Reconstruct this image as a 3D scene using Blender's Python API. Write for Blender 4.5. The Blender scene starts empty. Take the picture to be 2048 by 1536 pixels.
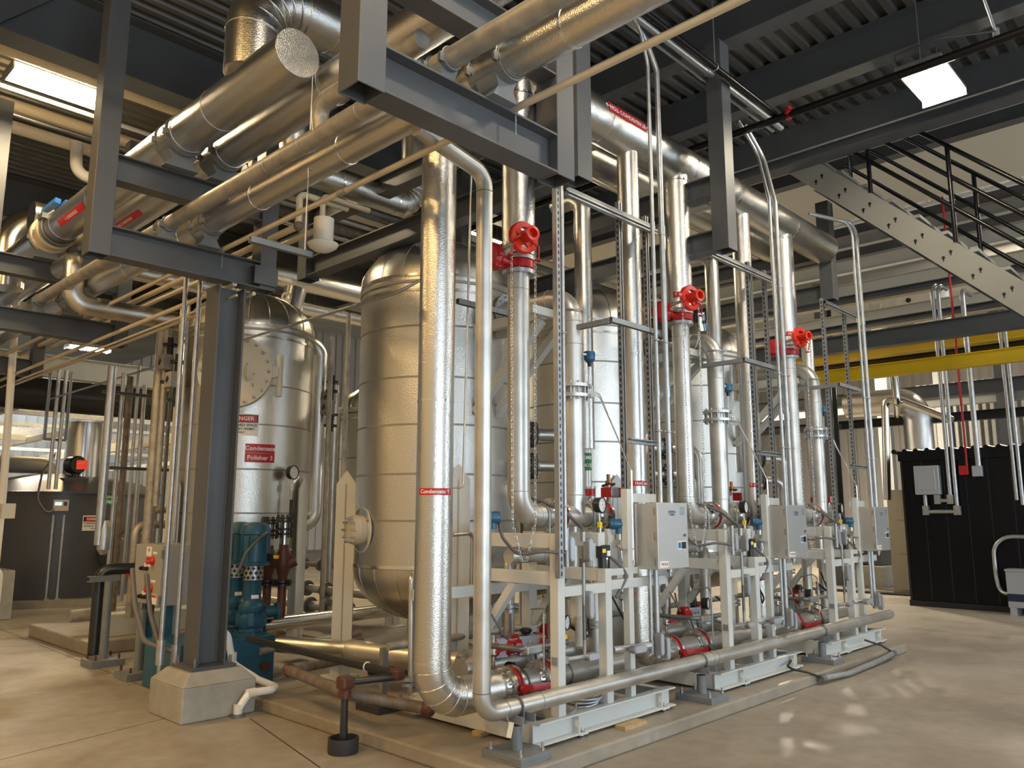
import bpy, math, random
from mathutils import Vector, Matrix
random.seed(7)
PI = math.pi
sc = bpy.context.scene
COL = sc.collection
# ------------------------------------------------------------------ camera
F_PX, CXP, CYP = 1595.0, 1024.0, 768.0
PITCH, YAW, CAM_H = math.radians(9.33), math.radians(43.9), 1.6
cam_d = bpy.data.cameras.new('camera')
cam = bpy.data.objects.new('camera', cam_d)
COL.objects.link(cam)
cam_d.sensor_width = 36.0
cam_d.lens = F_PX * 36.0 / 2048.0
cam_d.clip_start, cam_d.clip_end = 0.05, 200
cam.location = (0, 0, CAM_H)
cam.rotation_euler = (PI / 2 + PITCH, 0, YAW - PI / 2)
sc.camera = cam


def W(u, v, X=None, Y=None, Z=None):
    """world point seen at a photo pixel on a known plane"""
    a, b = u - CXP, CYP - v
    c, s = math.cos(PITCH), math.sin(PITCH)
    h, z = F_PX * c - b * s, F_PX * s + b * c
    ct, st = math.cos(YAW), math.sin(YAW)
    d = Vector((a * st + h * ct, h * st - a * ct, z))
    if X is not None: t = X / d.x
    elif Y is not None: t = Y / d.y
    else: t = (Z - CAM_H) / d.z
    return Vector((0, 0, CAM_H)) + d * t


# ------------------------------------------------------------------ materials
M = {}


def mat(name, col, rough=.5, metal=0., bump=0., bscale=60., var=0., vscale=3., emit=None, estr=0., spec=None, detail=3., stretch=None, dirt=None):
    m = bpy.data.materials.new(name)
    m.use_nodes = True
    nt = m.node_tree
    n, l = nt.nodes, nt.links
    p = n['Principled BSDF']
    p.inputs['Base Color'].default_value = (*col, 1)
    p.inputs['Roughness'].default_value = rough
    p.inputs['Metallic'].default_value = metal
    if spec is not None: p.inputs['Specular IOR Level'].default_value = spec
    tc = n.new('ShaderNodeTexCoord')
    vec = tc.outputs['Object']
    if stretch:
        mp = n.new('ShaderNodeMapping')
        mp.inputs['Scale'].default_value = stretch
        l.new(vec, mp.inputs['Vector'])
        vec = mp.outputs['Vector']
    if bump:
        t = n.new('ShaderNodeTexNoise')
        t.inputs['Scale'].default_value = bscale
        t.inputs['Detail'].default_value = detail
        l.new(vec, t.inputs['Vector'])
        b = n.new('ShaderNodeBump')
        b.inputs['Strength'].default_value = bump
        b.inputs['Distance'].default_value = .01
        l.new(t.outputs['Fac'], b.inputs['Height'])
        l.new(b.outputs['Normal'], p.inputs['Normal'])
    if var:
        t = n.new('ShaderNodeTexNoise')
        t.inputs['Scale'].default_value = vscale
        t.inputs['Detail'].default_value = 6
        l.new(vec, t.inputs['Vector'])
        r = n.new('ShaderNodeValToRGB')
        r.color_ramp.elements[0].position = .3
        r.color_ramp.elements[1].position = .7
        d = dirt if dirt else tuple(c * (1 - var) for c in col)
        r.color_ramp.elements[0].color = (*d, 1)
        r.color_ramp.elements[1].color = (*[min(1, c * (1 + var * .5)) for c in col], 1)
        l.new(t.outputs['Fac'], r.inputs['Fac'])
        l.new(r.outputs['Color'], p.inputs['Base Color'])
    if emit:
        p.inputs['Emission Color'].default_value = (*emit, 1)
        p.inputs['Emission Strength'].default_value = estr
    M[name] = m
    return m


mat('jacket', (.68, .665, .625), .26, 1., bump=.24, bscale=130, detail=2)
mat('jacket_smooth', (.78, .76, .72), .2, 1., bump=.03, bscale=20)
mat('tank_skin', (.62, .605, .56), .30, 1., bump=.26, bscale=100, detail=2)
mat('seam', (.30, .285, .25), .5, .6)
mat('stainless', (.60, .58, .535), .38, .85, bump=.05, bscale=40, var=.18, vscale=5)
mat('steel_bright', (.72, .71, .69), .22, 1.)
mat('brushed', (.62, .60, .565), .4, .85, bump=.05, bscale=18, stretch=(1, 1, 14))
mat('galv', (.47, .485, .495), .38, .75, var=.16, vscale=14)
mat('galv_mid', (.36, .37, .375), .4, .7, var=.15, vscale=12)
mat('galv_dark', (.20, .21, .21), .45, .6, var=.2, vscale=10)
mat('pipe_bare', (.46, .435, .38), .45, .6, var=.3, vscale=9, bump=.04, bscale=50)
mat('grey_paint', (.085, .089, .094), .42, var=.12, vscale=2)
mat('support_paint', (.18, .195, .205), .4, var=.1, vscale=6)
mat('skid_paint', (.58, .59, .555), .38, var=.05, vscale=3)
mat('red', (.42, .008, .012), .3)
mat('red_bright', (.62, .03, .012), .28)
mat('sign_red', (.50, .012, .02), .4)
mat('sign_green', (.005, .19, .075), .4)
mat('white', (.8, .79, .75), .45)
mat('pvc', (.74, .71, .63), .35)
mat('black', (.012, .012, .014), .35)
mat('black_gloss', (.006, .006, .007), .25, spec=.3)
mat('rubber', (.03, .03, .032), .55)
mat('flex', (.11, .105, .10), .5)
mat('blue_pump', (.018, .095, .16), .38, var=.15, vscale=6)
mat('blue_dev', (.02, .10, .19), .3)
mat('blue_handle', (.03, .13, .40), .35)
mat('yellow', (.72, .48, .008), .42, var=.1, vscale=2)
mat('yellow_tag', (.85, .68, .02), .4)
mat('brown_iron', (.10, .035, .022), .45, var=.25, vscale=20)
mat('black_pipe', (.022, .022, .024), .32)
mat('grey_pipe', (.17, .155, .135), .5, var=.25, vscale=14, dirt=(.12, .075, .04))
mat('tank_grey', (.062, .066, .075), .32, var=.1, vscale=1.2)
mat('panel_grey', (.33, .325, .30), .42)
mat('box_beige', (.36, .325, .26), .5)
mat('cream', (.62, .58, .48), .5)
mat('cream_pipe', (.58, .50, .36), .38, var=.08, vscale=3)
mat('wood', (.48, .34, .17), .7, var=.2, vscale=16, stretch=(1, 8, 1))
mat('gasket', (.05, .045, .04), .6)
mat('black_panel', (.004, .0045, .007), .3, var=.3, vscale=1.5, spec=.25)
mat('gauge_face', (.82, .82, .80), .4)
mat('dial_ink', (.02, .02, .02), .5)
mat('copper', (.42, .17, .06), .35, .8)
mat('lamp_on', (1, 1, 1), .5, emit=(1., .80, .50), estr=110)
mat('lamp_on_cool', (1, 1, 1), .5, emit=(1., .86, .64), estr=110)
mat('lamp_far', (1, 1, 1), .5, emit=(1., .85, .55), estr=60)
mat('lcd', (.55, .7, .8), .3, emit=(.6, .8, 1.), estr=.8)
mat('sign_lit', (.7, .03, .02), .4, emit=(1., .06, .03), estr=.5)
mat('deck', (.15, .148, .14), .45, .4, var=.2, vscale=1.5)
mat('wall_light', (.55, .54, .50), .6, var=.1, vscale=.4)
mat('navy', (.01, .018, .06), .4)
mat('wall_dim', (.20, .20, .195), .7)
mat('siding', (.52, .50, .46), .45, .3)
mat('tag_paper', (.72, .60, .40), .7)
mat('pale_blue', (.30, .42, .55), .4)
mat('stair_paint', (.20, .195, .175), .42, var=.08, vscale=2)


def concrete(name, col, dirt, stain):
    m = bpy.data.materials.new(name)
    m.use_nodes = True
    nt = m.node_tree
    n, l = nt.nodes, nt.links
    p = n['Principled BSDF']
    tc = n.new('ShaderNodeTexCoord')
    def noise(s, d, w=0.):
        t = n.new('ShaderNodeTexNoise')
        t.inputs['Scale'].default_value = s
        t.inputs['Detail'].default_value = d
        t.inputs['Distortion'].default_value = w
        l.new(tc.outputs['Object'], t.inputs['Vector'])
        return t.outputs['Fac']
    def ramp(f, a, b, ca, cb):
        r = n.new('ShaderNodeValToRGB')
        r.color_ramp.elements[0].position, r.color_ramp.elements[1].position = a, b
        r.color_ramp.elements[0].color, r.color_ramp.elements[1].color = (*ca, 1), (*cb, 1)
        l.new(f, r.inputs['Fac'])
        return r.outputs['Color']
    def mix(fac, a, b, mode='MIX'):
        x = n.new('ShaderNodeMixRGB')
        x.blend_type = mode
        if isinstance(fac, float): x.inputs['Fac'].default_value = fac
        else: l.new(fac, x.inputs['Fac'])
        l.new(a, x.inputs['Color1'])
        l.new(b, x.inputs['Color2'])
        return x.outputs['Color']
    base = ramp(noise(.55, 8, .6), .35, .68, dirt, col)
    fine = ramp(noise(9, 6), .3, .7, (.86, .86, .86), (1.06, 1.06, 1.06))
    c = mix(1.0, base, fine, 'MULTIPLY')
    sf = ramp(noise(.9, 5, 1.5), .60, .76, (0, 0, 0), (.5, .5, .5))
    s = n.new('ShaderNodeRGB')
    s.outputs[0].default_value = (*stain, 1)
    c = mix(sf, c, s.outputs[0])
    l.new(c, p.inputs['Base Color'])
    rr = ramp(noise(1.4, 5), .3, .7, (.34, .34, .34), (.6, .6, .6))
    l.new(rr, p.inputs['Roughness'])
    b = n.new('ShaderNodeBump')
    b.inputs['Strength'].default_value = .08
    b.inputs['Distance'].default_value = .01
    l.new(noise(35, 4), b.inputs['Height'])
    l.new(b.outputs['Normal'], p.inputs['Normal'])
    M[name] = m


concrete('floor_concrete', (.35, .315, .255), (.26, .228, .18), (.20, .145, .095))
concrete('pad_concrete', (.36, .32, .255), (.26, .222, .17), (.19, .14, .09))
concrete('pier_concrete', (.43, .42, .37), (.31, .295, .25), (.25, .22, .16))


# ------------------------------------------------------------------ mesh builder
def basis(d, up=Vector((0, 0, 1))):
    d = Vector(d).normalized()
    if abs(d.dot(up)) > .99: up = Vector((0, 1, 0)) if abs(d.y) < .9 else Vector((1, 0, 0))
    x = up.cross(d).normalized()
    return x, d.cross(x), d


class MB:
    def __init__(s, off=(0, 0, 0)):
        s.v, s.f, s.mi, s.sm, s.mats, s.off = [], [], [], [], [None], Vector(off)

    def slot(s, m):
        if m not in s.mats[1:]: s.mats.append(m)
        return 1 + s.mats[1:].index(m)

    def add(s, vs, fs, smooth=False, m=None):
        k = len(s.v)
        s.v += [Vector(p) + s.off for p in vs]
        i = 0 if m is None else s.slot(m)
        for f in fs:
            s.f.append(tuple(a + k for a in f))
            s.mi.append(i)
            s.sm.append(smooth)
        return s

    def box(s, a, b, m=None):
        (x0, y0, z0), (x1, y1, z1) = [tuple(map(min, a, b)), tuple(map(max, a, b))]
        vs = [(x, y, z) for z in (z0, z1) for y in (y0, y1) for x in (x0, x1)]
        return s.add(vs, [(0, 2, 3, 1), (4, 5, 7, 6), (0, 1, 5, 4), (2, 6, 7, 3), (0, 4, 6, 2), (1, 3, 7, 5)], m=m)

    def cbox(s, c, size, m=None, rot=None):
        h = [x / 2 for x in size]
        vs = [Vector((x, y, z)) for z in (-h[2], h[2]) for y in (-h[1], h[1]) for x in (-h[0], h[0])]
        if rot is not None: vs = [rot @ p for p in vs]
        vs = [p + Vector(c) for p in vs]
        return s.add(vs, [(0, 2, 3, 1), (4, 5, 7, 6), (0, 1, 5, 4), (2, 6, 7, 3), (0, 4, 6, 2), (1, 3, 7, 5)], m=m)

    def section(s, p, q, poly, up=Vector((0, 0, 1)), m=None, closed_caps=True):
        """sweep a 2-D outline (list of (x,y)) straight from p to q"""
        p, q = Vector(p), Vector(q)
        x, y, d = basis(q - p, up)
        n = len(poly)
        vs = [p + x * a + y * b for a, b in poly] + [q + x * a + y * b for a, b in poly]
        fs = [(i, (i + 1) % n, n + (i + 1) % n, n + i) for i in range(n)]
        if closed_caps: fs += [tuple(reversed(range(n))), tuple(range(n, 2 * n))]
        return s.add(vs, fs, m=m)

    def bar(s, p, q, w, h=None, up=Vector((0, 0, 1)), m=None):
        h = h or w
        return s.section(p, q, [(-w / 2, -h / 2), (w / 2, -h / 2), (w / 2, h / 2), (-w / 2, h / 2)], up, m)

    def ibeam(s, p, q, h, w, tw=.012, tf=.016, up=Vector((0, 0, 1)), m=None):
        H, B, t = h / 2, w / 2, tw / 2
        return s.section(p, q, [(-B, -H), (B, -H), (B, -H + tf), (t, -H + tf), (t, H - tf), (B, H - tf), (B, H), (-B, H), (-B, H - tf), (-t, H - tf), (-t, -H + tf), (-B, -H + tf)], up, m)

    def channel(s, p, q, h, w, t=.01, up=Vector((0, 0, 1)), flip=1, m=None):
        H = h / 2
        po = [(0, -H), (w * flip, -H), (w * flip, -H + t), (t * flip, -H + t), (t * flip, H - t), (w * flip, H - t), (w * flip, H), (0, H)]
        if flip < 0: po = po[::-1]
        return s.section(p, q, po, up, m)

    def hollow(s, p, q, w, h, t=.01, up=Vector((0, 0, 1)), m=None):
        p, q = Vector(p), Vector(q)
        x, y, d = basis(q - p, up)
        def r(a, b): return [(-a, -b), (a, -b), (a, b), (-a, b)]
        o, i = r(w / 2, h / 2), r(w / 2 - t, h / 2 - t)
        vs = [p + x * a + y * b for a, b in o] + [q + x * a + y * b for a, b in o] + [p + x * a + y * b for a, b in i] + [q + x * a + y * b for a, b in i]
        fs = []
        for k in range(4):
            j = (k + 1) % 4
            fs += [(k, j, 4 + j, 4 + k), (8 + j, 8 + k, 12 + k, 12 + j), (j, k, 8 + k, 8 + j), (4 + k, 4 + j, 12 + j, 12 + k)]
        return s.add(vs, fs, m=m)

    def lathe(s, prof, o=(0, 0, 0), axis=(0, 0, 1), n=24, m=None, smooth=True, sharp=30, arc=None):
        """prof: (radius, height) pairs; a sharp corner splits the shading"""
        x, y, d = basis(axis)
        o = Vector(o)
        segs, cur = [], [prof[0]]
        for i in range(1, len(prof)):
            cur.append(prof[i])
            if i < len(prof) - 1:
                a = Vector((prof[i][0] - prof[i - 1][0], prof[i][1] - prof[i - 1][1]))
                b = Vector((prof[i + 1][0] - prof[i][0], prof[i + 1][1] - prof[i][1]))
                if a.length and b.length and math.degrees(a.angle(b)) > sharp:
                    segs.append(cur)
                    cur = [prof[i]]
        segs.append(cur)
        for g in segs:
            vs, fs = [], []
            for r, h in g:
                for k in range(n):
                    t = 2 * PI * k / n
                    vs.append(o + d * h + (x * math.cos(t) + y * math.sin(t)) * r)
            for i in range(len(g) - 1):
                for k in range(n):
                    k2 = (k + 1) % n
                    fs.append((i * n + k, i * n + k2, (i + 1) * n + k2, (i + 1) * n + k))
            s.add(vs, fs, smooth, m)
        return s

    def cyl(s, p, q, r, n=16, m=None, r2=None):
        p, q = Vector(p), Vector(q)
        L = (q - p).length
        r2 = r if r2 is None else r2
        return s.lathe([(0, 0), (r, 0), (r2, L), (0, L)], p, q - p, n, m)

    def ball(s, c, r, n=12, m=None, sz=1.):
        k = 8
        return s.lathe([(r * math.sin(PI * i / k), -r * sz * math.cos(PI * i / k)) for i in range(k + 1)], c, (0, 0, 1), n, m, sharp=80)

    def path(s, pts, bend, nb=7):
        pts = [Vector(p) for p in pts]
        out = [pts[0]]
        for i in range(1, len(pts) - 1):
            a, b, c = pts[i - 1], pts[i], pts[i + 1]
            d1, d2 = (a - b), (c - b)
            ang = d1.angle(d2)
            if ang > PI - .02:
                out.append(b)
                continue
            bd = bend[i - 1] if isinstance(bend, (list, tuple)) else bend
            t = min(bd / math.tan(ang / 2), d1.length * .49, d2.length * .49)
            R = t * math.tan(ang / 2)
            p1, p2 = b + d1.normalized() * t, b + d2.normalized() * t
            cen = b + (d1.normalized() + d2.normalized()).normalized() * (R / math.sin(ang / 2))
            v1, v2 = p1 - cen, p2 - cen
            tot = v1.angle(v2)
            ax = v1.cross(v2).normalized()
            for k in range(nb + 1):
                out.append(cen + Matrix.Rotation(tot * k / nb, 3, ax) @ v1)
        out.append(pts[-1])
        return out

    def tube(s, pts, r, bend=None, n=16, m=None, caps=True, nb=7, rounded=True):
        if rounded and len(pts) > 2: pts = s.path(pts, bend if bend is not None else r * 2.5, nb)
        pts = [Vector(p) for p in pts]
        rows, x = [], None
        for i, p in enumerate(pts):
            if i == 0: d = pts[1] - p
            elif i == len(pts) - 1: d = p - pts[i - 1]
            else: d = (pts[i + 1] - p).normalized() + (p - pts[i - 1]).normalized()
            d.normalize()
            if x is None: x = basis(d)[0]
            x = (x - d * x.dot(d)).normalized()
            y = d.cross(x)
            rows.append([p + (x * math.cos(2 * PI * k / n) + y * math.sin(2 * PI * k / n)) * r for k in range(n)])
        vs = [q for row in rows for q in row]
        fs = [(i * n + k, i * n + (k + 1) % n, (i + 1) * n + (k + 1) % n, (i + 1) * n + k) for i in range(len(rows) - 1) for k in range(n)]
        s.add(vs, fs, True, m)
        if caps:
            s.add(rows[0], [tuple(reversed(range(n)))], m=m)
            s.add(rows[-1], [tuple(range(n))], m=m)
        return s

    def ring(s, c, axis, R, r, n=24, k=6, m=None, arc=(0, 2 * PI)):
        x, y, d = basis(axis)
        full = abs(arc[1] - arc[0] - 2 * PI) < 1e-4
        nn = n if full else n + 1
        vs, fs = [], []
        for i in range(nn):
            t = arc[0] + (arc[1] - arc[0]) * i / n
            e = x * math.cos(t) + y * math.sin(t)
            for j in range(k):
                a = 2 * PI * j / k
                vs.append(Vector(c) + e * (R + r * math.cos(a)) + d * (r * math.sin(a)))
        for i in range(n):
            i2 = (i + 1) % nn
            for j in range(k):
                fs.append((i * k + j, i2 * k + j, i2 * k + (j + 1) % k, i * k + (j + 1) % k))
        return s.add(vs, fs, True, m)

    def bolts(s, c, axis, R, n, r, h, m=None, ph=0., hexn=6, both=False):
        x, y, d = basis(axis)
        for i in range(n):
            t = ph + 2 * PI * i / n
            p = Vector(c) + (x * math.cos(t) + y * math.sin(t)) * R
            s.cyl(p - d * h if both else p, p + d * h, r, hexn, m)
        return s

    def prism(s, poly, o, x, y, depth, m=None):
        """outline in the plane (x,y) through o, pushed along x cross y"""
        x, y, o = Vector(x), Vector(y), Vector(o)
        d = x.cross(y).normalized() * depth
        n = len(poly)
        a = [o + x * p + y * q for p, q in poly]
        vs = a + [p + d for p in a]
        fs = [(i, (i + 1) % n, n + (i + 1) % n, n + i) for i in range(n)] + [tuple(reversed(range(n))), tuple(range(n, 2 * n))]
        return s.add(vs, fs, m=m)

    def text(s, txt, size, fn, m, bold=False, align='CENTER', sx=1.):
        cu = bpy.data.curves.new('t', 'FONT')
        cu.body, cu.size, cu.align_x, cu.align_y = txt, size, align, 'CENTER'
        if bold: cu.offset = size * .022
        cu.resolution_u = 2
        ob = bpy.data.objects.new('t', cu)
        me = bpy.data.meshes.new_from_object(ob)
        vs = [fn(v.co.x * sx, v.co.y) for v in me.vertices]
        s.add(vs, [tuple(p.vertices) for p in me.polygons], m=m)
        bpy.data.objects.remove(ob)
        bpy.data.curves.remove(cu)
        bpy.data.meshes.remove(me)
        return s

    def build(s, name, m, parent=None, bevel=0., label=None, **kw):
        s.mats[0] = m
        me = bpy.data.meshes.new(name)
        xs = [p.x for p in s.v]; ys = [p.y for p in s.v]; zs = [p.z for p in s.v]
        o = Vector(((min(xs) + max(xs)) / 2, (min(ys) + max(ys)) / 2, min(zs)))
        me.from_pydata([p - o for p in s.v], [], s.f)
        for k in s.mats: me.materials.append(M[k])
        me.polygons.foreach_set('use_smooth', s.sm)
        me.polygons.foreach_set('material_index', s.mi)
        me.update()
        ob = bpy.data.objects.new(name, me)
        COL.objects.link(ob)
        WO[ob.name] = o
        if parent is not None:
            ob.parent = parent
            ob.location = o - WO[parent.name]
        else: ob.location = o
        if bevel:
            b = ob.modifiers.new('edge', 'BEVEL')
            b.width, b.segments, b.limit_method, b.angle_limit = bevel, 2, 'ANGLE', math.radians(50)
        if label: ob['label'] = label
        for k, v in kw.items(): ob[k] = v
        return ob


WO = {}


def tag(o, label, cat, group=None):
    o['label'], o['category'] = label, cat
    if group: o['group'] = group
    return o


def thing(name, label, cat, loc, group=None):
    o = bpy.data.objects.new(name, None)
    COL.objects.link(o)
    o.empty_display_size = .1
    o.location = loc
    WO[o.name] = Vector(loc)
    return tag(o, label, cat, group)


def struct(name, mb, m, **kw):
    o = mb.build(name, m, **kw)
    o['kind'] = 'structure'
    return o


def copy_tree(src, delta, label, group=None):
    """a thing, its parts and their sub-parts, moved by delta"""
    r = src.copy()
    COL.objects.link(r)
    r.location = src.location + Vector(delta)
    r['label'] = label
    if group: r['group'] = group
    WO[r.name] = WO[src.name] + Vector(delta)
    for ch in src.children:
        c = ch.copy(); COL.objects.link(c); c.parent = r
        for g in ch.children:
            d = g.copy(); COL.objects.link(d); d.parent = c
    return r


V = Vector
NEAR = ('nearest', 'middle', 'farthest')
# ------------------------------------------------------------------ the setting
struct('floor', MB().box((-4, -8, -.3), (46, 44, 0)), 'floor_concrete')
# corrugated roof deck, ribs along X
b = MB()
y, pts = -4.0, []
while y < 30:
    pts += [(y, 6.62), (y + .07, 6.62), (y + .09, 6.68), (y + .16, 6.68)]
    y += .18
vs, fs = [], []
for (yy, zz) in pts: vs += [(-4, yy, zz), (10.0, yy, zz)]
for i in range(len(pts) - 1): fs.append((2 * i, 2 * i + 1, 2 * i + 3, 2 * i + 2))
b.add(vs, fs)
struct('ceiling', b, 'deck')
# high hall roof beyond the stair
zr = W(1900, 262, X=12.4).z
b = MB()
for k in range(85): b.box((10.0, -8 + k * .62, 10.4), (46, -8 + k * .62 + .5, 10.45)).box((10.0, -8 + k * .62 + .5, 10.45), (46, -7.38 + k * .62, 10.5))
struct('ceiling_hall', b, 'wall_light')
o = MB().box((12.4, -6, zr + .15), (15.4, 14, zr + .25)).build('upper_floor_slab', 'cream')
tag(o, 'smooth beige underside of the upper floor beyond the deep edge beam', 'floor slab')
b = MB().box((10, -8, 6.75), (10.06, 44, 10.5))
struct('wall_upstand', b, 'wall_dim')
b = MB()
b.box((-4.1, -8, 0), (-4, 44, 6.7))
struct('wall_left_added', b, 'wall_light')  # unseen, added to block daylight and reflect pale in the pipes
# unseen wall added behind the camera, openings shaped for daylight streaks in the metal
b = MB()
xs_ = [-4, -2.4, 1.4, 4.6, 7.4, 11.5, 15.5, 20, 25, 30, 35, 46]
for k in range(len(xs_) - 1):
    if k % 2 == 0: b.box((xs_[k], -8.2, 0), (xs_[k + 1], -8, 10.6))
    else:
        zt_ = 4.6 if k == 1 else 5.6
        b.box((xs_[k], -8.2, zt_), (xs_[k + 1], -8, 10.6))
        if k > 1: b.box((xs_[k], -8.2, 0), (xs_[k + 1], -8, .9))
struct('wall_front_added', b, 'wall_dim')
b = MB()
for k in range(130):
    x0 = -4 + k * .385
    b.box((x0, 33.0, 0), (x0 + .25, 33.12, 10.5))
    b.box((x0 + .25, 33.06, 0), (x0 + .385, 33.14, 10.5))
struct('wall_back', b, 'siding')
b = MB()
for k in range(110):
    y0 = -8 + k * .385
    b.box((38.0, y0, 0), (38.12, y0 + .25, 10.5))
    b.box((38.06, y0 + .25, 0), (38.14, y0 + .385, 10.5))
struct('wall_right', b, 'siding')
# sawn joints in the slab: thin dark fillets set into the surface
b = MB()
for p, q in ((W(0, 1520, Z=0), W(330, 1437, Z=0)), (W(500, 1437, Z=0), W(640, 1535, Z=0)), (W(0, 1258, Z=0), W(285, 1372, Z=0)), (W(1700, 1244, Z=0), W(2060, 1282, Z=0)), (W(520, 1392, Z=0), W(700, 1352, Z=0))):
    p.z = q.z = .0005
    d = (q - p).normalized()
    n_ = V((-d.y, d.x, 0)) * .006
    b.add([p - n_, q - n_, q + n_, p + n_], [(0, 1, 2, 3)])
struct('trim_1', b, 'gasket')

# ------------------------------------------------------------------ equipment pad and column pier
b = MB()
X0, X1, Y0, Y1 = 3.56, 10.3, 3.44, 14.0
b.prism([(0, 0), (X1 - X0, 0), (X1 - X0, Y1 - Y0), (2.2, Y1 - Y0), (2.2, 6.29 - Y0), (0, 6.29 - Y0)], (X0, Y0, 0), (1, 0, 0), (0, 1, 0), .1)
o = b.build('concrete_pad', 'pad_concrete', bevel=.015)
tag(o, 'low concrete housekeeping pad under the row of tanks and valve skids', 'concrete pad')
col_o = thing('steel_column', 'grey wide-flange steel column standing on a concrete pier beside the blue pumps', 'column', (3.21, 6.64, 0))
b = MB()
b.prism([(0, 0), (.62, 0), (.62, .62), (0, .62)], (2.9, 6.33, 0), (1, 0, 0), (0, 1, 0), .27)
b.add([(2.9, 6.33, .27), (3.52, 6.33, .27), (3.52, 6.95, .27), (2.9, 6.95, .27), (2.99, 6.42, .36), (3.43, 6.42, .36), (3.43, 6.86, .36), (2.99, 6.86, .36)], [(0, 1, 5, 4), (1, 2, 6, 5), (2, 3, 7, 6), (3, 0, 4, 7), (4, 5, 6, 7)])
b.build('pier', 'pier_concrete', col_o, bevel=.012, label='rough concrete pier block')
b = MB().box((3.02, 6.45, .36), (3.40, 6.83, .385))
b.build('base_plate', 'grey_paint', col_o)
b = MB()
for dx, dy in ((.04, .04), (.34, .04), (.04, .34), (.34, .34)): b.cyl((3.02 + dx, 6.45 + dy, .385), (3.02 + dx, 6.45 + dy, .45), .013, 6)
b.build('anchor_bolt', 'galv_dark', col_o)
MB().ibeam((3.21, 6.64, .385), (3.21, 6.64, 3.6), .25, .25, .012, .018, up=V((1, 0, 0))).build('shaft', 'grey_paint', col_o, bevel=.003)

# ------------------------------------------------------------------ hung pipe-rack frames
FY = (2.93, 6.48, 9.95, 13.2)
FN = ('closest to the camera', 'carried on the wide-flange column', 'second beyond the column', 'farthest along the pipe rack')
for k, fy in enumerate(FY):
    t = thing('pipe_rack_frame', 'grey hung pipe rack frame of tube posts and crossbeam, ' + FN[k], 'pipe rack', (2.8, fy + .08, 3.62), 'hung frames of the overhead pipe rack')
    for xa, w in ((2.08, .16), (3.52, .16)):
        MB().hollow((xa, fy + .085, 3.62), (xa, fy + .085, 6.25), .17, w, .01, up=V((1, 0, 0))).build('post', 'grey_paint', t, bevel=.004)
    MB().ibeam((2.16, fy + .08, 3.75), (3.44, fy + .08, 3.75), .25, .16, .012, .014).build('crossbeam', 'grey_paint', t, bevel=.002)
    MB().ibeam((2.16, fy + .08, 4.372), (3.44, fy + .08, 4.372), .225, .15, .012, .014).build('upper_crossbeam', 'grey_paint', t, bevel=.002)
    if k == 1:
        MB().hollow((3.37, fy + .085, 3.74), (3.6, fy + .085, 3.74), .24, .17, .01, up=V((0, 0, 1))).build('beam_stub', 'grey_paint', t, bevel=.003)
# beams carrying the rack posts under the deck (along X) and roof beams (along Y)
for k, (yy, lab) in enumerate(((3.0, 'grey roof girder over the closest rack frame'), (8.05, 'dark deep roof girder with pale underside above the blue pumps'), (13.3, 'grey roof girder beyond the grey brine tank'), (18.5, 'far grey roof girder at the back of the plant'))):
    b = MB().ibeam((-4, yy, 6.28), (4.3 if k == 0 else 10, yy, 6.28), .66, .30, .014, .022)
    o = b.build('roof_girder', 'grey_paint')
    tag(o, lab, 'girder', 'roof girders')
b = MB().prism([(0, 0), (.5, .55), (.5, .62), (0, .62)], (1.5, 8.0, 5.98), (1, 0, 0), (0, 0, 1), .02)
tag(b.build('gusset_plate', 'grey_paint'), 'triangular grey gusset plate welded to the dark roof girder', 'gusset')
for k, (xx, lab) in enumerate(((5.36, 'grey roof beam over the nearest tank'), (6.72, 'grey roof beam second in from the stair'), (8.08, 'grey roof beam next to the lit ceiling lamp'))):
    o = MB().ibeam((xx, -6, 6.41), (xx, 19, 6.41), .42, .20, .012, .018).build('roof_beam', 'grey_paint')
    tag(o, lab, 'beam', 'roof beams above the skids')
o = MB().ibeam((9.62, -6, 6.38), (9.62, 19, 6.38), .62, .26, .014, .022).build('roof_beam', 'grey_paint')
tag(o, 'deep grey edge beam where the steel stair meets the upper floor', 'beam', 'roof beams above the skids')


# ------------------------------------------------------------------ lamps
def high_bay(c, label, m='lamp_on', L=1.1, Wd=.40, group='high bay lamps'):
    t = thing('high_bay_lamp', label, 'lamp', c, group)
    x, y, z = c
    b = MB().box((x - L / 2, y - Wd / 2, z), (x + L / 2, y + Wd / 2, z + .03))
    b.box((x - L / 2, y - Wd / 2, z - .07), (x - L / 2 + .015, y + Wd / 2, z))
    b.box((x + L / 2 - .015, y - Wd / 2, z - .07), (x + L / 2, y + Wd / 2, z))
    b.build('housing', 'galv_dark', t)
    for s in (-1, 1):
        MB().box((x - L / 2 + .03, y + s * Wd * .28 - Wd * .14, z - .04), (x + L / 2 - .03, y + s * Wd * .28 + Wd * .14, z - .005)).build('tube', m, t, label='glowing lamp strip')
    MB().box((x - .17, y - .09, z + .03), (x + .17, y + .09, z + .09)).build('ballast', 'cream', t)
    for s in (-1, 1): MB().cyl((x + s * .3, y, z + .03), (x + s * .3, y, 6.62), .004, 6).build('hanger_wire', 'galv', t)
    return t


def area(c, sx, sy, e, col, rot=(0, 0, 0)):
    d = bpy.data.lights.new('lamp_and_fill', 'AREA')
    d.shape, d.size, d.size_y, d.energy, d.color = 'RECTANGLE', sx, sy, e, col
    o = bpy.data.objects.new('lamp_and_fill', d)
    COL.objects.link(o)
    o.location, o.rotation_euler = c, rot
    return o


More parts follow.
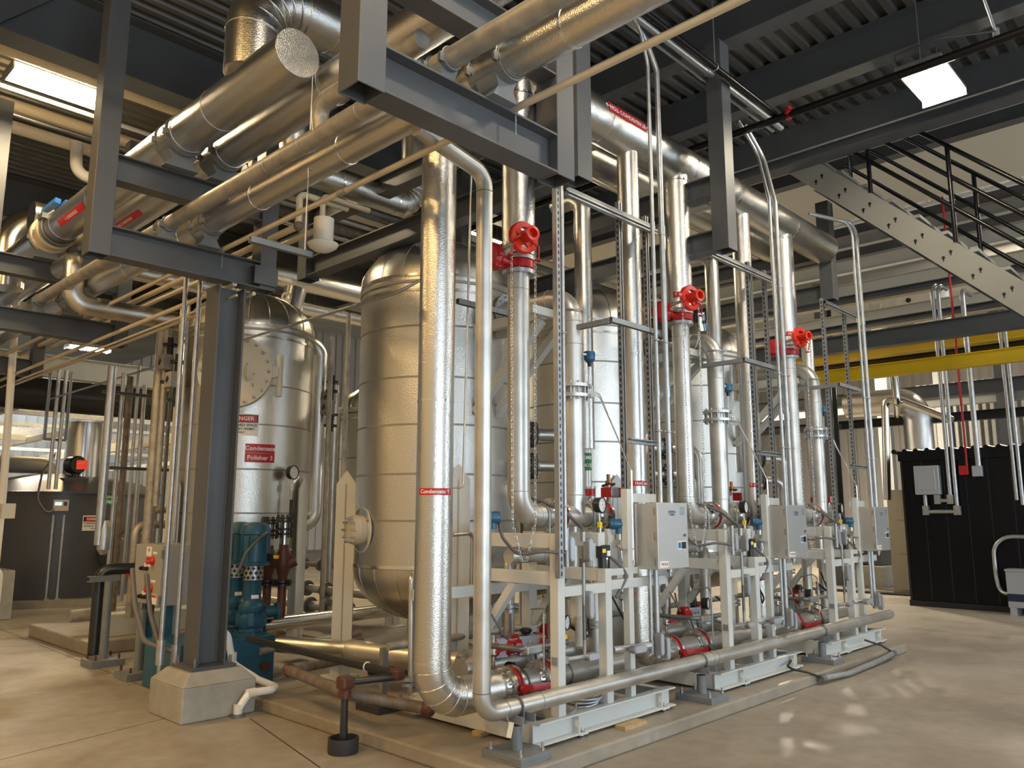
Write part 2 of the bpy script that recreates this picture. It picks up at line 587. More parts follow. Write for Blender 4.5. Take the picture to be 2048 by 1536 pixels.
pL = W(115, 172, Z=6.05)
high_bay(tuple(pL), 'glowing two-strip ceiling lamp under the deck at upper left', L=.92, Wd=.42)
pR = W(1862, 160, Z=5.9)
high_bay(tuple(pR), 'glowing two-strip ceiling lamp by the edge beam above the stair', 'lamp_on_cool', .85, .42)
pM = W(968, 486, Z=5.9)
high_bay(tuple(pM), 'ceiling lamp seen behind the nearest tank and its red chain valve', 'lamp_far', 1.2, .5)
p2 = W(604, 612, Z=5.9)
high_bay(tuple(p2), 'small distant lamp glowing above the tank with the round cover', 'lamp_far', 1.2, .5)
pF = W(160, 694, Z=5.6)
high_bay(tuple(pF), 'small bright lamp far away behind the rack at left', 'lamp_far', .6, .35)
pG = W(193, 698, Z=5.7)
high_bay(tuple(pG), 'second small bright lamp far away behind the rack at left', 'lamp_far', .6, .35)
pH = W(1742, 379, X=24)
high_bay(tuple(pH), 'small far lamp glowing under the stair rail', 'lamp_far', 1., .8)
pI = W(2042, 298, X=22)
high_bay(tuple(pI), 'small far lamp at the right edge behind the stair rail', 'lamp_far', 1., .8)
WARM, MID, DAY = (1., .64, .27), (1., .86, .67), (.82, .91, 1.)
for c, e, cl in (((p2.x, p2.y, p2.z - .06), 110, WARM), ((pF.x, pF.y, pF.z - .06), 120, WARM), ((-1.8, 4.2, 6.3), 130, WARM), ((-1.2, 1.6, 6.3), 140, WARM), ((-1.6, 9.0, 6.3), 260, WARM),
                 ((2.5, 1.2, 6.35), 130, MID), ((6.6, .2, 6.2), 70, MID), ((15, -1.0, 7), 250, MID), ((pH.x, pH.y, pH.z - .06), 1500, MID), ((pI.x, pI.y, pI.z - .06), 1200, MID), ((20, 10, 6.8), 1100, MID), ((28, 4, 6.8), 2500, MID), ((13, 12, 6.4), 300, MID), ((6, 24, 6.0), 350, MID)):  # hall entries without a fixture are fill added to brighten it
    area(c, .9, .3, e, cl)
area((pL.x, pL.y, pL.z + .14), .8, .1, 30, WARM, (PI, 0, 0))  # uplight added over the lamp housing to brighten the roof deck
w = bpy.data.worlds.new('sky')
sc.world = w
w.use_nodes = True
bg = w.node_tree.nodes['Background']
bg.inputs['Color'].default_value = (.76, .88, 1., 1)
bg.inputs['Strength'].default_value = 7.2
sc.view_settings.view_transform = 'Standard'
sc.view_settings.look = 'None'
sc.view_settings.gamma = 1
sc.view_settings.use_curve_mapping = False
sc.view_settings.exposure = 0.12
# ------------------------------------------------------------------ pipe helpers
def wrap_label(name, txt, base, c, axis, r, L, wid, facing, parent, flip=1, m='sign_red', ink='white', size=None, bold=True):
    """a curved sticker on a pipe: L along the axis, wid around it, lettering along the axis"""
    axis = Vector(axis).normalized()
    f = Vector(facing)
    f = (f - axis * f.dot(axis)).normalized()
    g = axis.cross(f)
    R = r + .0025
    def fn(u, v, up=0.):
        a = v / R
        return Vector(c) + axis * u * flip + (f * math.cos(a) + g * math.sin(a) * flip) * (R + up)
    b = MB()
    n = 10
    vs = [fn(u, -wid / 2 + wid * k / n) for u in (-L / 2, L / 2) for k in range(n + 1)]
    b.add(vs, [(k, n + 1 + k, n + 2 + k, k + 1) for k in range(n)], True)
    lines = txt.split('\n')
    for i, ln in enumerate(lines):
        yo = ((len(lines) - 1) / 2 - i) * wid / len(lines)
        b.text(ln, size or wid * .6 / len(lines), lambda u, v, yo=yo: fn(u, v + yo, .0012), ink, bold)
    return b.build(name, m, parent)


def bands(t, pts, axis, r, wd=.012, m='steel_bright', name='band'):
    for p in pts:
        d = Vector(axis).normalized() * wd
        MB().lathe([(r, -wd), (r + .003, -wd), (r + .003, wd), (r, wd)], p, d, 28).build(name, m, t)


# ------------------------------------------------------------------ overhead pipes along Y
def shoe(x, y, z_pipe, r, zb, w, label, L=.26):
    """saddle support under a pipe running along Y"""
    t = thing('pipe_saddle', label, 'pipe support', (x, y, zb), 'saddles carrying the overhead pipes')
    n = 10
    arc = [(math.sin(a) * (r + .012), z_pipe - zb - math.cos(a) * (r + .012)) for a in [-1.1 + 2.2 * k / n for k in range(n + 1)]]
    inner = [(math.sin(a) * (r + .002), z_pipe - zb - math.cos(a) * (r + .002)) for a in [1.1 - 2.2 * k / n for k in range(n + 1)]]
    MB().prism(arc + inner, (x, y + L / 2, zb), (1, 0, 0), (0, 0, 1), L).build('cradle', 'support_paint', t)
    h = z_pipe - r - zb
    b = MB().prism([(-w * .55, 0), (w * .55, 0), (w * .34, h * .6), (w * .5, h + .02), (-w * .5, h + .02), (-w * .34, h * .6)], (x, y + L * .3, zb), (1, 0, 0), (0, 0, 1), L * .6)
    b.build('stand', 'support_paint', t)
    for s in (-1, 1):
        MB().ring((x, y + s * L * .42, z_pipe), (0, 1, 0), r + .006, .006, 28, 6).cbox((x - r - .012, y + s * L * .42, z_pipe - .02), (.03, .02, .05)).build('strap', 'galv_dark', t)


def y_pipe(name, x, z, r, ya, yb, label, m='jacket', group=None):
    o = MB().cyl((x, ya, z), (x, yb, z), r, 32).build(name, m)
    tag(o, label, 'pipe', group)
    return o


P1x, P1z, P1r, P1y = 2.64, 4.77, .170, 4.61
P2x, P2z, P2r = 3.016, 4.74, .151
p1 = y_pipe('insulated_pipe', P1x, P1z, P1r, P1y, 14.1, 'fat foil-jacketed overhead pipe with a flat stucco end cap', group='overhead pipes on the rack')
MB().lathe([(0, -.006), (P1r, -.006), (P1r + .003, -.004), (P1r + .003, .012), (P1r, .014)], (P1x, P1y, P1z), (0, 1, 0), 32).build('end_cap', 'jacket', p1)
bands(p1, [(P1x, yy, P1z) for yy in (5.75, 6.3, 8.3, 9.4)], (0, 1, 0), P1r, .006, 'jacket')
wrap_label('pipe_label', '\u2190 CONDENSATE', None, (P1x, 8.75, P1z), (0, 1, 0), P1r, .75, .075, (-.75, 0, -.55), p1, -1)
p2_ = y_pipe('insulated_pipe', P2x, P2z, P2r, -1.5, 14.1, 'second foil-jacketed overhead pipe running beside the capped pipe', group='overhead pipes on the rack')
bands(p2_, [(P2x, yy, P2z) for yy in (3.1, 4.75, 6.3, 7.4, 8.8)], (0, 1, 0), P2r, .006, 'jacket')
wrap_label('pipe_label', '\u2190 HOT CONDENSATE', None, (P2x, 8.45, P2z), (0, 1, 0), P2r, .85, .068, (-.6, 0, -.75), p2_, -1)
p3 = y_pipe('steel_pipe', 2.625, 4.03, .058, -1.5, 14.1, 'slim bare steel overhead pipe between two fat jacketed pipes', 'pipe_bare', 'overhead pipes on the rack')
b = MB().tube([(2.625, 4.24, 4.03), (2.6, 4.24, 4.23), (2.6, 3.2, 4.23)], .057, .12, 18)
b.build('branch_elbow', 'pipe_bare', p3)
for yy in (3.8, 4.45, 4.9): MB().ring((2.625, yy, 4.03), (0, 1, 0), .058, .003, 24, 5).build('weld_bead', 'galv', p3)
p4 = y_pipe('insulated_pipe', 2.935, 4.09, .106, -1.5, 14.1, 'jacketed overhead pipe lowest and rightmost on the rack', group='overhead pipes on the rack')
bands(p4, [(2.935, yy, 4.09) for yy in (2.4, 3.35, 4.4, 5.6, 6.9, 8.2)], (0, 1, 0), .106, .007, 'jacket_smooth')
for k, fy in enumerate(FY[:3]):
    w_ = ('on the frame closest to the camera', 'on the column frame', 'on the third rack frame')[k]
    if k: shoe(P1x, fy - .0, P1z, P1r, 4.487, .26, 'grey saddle under the fat capped pipe ' + w_)
    if k: shoe(P2x, fy - .0, P2z, P2r, 4.487, .23, 'grey saddle under the second jacketed pipe ' + w_)
    shoe(2.625, fy + .12, 4.03, .058, 3.875, .14, 'grey saddle under the slim bare pipe ' + w_, .16)
    shoe(2.935, fy + .02, 4.09, .106, 3.875, .17, 'grey saddle under the rightmost jacketed pipe ' + w_)
# slim conduit on the outer side of the rack
o = MB().cyl((3.085, -1.5, 3.905), (3.085, 14.1, 3.905), .0215, 14).build('conduit', 'cream_pipe')
tag(o, 'slim straight conduit crossing above the rack crossbeam', 'conduit')
for yy in (2.96, 6.52): MB().ring((3.085, yy, 3.905), (0, 1, 0), .0225, .004, 16, 6).cyl((3.085, yy - .02, 3.74), (3.085, yy - .02, 3.9), .004, 6).build('u_bolt', 'galv', o)
MB().cyl((3.085, 4.62, 3.905), (3.085, 4.72, 3.905), .027, 14).build('coupling', 'galv', o)

# capped pipe: slipped coupling with blue handle
yv = W(118, 415, X=P1x).y
t = thing('grooved_coupling', 'bolted ring coupling with a blue lever on the fat capped pipe', 'coupling', (P1x, yv, 4.6))
S_ = P1r / .138
MB().lathe([(P1r, -.2 * S_), (.175 * S_, -.2 * S_), (.175 * S_, -.15 * S_), (.150 * S_, -.15 * S_), (.150 * S_, -.02), (.168 * S_, -.02), (.168 * S_, .0), (.142 * S_, .02)], (P1x, yv, P1z), (0, -1, 0), 32).build('ring_flange', 'cream_pipe', t)
each_ = [MB().ring((P1x, yv - s, P1z), (0, 1, 0), .152 * S_, .011, 32, 8) for s in (.04, .11)]
for b in each_: b.build('clamp_ring', 'galv_dark', t)
MB().cbox((P1x - .17, yv - .08, P1z + .1), (.06, .15, .06)).build('clamp_bolt', 'galv_dark', t)
MB().cbox((P1x - .09, yv - .02, P1z + .26), (.06, .5, .055), rot=Matrix.Rotation(.15, 3, 'Y')).cbox((P1x - .02, yv - .18, P1z + .23), (.04, .36, .06)).build('lever', 'blue_handle', t)

# ------------------------------------------------------------------ headers along X over the skids
hy, hz, hr = 4.05, 5.07, .195
o = MB().cyl((4.35, hy, hz), (10.15, hy, hz), hr, 36).build('insulated_header', 'jacket')
tag(o, 'large upper foil-jacketed header marked hot condensate above the three skids', 'pipe', 'headers over the skids')
bands(o, [(x, hy, hz) for x in (5.3, 6.7, 7.6, 9.0)], (1, 0, 0), hr, .012, 'jacket_smooth')
wrap_label('pipe_label', '\u2190 HOT CONDENSATE \u2192', None, W(1242, 238, Y=hy - .1), (1, 0, 0), .0, .0, .0, (0, -1, .4), o) if False else None
xl = W(1243, 240, Y=hy - .12).x
wrap_label('pipe_label', '\u2190HOT CONDENSATE\u2192', None, (xl, hy, hz), (1, 0, 0), hr, .56, .1, (-.1, -1, .2), o, 1)
# second header lower and behind, with the big elbow at its near end
h2y = 5.3
pa = W(655, 55, Y=h2y)
h2z, h2r = pa.z, .205
xe = W(505, 110, Y=h2y).x + .12
o = MB().tube([(xe - .12, h2y, P1z + .12), (xe - .12, h2y, h2z), (11.2, h2y, h2z)], h2r, .42, 36, nb=14).build('insulated_header', 'jacket')
tag(o, 'large jacketed header with a gored elbow dropping onto the capped pipe', 'pipe', 'headers over the skids')
b = MB()
cen = V((xe - .12 + .42, h2y, h2z - .42))
for k in range(7):
    a = PI / 2 * (k + .5) / 7
    e = V((-math.cos(a), 0, math.sin(a)))
    b.ring(cen + e * .42, (math.sin(a), 0, math.cos(a)), h2r + .003, .006, 32, 6)
b.build('elbow_gore', 'steel_bright', o)
bands(o, [(xe - .12, h2y, h2z - .55), (xe + .55, h2y, h2z), (4.4, h2y, h2z), (6.0, h2y, h2z), (8.2, h2y, h2z)], (1, 0, 0), h2r, .01, 'jacket_smooth')
# third, lower header running under the second
h3 = W(1205, 330, Y=4.75)
o = MB().cyl((4.75, 4.75, h3.z), (10.6, 4.75, h3.z), .165, 32).build('insulated_header', 'jacket')
tag(o, 'lower jacketed header with branch elbows dropping to the skids', 'pipe', 'headers over the skids')
bands(o, [(x, 4.75, h3.z) for x in (5.6, 6.5, 7.9, 9.3)], (1, 0, 0), .165, .01, 'jacket_smooth')
H3Z = h3.z
# rack posts and crossbeams that carry the headers
for k, (xx, py) in enumerate(((4.42, 3.58), (6.64, 3.58), (10.28, 4.06))):
    zb_ = 4.07 if k < 2 else W(1660, 598, X=10.2).z
    t = thing('header_support_frame', ('grey tube post and crossbeams carrying the headers over the ' + NEAR[k] + ' skid'), 'pipe rack', (xx, py, zb_), 'header support frames')
    MB().hollow((xx, py, zb_), (xx, py, 6.2 if k < 2 else W(1655, 400, X=10.2).z), .17, .17, .01, up=V((1, 0, 0))).build('post', 'grey_paint', t, bevel=.004)
    MB().ibeam((xx, py + .08, zb_ + .12), (xx, 7.2, zb_ + .12), .2, .15, .012, .014).build('crossbeam', 'grey_paint', t, bevel=.002)
    MB().ibeam((xx, py + .08, zb_ + .67), (xx, 7.2, zb_ + .67), .2, .15, .012, .014).build('upper_crossbeam', 'grey_paint', t, bevel=.002)
    MB().hollow((xx, 7.28, zb_), (xx, 7.28, 6.2), .17, .17, .01, up=V((1, 0, 0))).build('rear_post', 'grey_paint', t, bevel=.004)
# elbow on the left that drops from a rack pipe and runs to the tank with the round cover
xz = W(150, 545, Y=9.25)
yd = 9.2
pa, pb, pc = W(152, 520, Y=yd), W(152, 608, Y=yd), W(640, 668, Y=yd)
o = MB().tube([(pa.x, yd + .5, pa.z), (pa.x, yd, pa.z), (pa.x, yd, pb.z), (pa.x + (pc.x - pa.x), yd, pb.z), (pc.x, yd, 1.49), (pc.x - 1.0, yd, 1.49)], .108, [.12, .16, .16, .16], 28, nb=10).build('insulated_pipe', 'jacket')
tag(o, 'jacketed pipe dropping from the rack and crossing the steel column to the pumps', 'pipe')
bands(o, [(pa.x, yd, pa.z - .22), (pa.x, yd, pb.z + .24), (pc.x, yd, 1.72), (pc.x, yd, pb.z - .22)], (0, 0, 1), .108, .008, 'steel_bright')
DROP = (pc.x, yd)
# ceiling conduits along X over the skids with drops
def xrun(label, y, z, r, x0, x1, m='galv', name='conduit', grp='ceiling conduits', couplings=()):
    o = MB().cyl((x0, y, z), (x1, y, z), r, 14).build(name, m)
    tag(o, label, 'conduit', grp)
    if couplings:
        b = MB()
        for x in couplings: b.cyl((x - .04, y, z), (x + .04, y, z), r * 1.25, 14)
        b.build('coupling', m, o)
    return o


q0, q1 = W(1262, 28, Z=5.85), W(1555, 250, Z=5.85)
yc = (q0.y + q1.y) / 2
for k, (dy, r, l) in enumerate(((0, .03, 'fat galvanized conduit running under the roof beams'), (.10, .018, 'thin galvanized conduit beside the fat one under the roof beams'))):
    pts = [(2.2, yc + dy, 5.85), (q1.x + .05, yc + dy, 5.85), (q1.x + .25, yc + dy + .06, 5.5), (q1.x + .05, yc + dy + .02, 5.0)]
    o = MB().cyl((2.2, yc + dy, 5.85), (q1.x + .1, yc + dy, 5.85), r, 14).build('conduit', 'galv')
    tag(o, l, 'conduit', 'ceiling conduits')
    for x in (4.6, 6.5): MB().cyl((x - .05, yc + dy, 5.85), (x + .05, yc + dy, 5.85), r * 1.25, 14).build('coupling', 'galv', o)
q = W(1450, 150, Z=5.75)
o = MB().cyl((1.5, q.y, 5.75), (W(1572, 222, Z=5.75).x, q.y, 5.75), .03, 14).build('sprinkler_pipe', 'black_gloss')
tag(o, 'black sprinkler pipe running under the roof beams to a red tee', 'pipe', 'sprinkler pipes')
qe = W(1577, 226, Z=5.72)
b = MB().ball(qe, .05, 12).cyl(qe - V((0, 0, .07)), qe + V((0, 0, .06)), .03, 10).build('red_tee', 'red', o)
o = MB().cyl((qe.x, -3, qe.z - .02), (qe.x, 8.5, qe.z - .02), .04, 14).build('sprinkler_pipe', 'black_gloss')
tag(o, 'black sprinkler branch pipe crossing below the roof beams near the lamp', 'pipe', 'sprinkler pipes')
for yy, lab in ((W(1460, 130, Z=5.75).x, 'hanger'),):
    pass
for xx, lab in ((4.7, 'near'), (6.3, 'far')):
    b = MB().cyl((xx, q.y, 5.75), (xx, q.y, 6.6), .005, 6).ring((xx, q.y, 5.75), (1, 0, 0), .034, .006, 16, 6)
    tag(b.build('pipe_hanger', 'galv'), lab + ' thin clevis hanger rod holding the black sprinkler pipe', 'hanger', 'clevis hangers')
P = 2.31
P1X, P2X, TX, SX = (4.28, 6.56, 8.9), (4.92, 7.2, 9.56), (5.0, 7.31, 9.62), (4.05, 6.36, 8.67)
R0X, BXX = (3.47, 5.75, 7.88), (5.25, 7.47, 9.77)
PY = 4.05


def each(name, m, parent, mbs, **kw):
    for b in mbs: b.build(name, m, parent, **kw)


def pol(cx, cy, r, deg, z): return V((cx + r * math.cos(math.radians(deg)), cy + r * math.sin(math.radians(deg)), z))


def tank(cx, cy, label, legs=(121, 1, 241), zs=(1.16, 3.72), bz=(1.55, 1.95, 2.38, 2.80, 3.26), R=.75, hd=.5, base=.1, off=.05, turn=None):
    t = thing('vessel', label, 'tank', (cx, cy, base), 'jacketed polisher tanks')
    z0, z1 = zs
    MB().lathe([(R, z0), (R, z1)], (cx, cy, 0), n=64).build('shell', 'tank_skin', t)
    n = 10
    b = MB().lathe([(R * 1.012 * math.cos(a), z1 + .02 + hd * math.sin(a)) for a in [PI / 2 * k / n for k in range(n + 1)]], (cx, cy, 0), n=64, sharp=80)
    for k in range(20):
        a = 2 * PI * k / 20 + .1
        pts = [V((cx + (R * 1.014 * math.cos(q)) * math.cos(a), cy + (R * 1.014 * math.cos(q)) * math.sin(a), z1 + .02 + hd * 1.003 * math.sin(q))) for q in [PI / 2 * .8 * j / 7 for j in range(8)]]
        b.tube(pts, .0045, n=5, rounded=False, m='seam' if k % 2 else 'jacket_smooth')
    b.build('top_head', 'tank_skin', t)
    b = MB().lathe([(R * 1.012 * math.cos(a), z0 - .02 - hd * math.sin(a)) for a in [PI / 2 * k / n for k in range(n + 1)]][::-1], (cx, cy, 0), n=64, sharp=80)
    for k in range(20):
        a = 2 * PI * k / 20 + .1
        pts = [V((cx + (R * 1.014 * math.cos(q)) * math.cos(a), cy + (R * 1.014 * math.cos(q)) * math.sin(a), z0 - .02 - hd * 1.003 * math.sin(q))) for q in [PI / 2 * .75 * j / 7 for j in range(8)]]
        b.tube(pts, .0045, n=5, rounded=False, m='jacket_smooth')
    b.build('bottom_head', 'tank_skin', t)
    for z in bz: MB().lathe([(R, z - .009), (R + .003, z - .009), (R + .003, z + .009), (R, z + .009)], (cx, cy, 0), n=64).build('band', 'seam', t)
    for z, m_ in ((z1 + .01, 'jacket_smooth'), (z1 - .05, 'seam'), (z1 - .13, 'jacket_smooth'), (z0 - .005, 'jacket_smooth')):
        MB().lathe([(R, z - .014), (R + .012, z - .012), (R + .012, z + .012), (R, z + .014)], (cx, cy, 0), n=64).build('seam_ring', m_, t)
    for d in legs:
        p = pol(cx, cy, R + off, d, 0)
        x = V((math.cos(math.radians(d)), math.sin(math.radians(d)), 0))
        if turn and d == legs[0]: x = V((math.cos(math.radians(turn)), math.sin(math.radians(turn)), 0))
        y = V((-x.y, x.x, 0))
        b = MB()
        # outer plate with a slanted head and a web plate into the vessel
        b.prism([(-.1, base + .02), (.1, base + .02), (.1, 1.9), (0, 2.03), (-.1, 1.9)], p, y, (0, 0, 1), -.016)
        b.prism([(0, base + .02), (-.15, base + .02), (-.15, 1.0), (-.04, 1.3), (-.03, 1.9), (0, 1.9)], p - y * .008, x, (0, 0, 1), -.016)
        b.cbox(p + V((0, 0, base + .01)), (.26, .26, .02))
        b.build('leg', 'skid_paint', t)
    return t


TL = ('tall foil-jacketed tank nearest the camera with a bolted hand-hole low on its side', 'tall jacketed tank behind the middle skid', 'tall jacketed tank behind the farthest skid')
tanks = [tank(TX[i], 5.81, TL[i], off=.17 if i == 0 else .05, turn=215 if i == 0 else None) for i in range(3)]
# bolted hand hole on the nearest tank
cx, cy = TX[0], 5.81
d = V((math.cos(math.radians(168)), math.sin(math.radians(168)), 0))
c = V((cx, cy, 1.47)) + d * .74
MB().lathe([(0, 0), (.2, 0), (.2, .012), (.19, .012)], c, d, 32).build('reinforcing_pad', 'skid_paint', tanks[0])
b = MB().lathe([(.125, 0), (.125, .05), (.13, .055), (.13, .085), (.12, .085), (.12, .11), (0, .11)], c, d, 32)
b.bolts(c + d * .08, d, .108, 10, .011, .07, m='galv')
b.build('hand_hole', 'cream', tanks[0], label='cream bolted hand-hole cover')
# standoff cover boxes on the right of the tanks
for i in range(3):
    for z, h in ((3.35, .55), (2.45, .6)):
        q = pol(TX[i], 5.81, .76, 262, z)
        MB().cbox(q, (.1, .06, h), rot=None).build('cover_strip', 'jacket_smooth', tanks[i])

# rear tank with the round bolted cover
RX, RY = 4.65, 8.9
rt = tank(RX, RY, 'jacketed tank behind the steel column with a big round bolted cover and red sign', legs=(300, 60, 180), zs=(1.22, 3.74), bz=(1.62, 2.1, 2.6, 3.05))
b = MB()
for dg in (40, 130, 215, 310):
    q = pol(RX, RY, .42, dg, 4.17)
    b = MB()
    b.ring(q + V((0, 0, .07)), (math.cos(math.radians(dg + 90)), math.sin(math.radians(dg + 90)), 0), .05, .018, 20, 8)
    b.cbox(q + V((0, 0, .02)), (.1, .03, .06), rot=Matrix.Rotation(math.radians(dg), 3, 'Z'))
    b.build('lifting_lug', 'cream', rt)


def facing(cx, cy, R, u, v):
    """point on an upright cylinder seen at a pixel, with the outward normal"""
    a, b_ = W(u, v, Z=50) if False else None, None


def oncyl(cx, cy, R, u, v):
    o = V((0, 0, CAM_H))
    d = (W(u, v, X=100) - o)
    d2 = V((d.x, d.y)); oc = V((o.x - cx, o.y - cy))
    A, B, Cc = d2.dot(d2), 2 * oc.dot(d2), oc.dot(oc) - R * R
    D = B * B - 4 * A * Cc
    t = (-B - math.sqrt(max(D, 0))) / (2 * A)
    p = o + d * t
    return p, V((p.x - cx, p.y - cy, 0)).normalized()


def disc_sign(name, cx, cy, R, u0, v0, u1, v1, paint, parent, lines, base):
    """curved plate on a tank spanning two pixel corners; lines = [(text,size,colour,dy)]"""
    p0, n0 = oncyl(cx, cy, R, u0, v0)
    p1, n1 = oncyl(cx, cy, R, u1, v1)
    a0, a1 = math.atan2(n0.y, n0.x), math.atan2(n1.y, n1.x)
    am, zm = (a0 + a1) / 2, (p0.z + p1.z) / 2
    RR = R + .005
    L, Hh = abs(a1 - a0) * RR, abs(p0.z - p1.z)
    def fn(x, y, up=0.): return V((cx + (RR + up) * math.cos(am + x / RR), cy + (RR + up) * math.sin(am + x / RR), zm + y))
    b = MB()
    n = 12
    vs = [fn(-L / 2 + L * k / n, s * Hh / 2) for s in (-1, 1) for k in range(n + 1)]
    b.add(vs, [(k, k + 1, n + 2 + k, n + 1 + k) for k in range(n)], True)
    for it in lines:
        if it[0] == 'RECT':
            _, x0, y0, x1, y1, mm, up = it
            m_ = 8
            vs = [fn((x0 + (x1 - x0) * k / m_) * L, yy * Hh, up) for yy in (y0, y1) for k in range(m_ + 1)]
            b.add(vs, [(k, k + 1, m_ + 2 + k, m_ + 1 + k) for k in range(m_)], True, mm)
        else:
            txt, x, y, sz, mm = it
            b.text(txt, sz * Hh, lambda u, v, x=x, y=y: fn(u + x * L, v + y * Hh, .003), mm, True)
    return b.build(name, base, parent)


disc_sign('name_sign', RX, RY, .75, 491, 887, 548, 926, None, rt, [('RECT', -.5, -.012, .5, .012, 'seam', .001), ('Condensate', 0, .25, .34, 'white'), ('Polisher 3', 0, -.26, .34, 'white')], 'sign_red')
disc_sign('danger_sign', RX, RY, .75, 450, 827, 516, 872, None, rt, [('RECT', -.48, .1, .48, .46, 'black', .001), ('RECT', -.40, .14, .44, .42, 'sign_red', .002), ('DANGER', 0.02, .28, .26, 'white'), ('CONFINED SPACE', 0, -.02, .17, 'black'), ('ENTER BY PERMIT', 0, -.2, .15, 'black'), ('ONLY', 0, -.36, .13, 'black')], 'white')
# round bolted cover
p, nrm = oncyl(RX, RY, .75, 474, 745)
c = p - nrm * .12
RC = .40
b = MB().lathe([(.34, 0), (.34, .15), (RC, .15), (RC, .185), (RC - .006, .185), (RC - .006, .2), (RC, .2), (RC, .235), (0, .235)], c, nrm, 48)
b.bolts(c + nrm * .235, nrm, RC - .04, 20, .017, .04, m='galv')
x, y, _ = basis(nrm)
for s in (-.07, .07): b.tube([c + nrm * .23 + x * .2 + y * (s - .1), c + nrm * .3 + x * .2 + y * (s * .6 - .1)], .01, n=8)
b.build('round_cover', 'cream', rt, label='big round bolted cover plate')
hx = V((nrm.y, -nrm.x, 0)) * -1
b = MB()
hh = c + nrm * .24
q = V((-nrm.y, nrm.x, 0))
if (W(600, 745, Y=RY) - c).dot(q) < 0: q = -q
b.tube([hh + q * .13 + V((0, 0, .09)), hh + q * .13 + nrm * .07 + V((0, 0, .05)), hh + q * .13 + nrm * .07 - V((0, 0, .07)), hh + q * .13 - V((0, 0, .11))], .008, .02, 8)
b.build('cover_handle', 'cream', rt)
b = MB()
hp = c + q * (RC + .07) + nrm * .17
b.cyl(hp - V((0, 0, .27)), hp + V((0, 0, .2)), .035, 16)
b.prism([(0, -.09), (.12, -.05), (.12, .05), (0, .09)], hp - q * .13 + V((0, 0, 0)), q, (0, 0, 1), .05)
b.build('davit_hinge', 'cream', rt)

# ------------------------------------------------------------------ vertical jacketed risers
def riser(label, pts, r, bend, bnd=(), lab=None, name='insulated_riser', m='jacket', grp='jacketed vertical risers'):
    o = MB().tube(pts, r, bend, 32, nb=12).build(name, m)
    tag(o, label, 'pipe', grp)
    return o


for i in range(3):
    x = R0X[i]
    xe = (4.02, 6.25, 8.4)[i]
    zt = (4.55, H3Z, H3Z)[i]
    r = (.122, .098, .098)[i]
    y0 = PY
    rr = .21 if i == 0 else .15
    pts = [(x, y0, 4.62), (x, y0, .43), (xe, y0, .43)] if i == 0 else [(x, 4.75, H3Z - .02), (x, PY, H3Z - .02), (x, PY, .43), (xe, PY, .43)]
    o = riser('fat foil-jacketed riser with a red condensate label and a gored elbow at its foot' if i == 0 else 'jacketed riser dropping from the lower header to the ' + NEAR[i] + ' skid', pts, r, [.24] if i == 0 else [.2, .17])
    b = MB()
    ec = V((x + .24, y0, .67)) if i == 0 else V((x + .17, PY, .6))
    er = .24 if i == 0 else .17
    for k in range(5):
        a = PI / 2 * (k + .5) / 5
        e = V((-math.cos(a), 0, -math.sin(a)))
        b.ring(ec + e * er, (math.sin(a), 0, -math.cos(a)), r + .002, .004, 28, 6)
    b.build('elbow_gore', 'steel_bright', o)
    bands(o, [(x, y0, .68)] + ([(x, y0, 2.35)] if i == 0 else [(x, y0, 3.0)]), (0, 0, 1), r, .008, 'steel_bright')
    vlab = (984, 968, 972)[i]
    ul = (864, 1284, 1530)[i]
    zl = W(ul, vlab, Y=y0).z
    wrap_label('pipe_label', ('Condensate \u2191', '\u2191 Hot Cond', '\u2191 Hot')[i], None, (x, y0, zl), (-.0, 0, 1), r, .06, .19, (-.35, -1, 0), o, 1) if False else None
    b = MB()
    R_ = r + .003
    am = math.atan2(-1, -.75 if i == 0 else -.55)
    wl = .24 if i == 0 else .19
    def fn(u, v, up=0.): return V((x + (R_ + up) * math.cos(am + u / R_), y0 + (R_ + up) * math.sin(am + u / R_), zl + v))
    vs = [fn(-wl / 2 + wl * k / 14, s * .022) for s in (-1, 1) for k in range(15)]
    b.add(vs, [(k, k + 1, 16 + k, 15 + k) for k in range(14)], True)
    b.text(('Condensate \u2191', '\u2191 HotCond', '\u2191 HotCond')[i], .036, lambda u, v: fn(u, v, .0012), 'white', True)
    b.build('pipe_label', 'sign_red', o)
    # riser over the chain valve up into the header
    z0 = 3.56
    o = riser('jacketed riser between the red chain valve and the upper header, ' + NEAR[i] + ' skid', [(P1X[i], PY, z0), (P1X[i], PY, hz - .1)], .128, None)
    MB().lathe([(.128, 0), (.135, .004), (.135, .02), (.128, .024)], (P1X[i], PY, 4.86), n=32).build('collar', 'steel_bright', o)
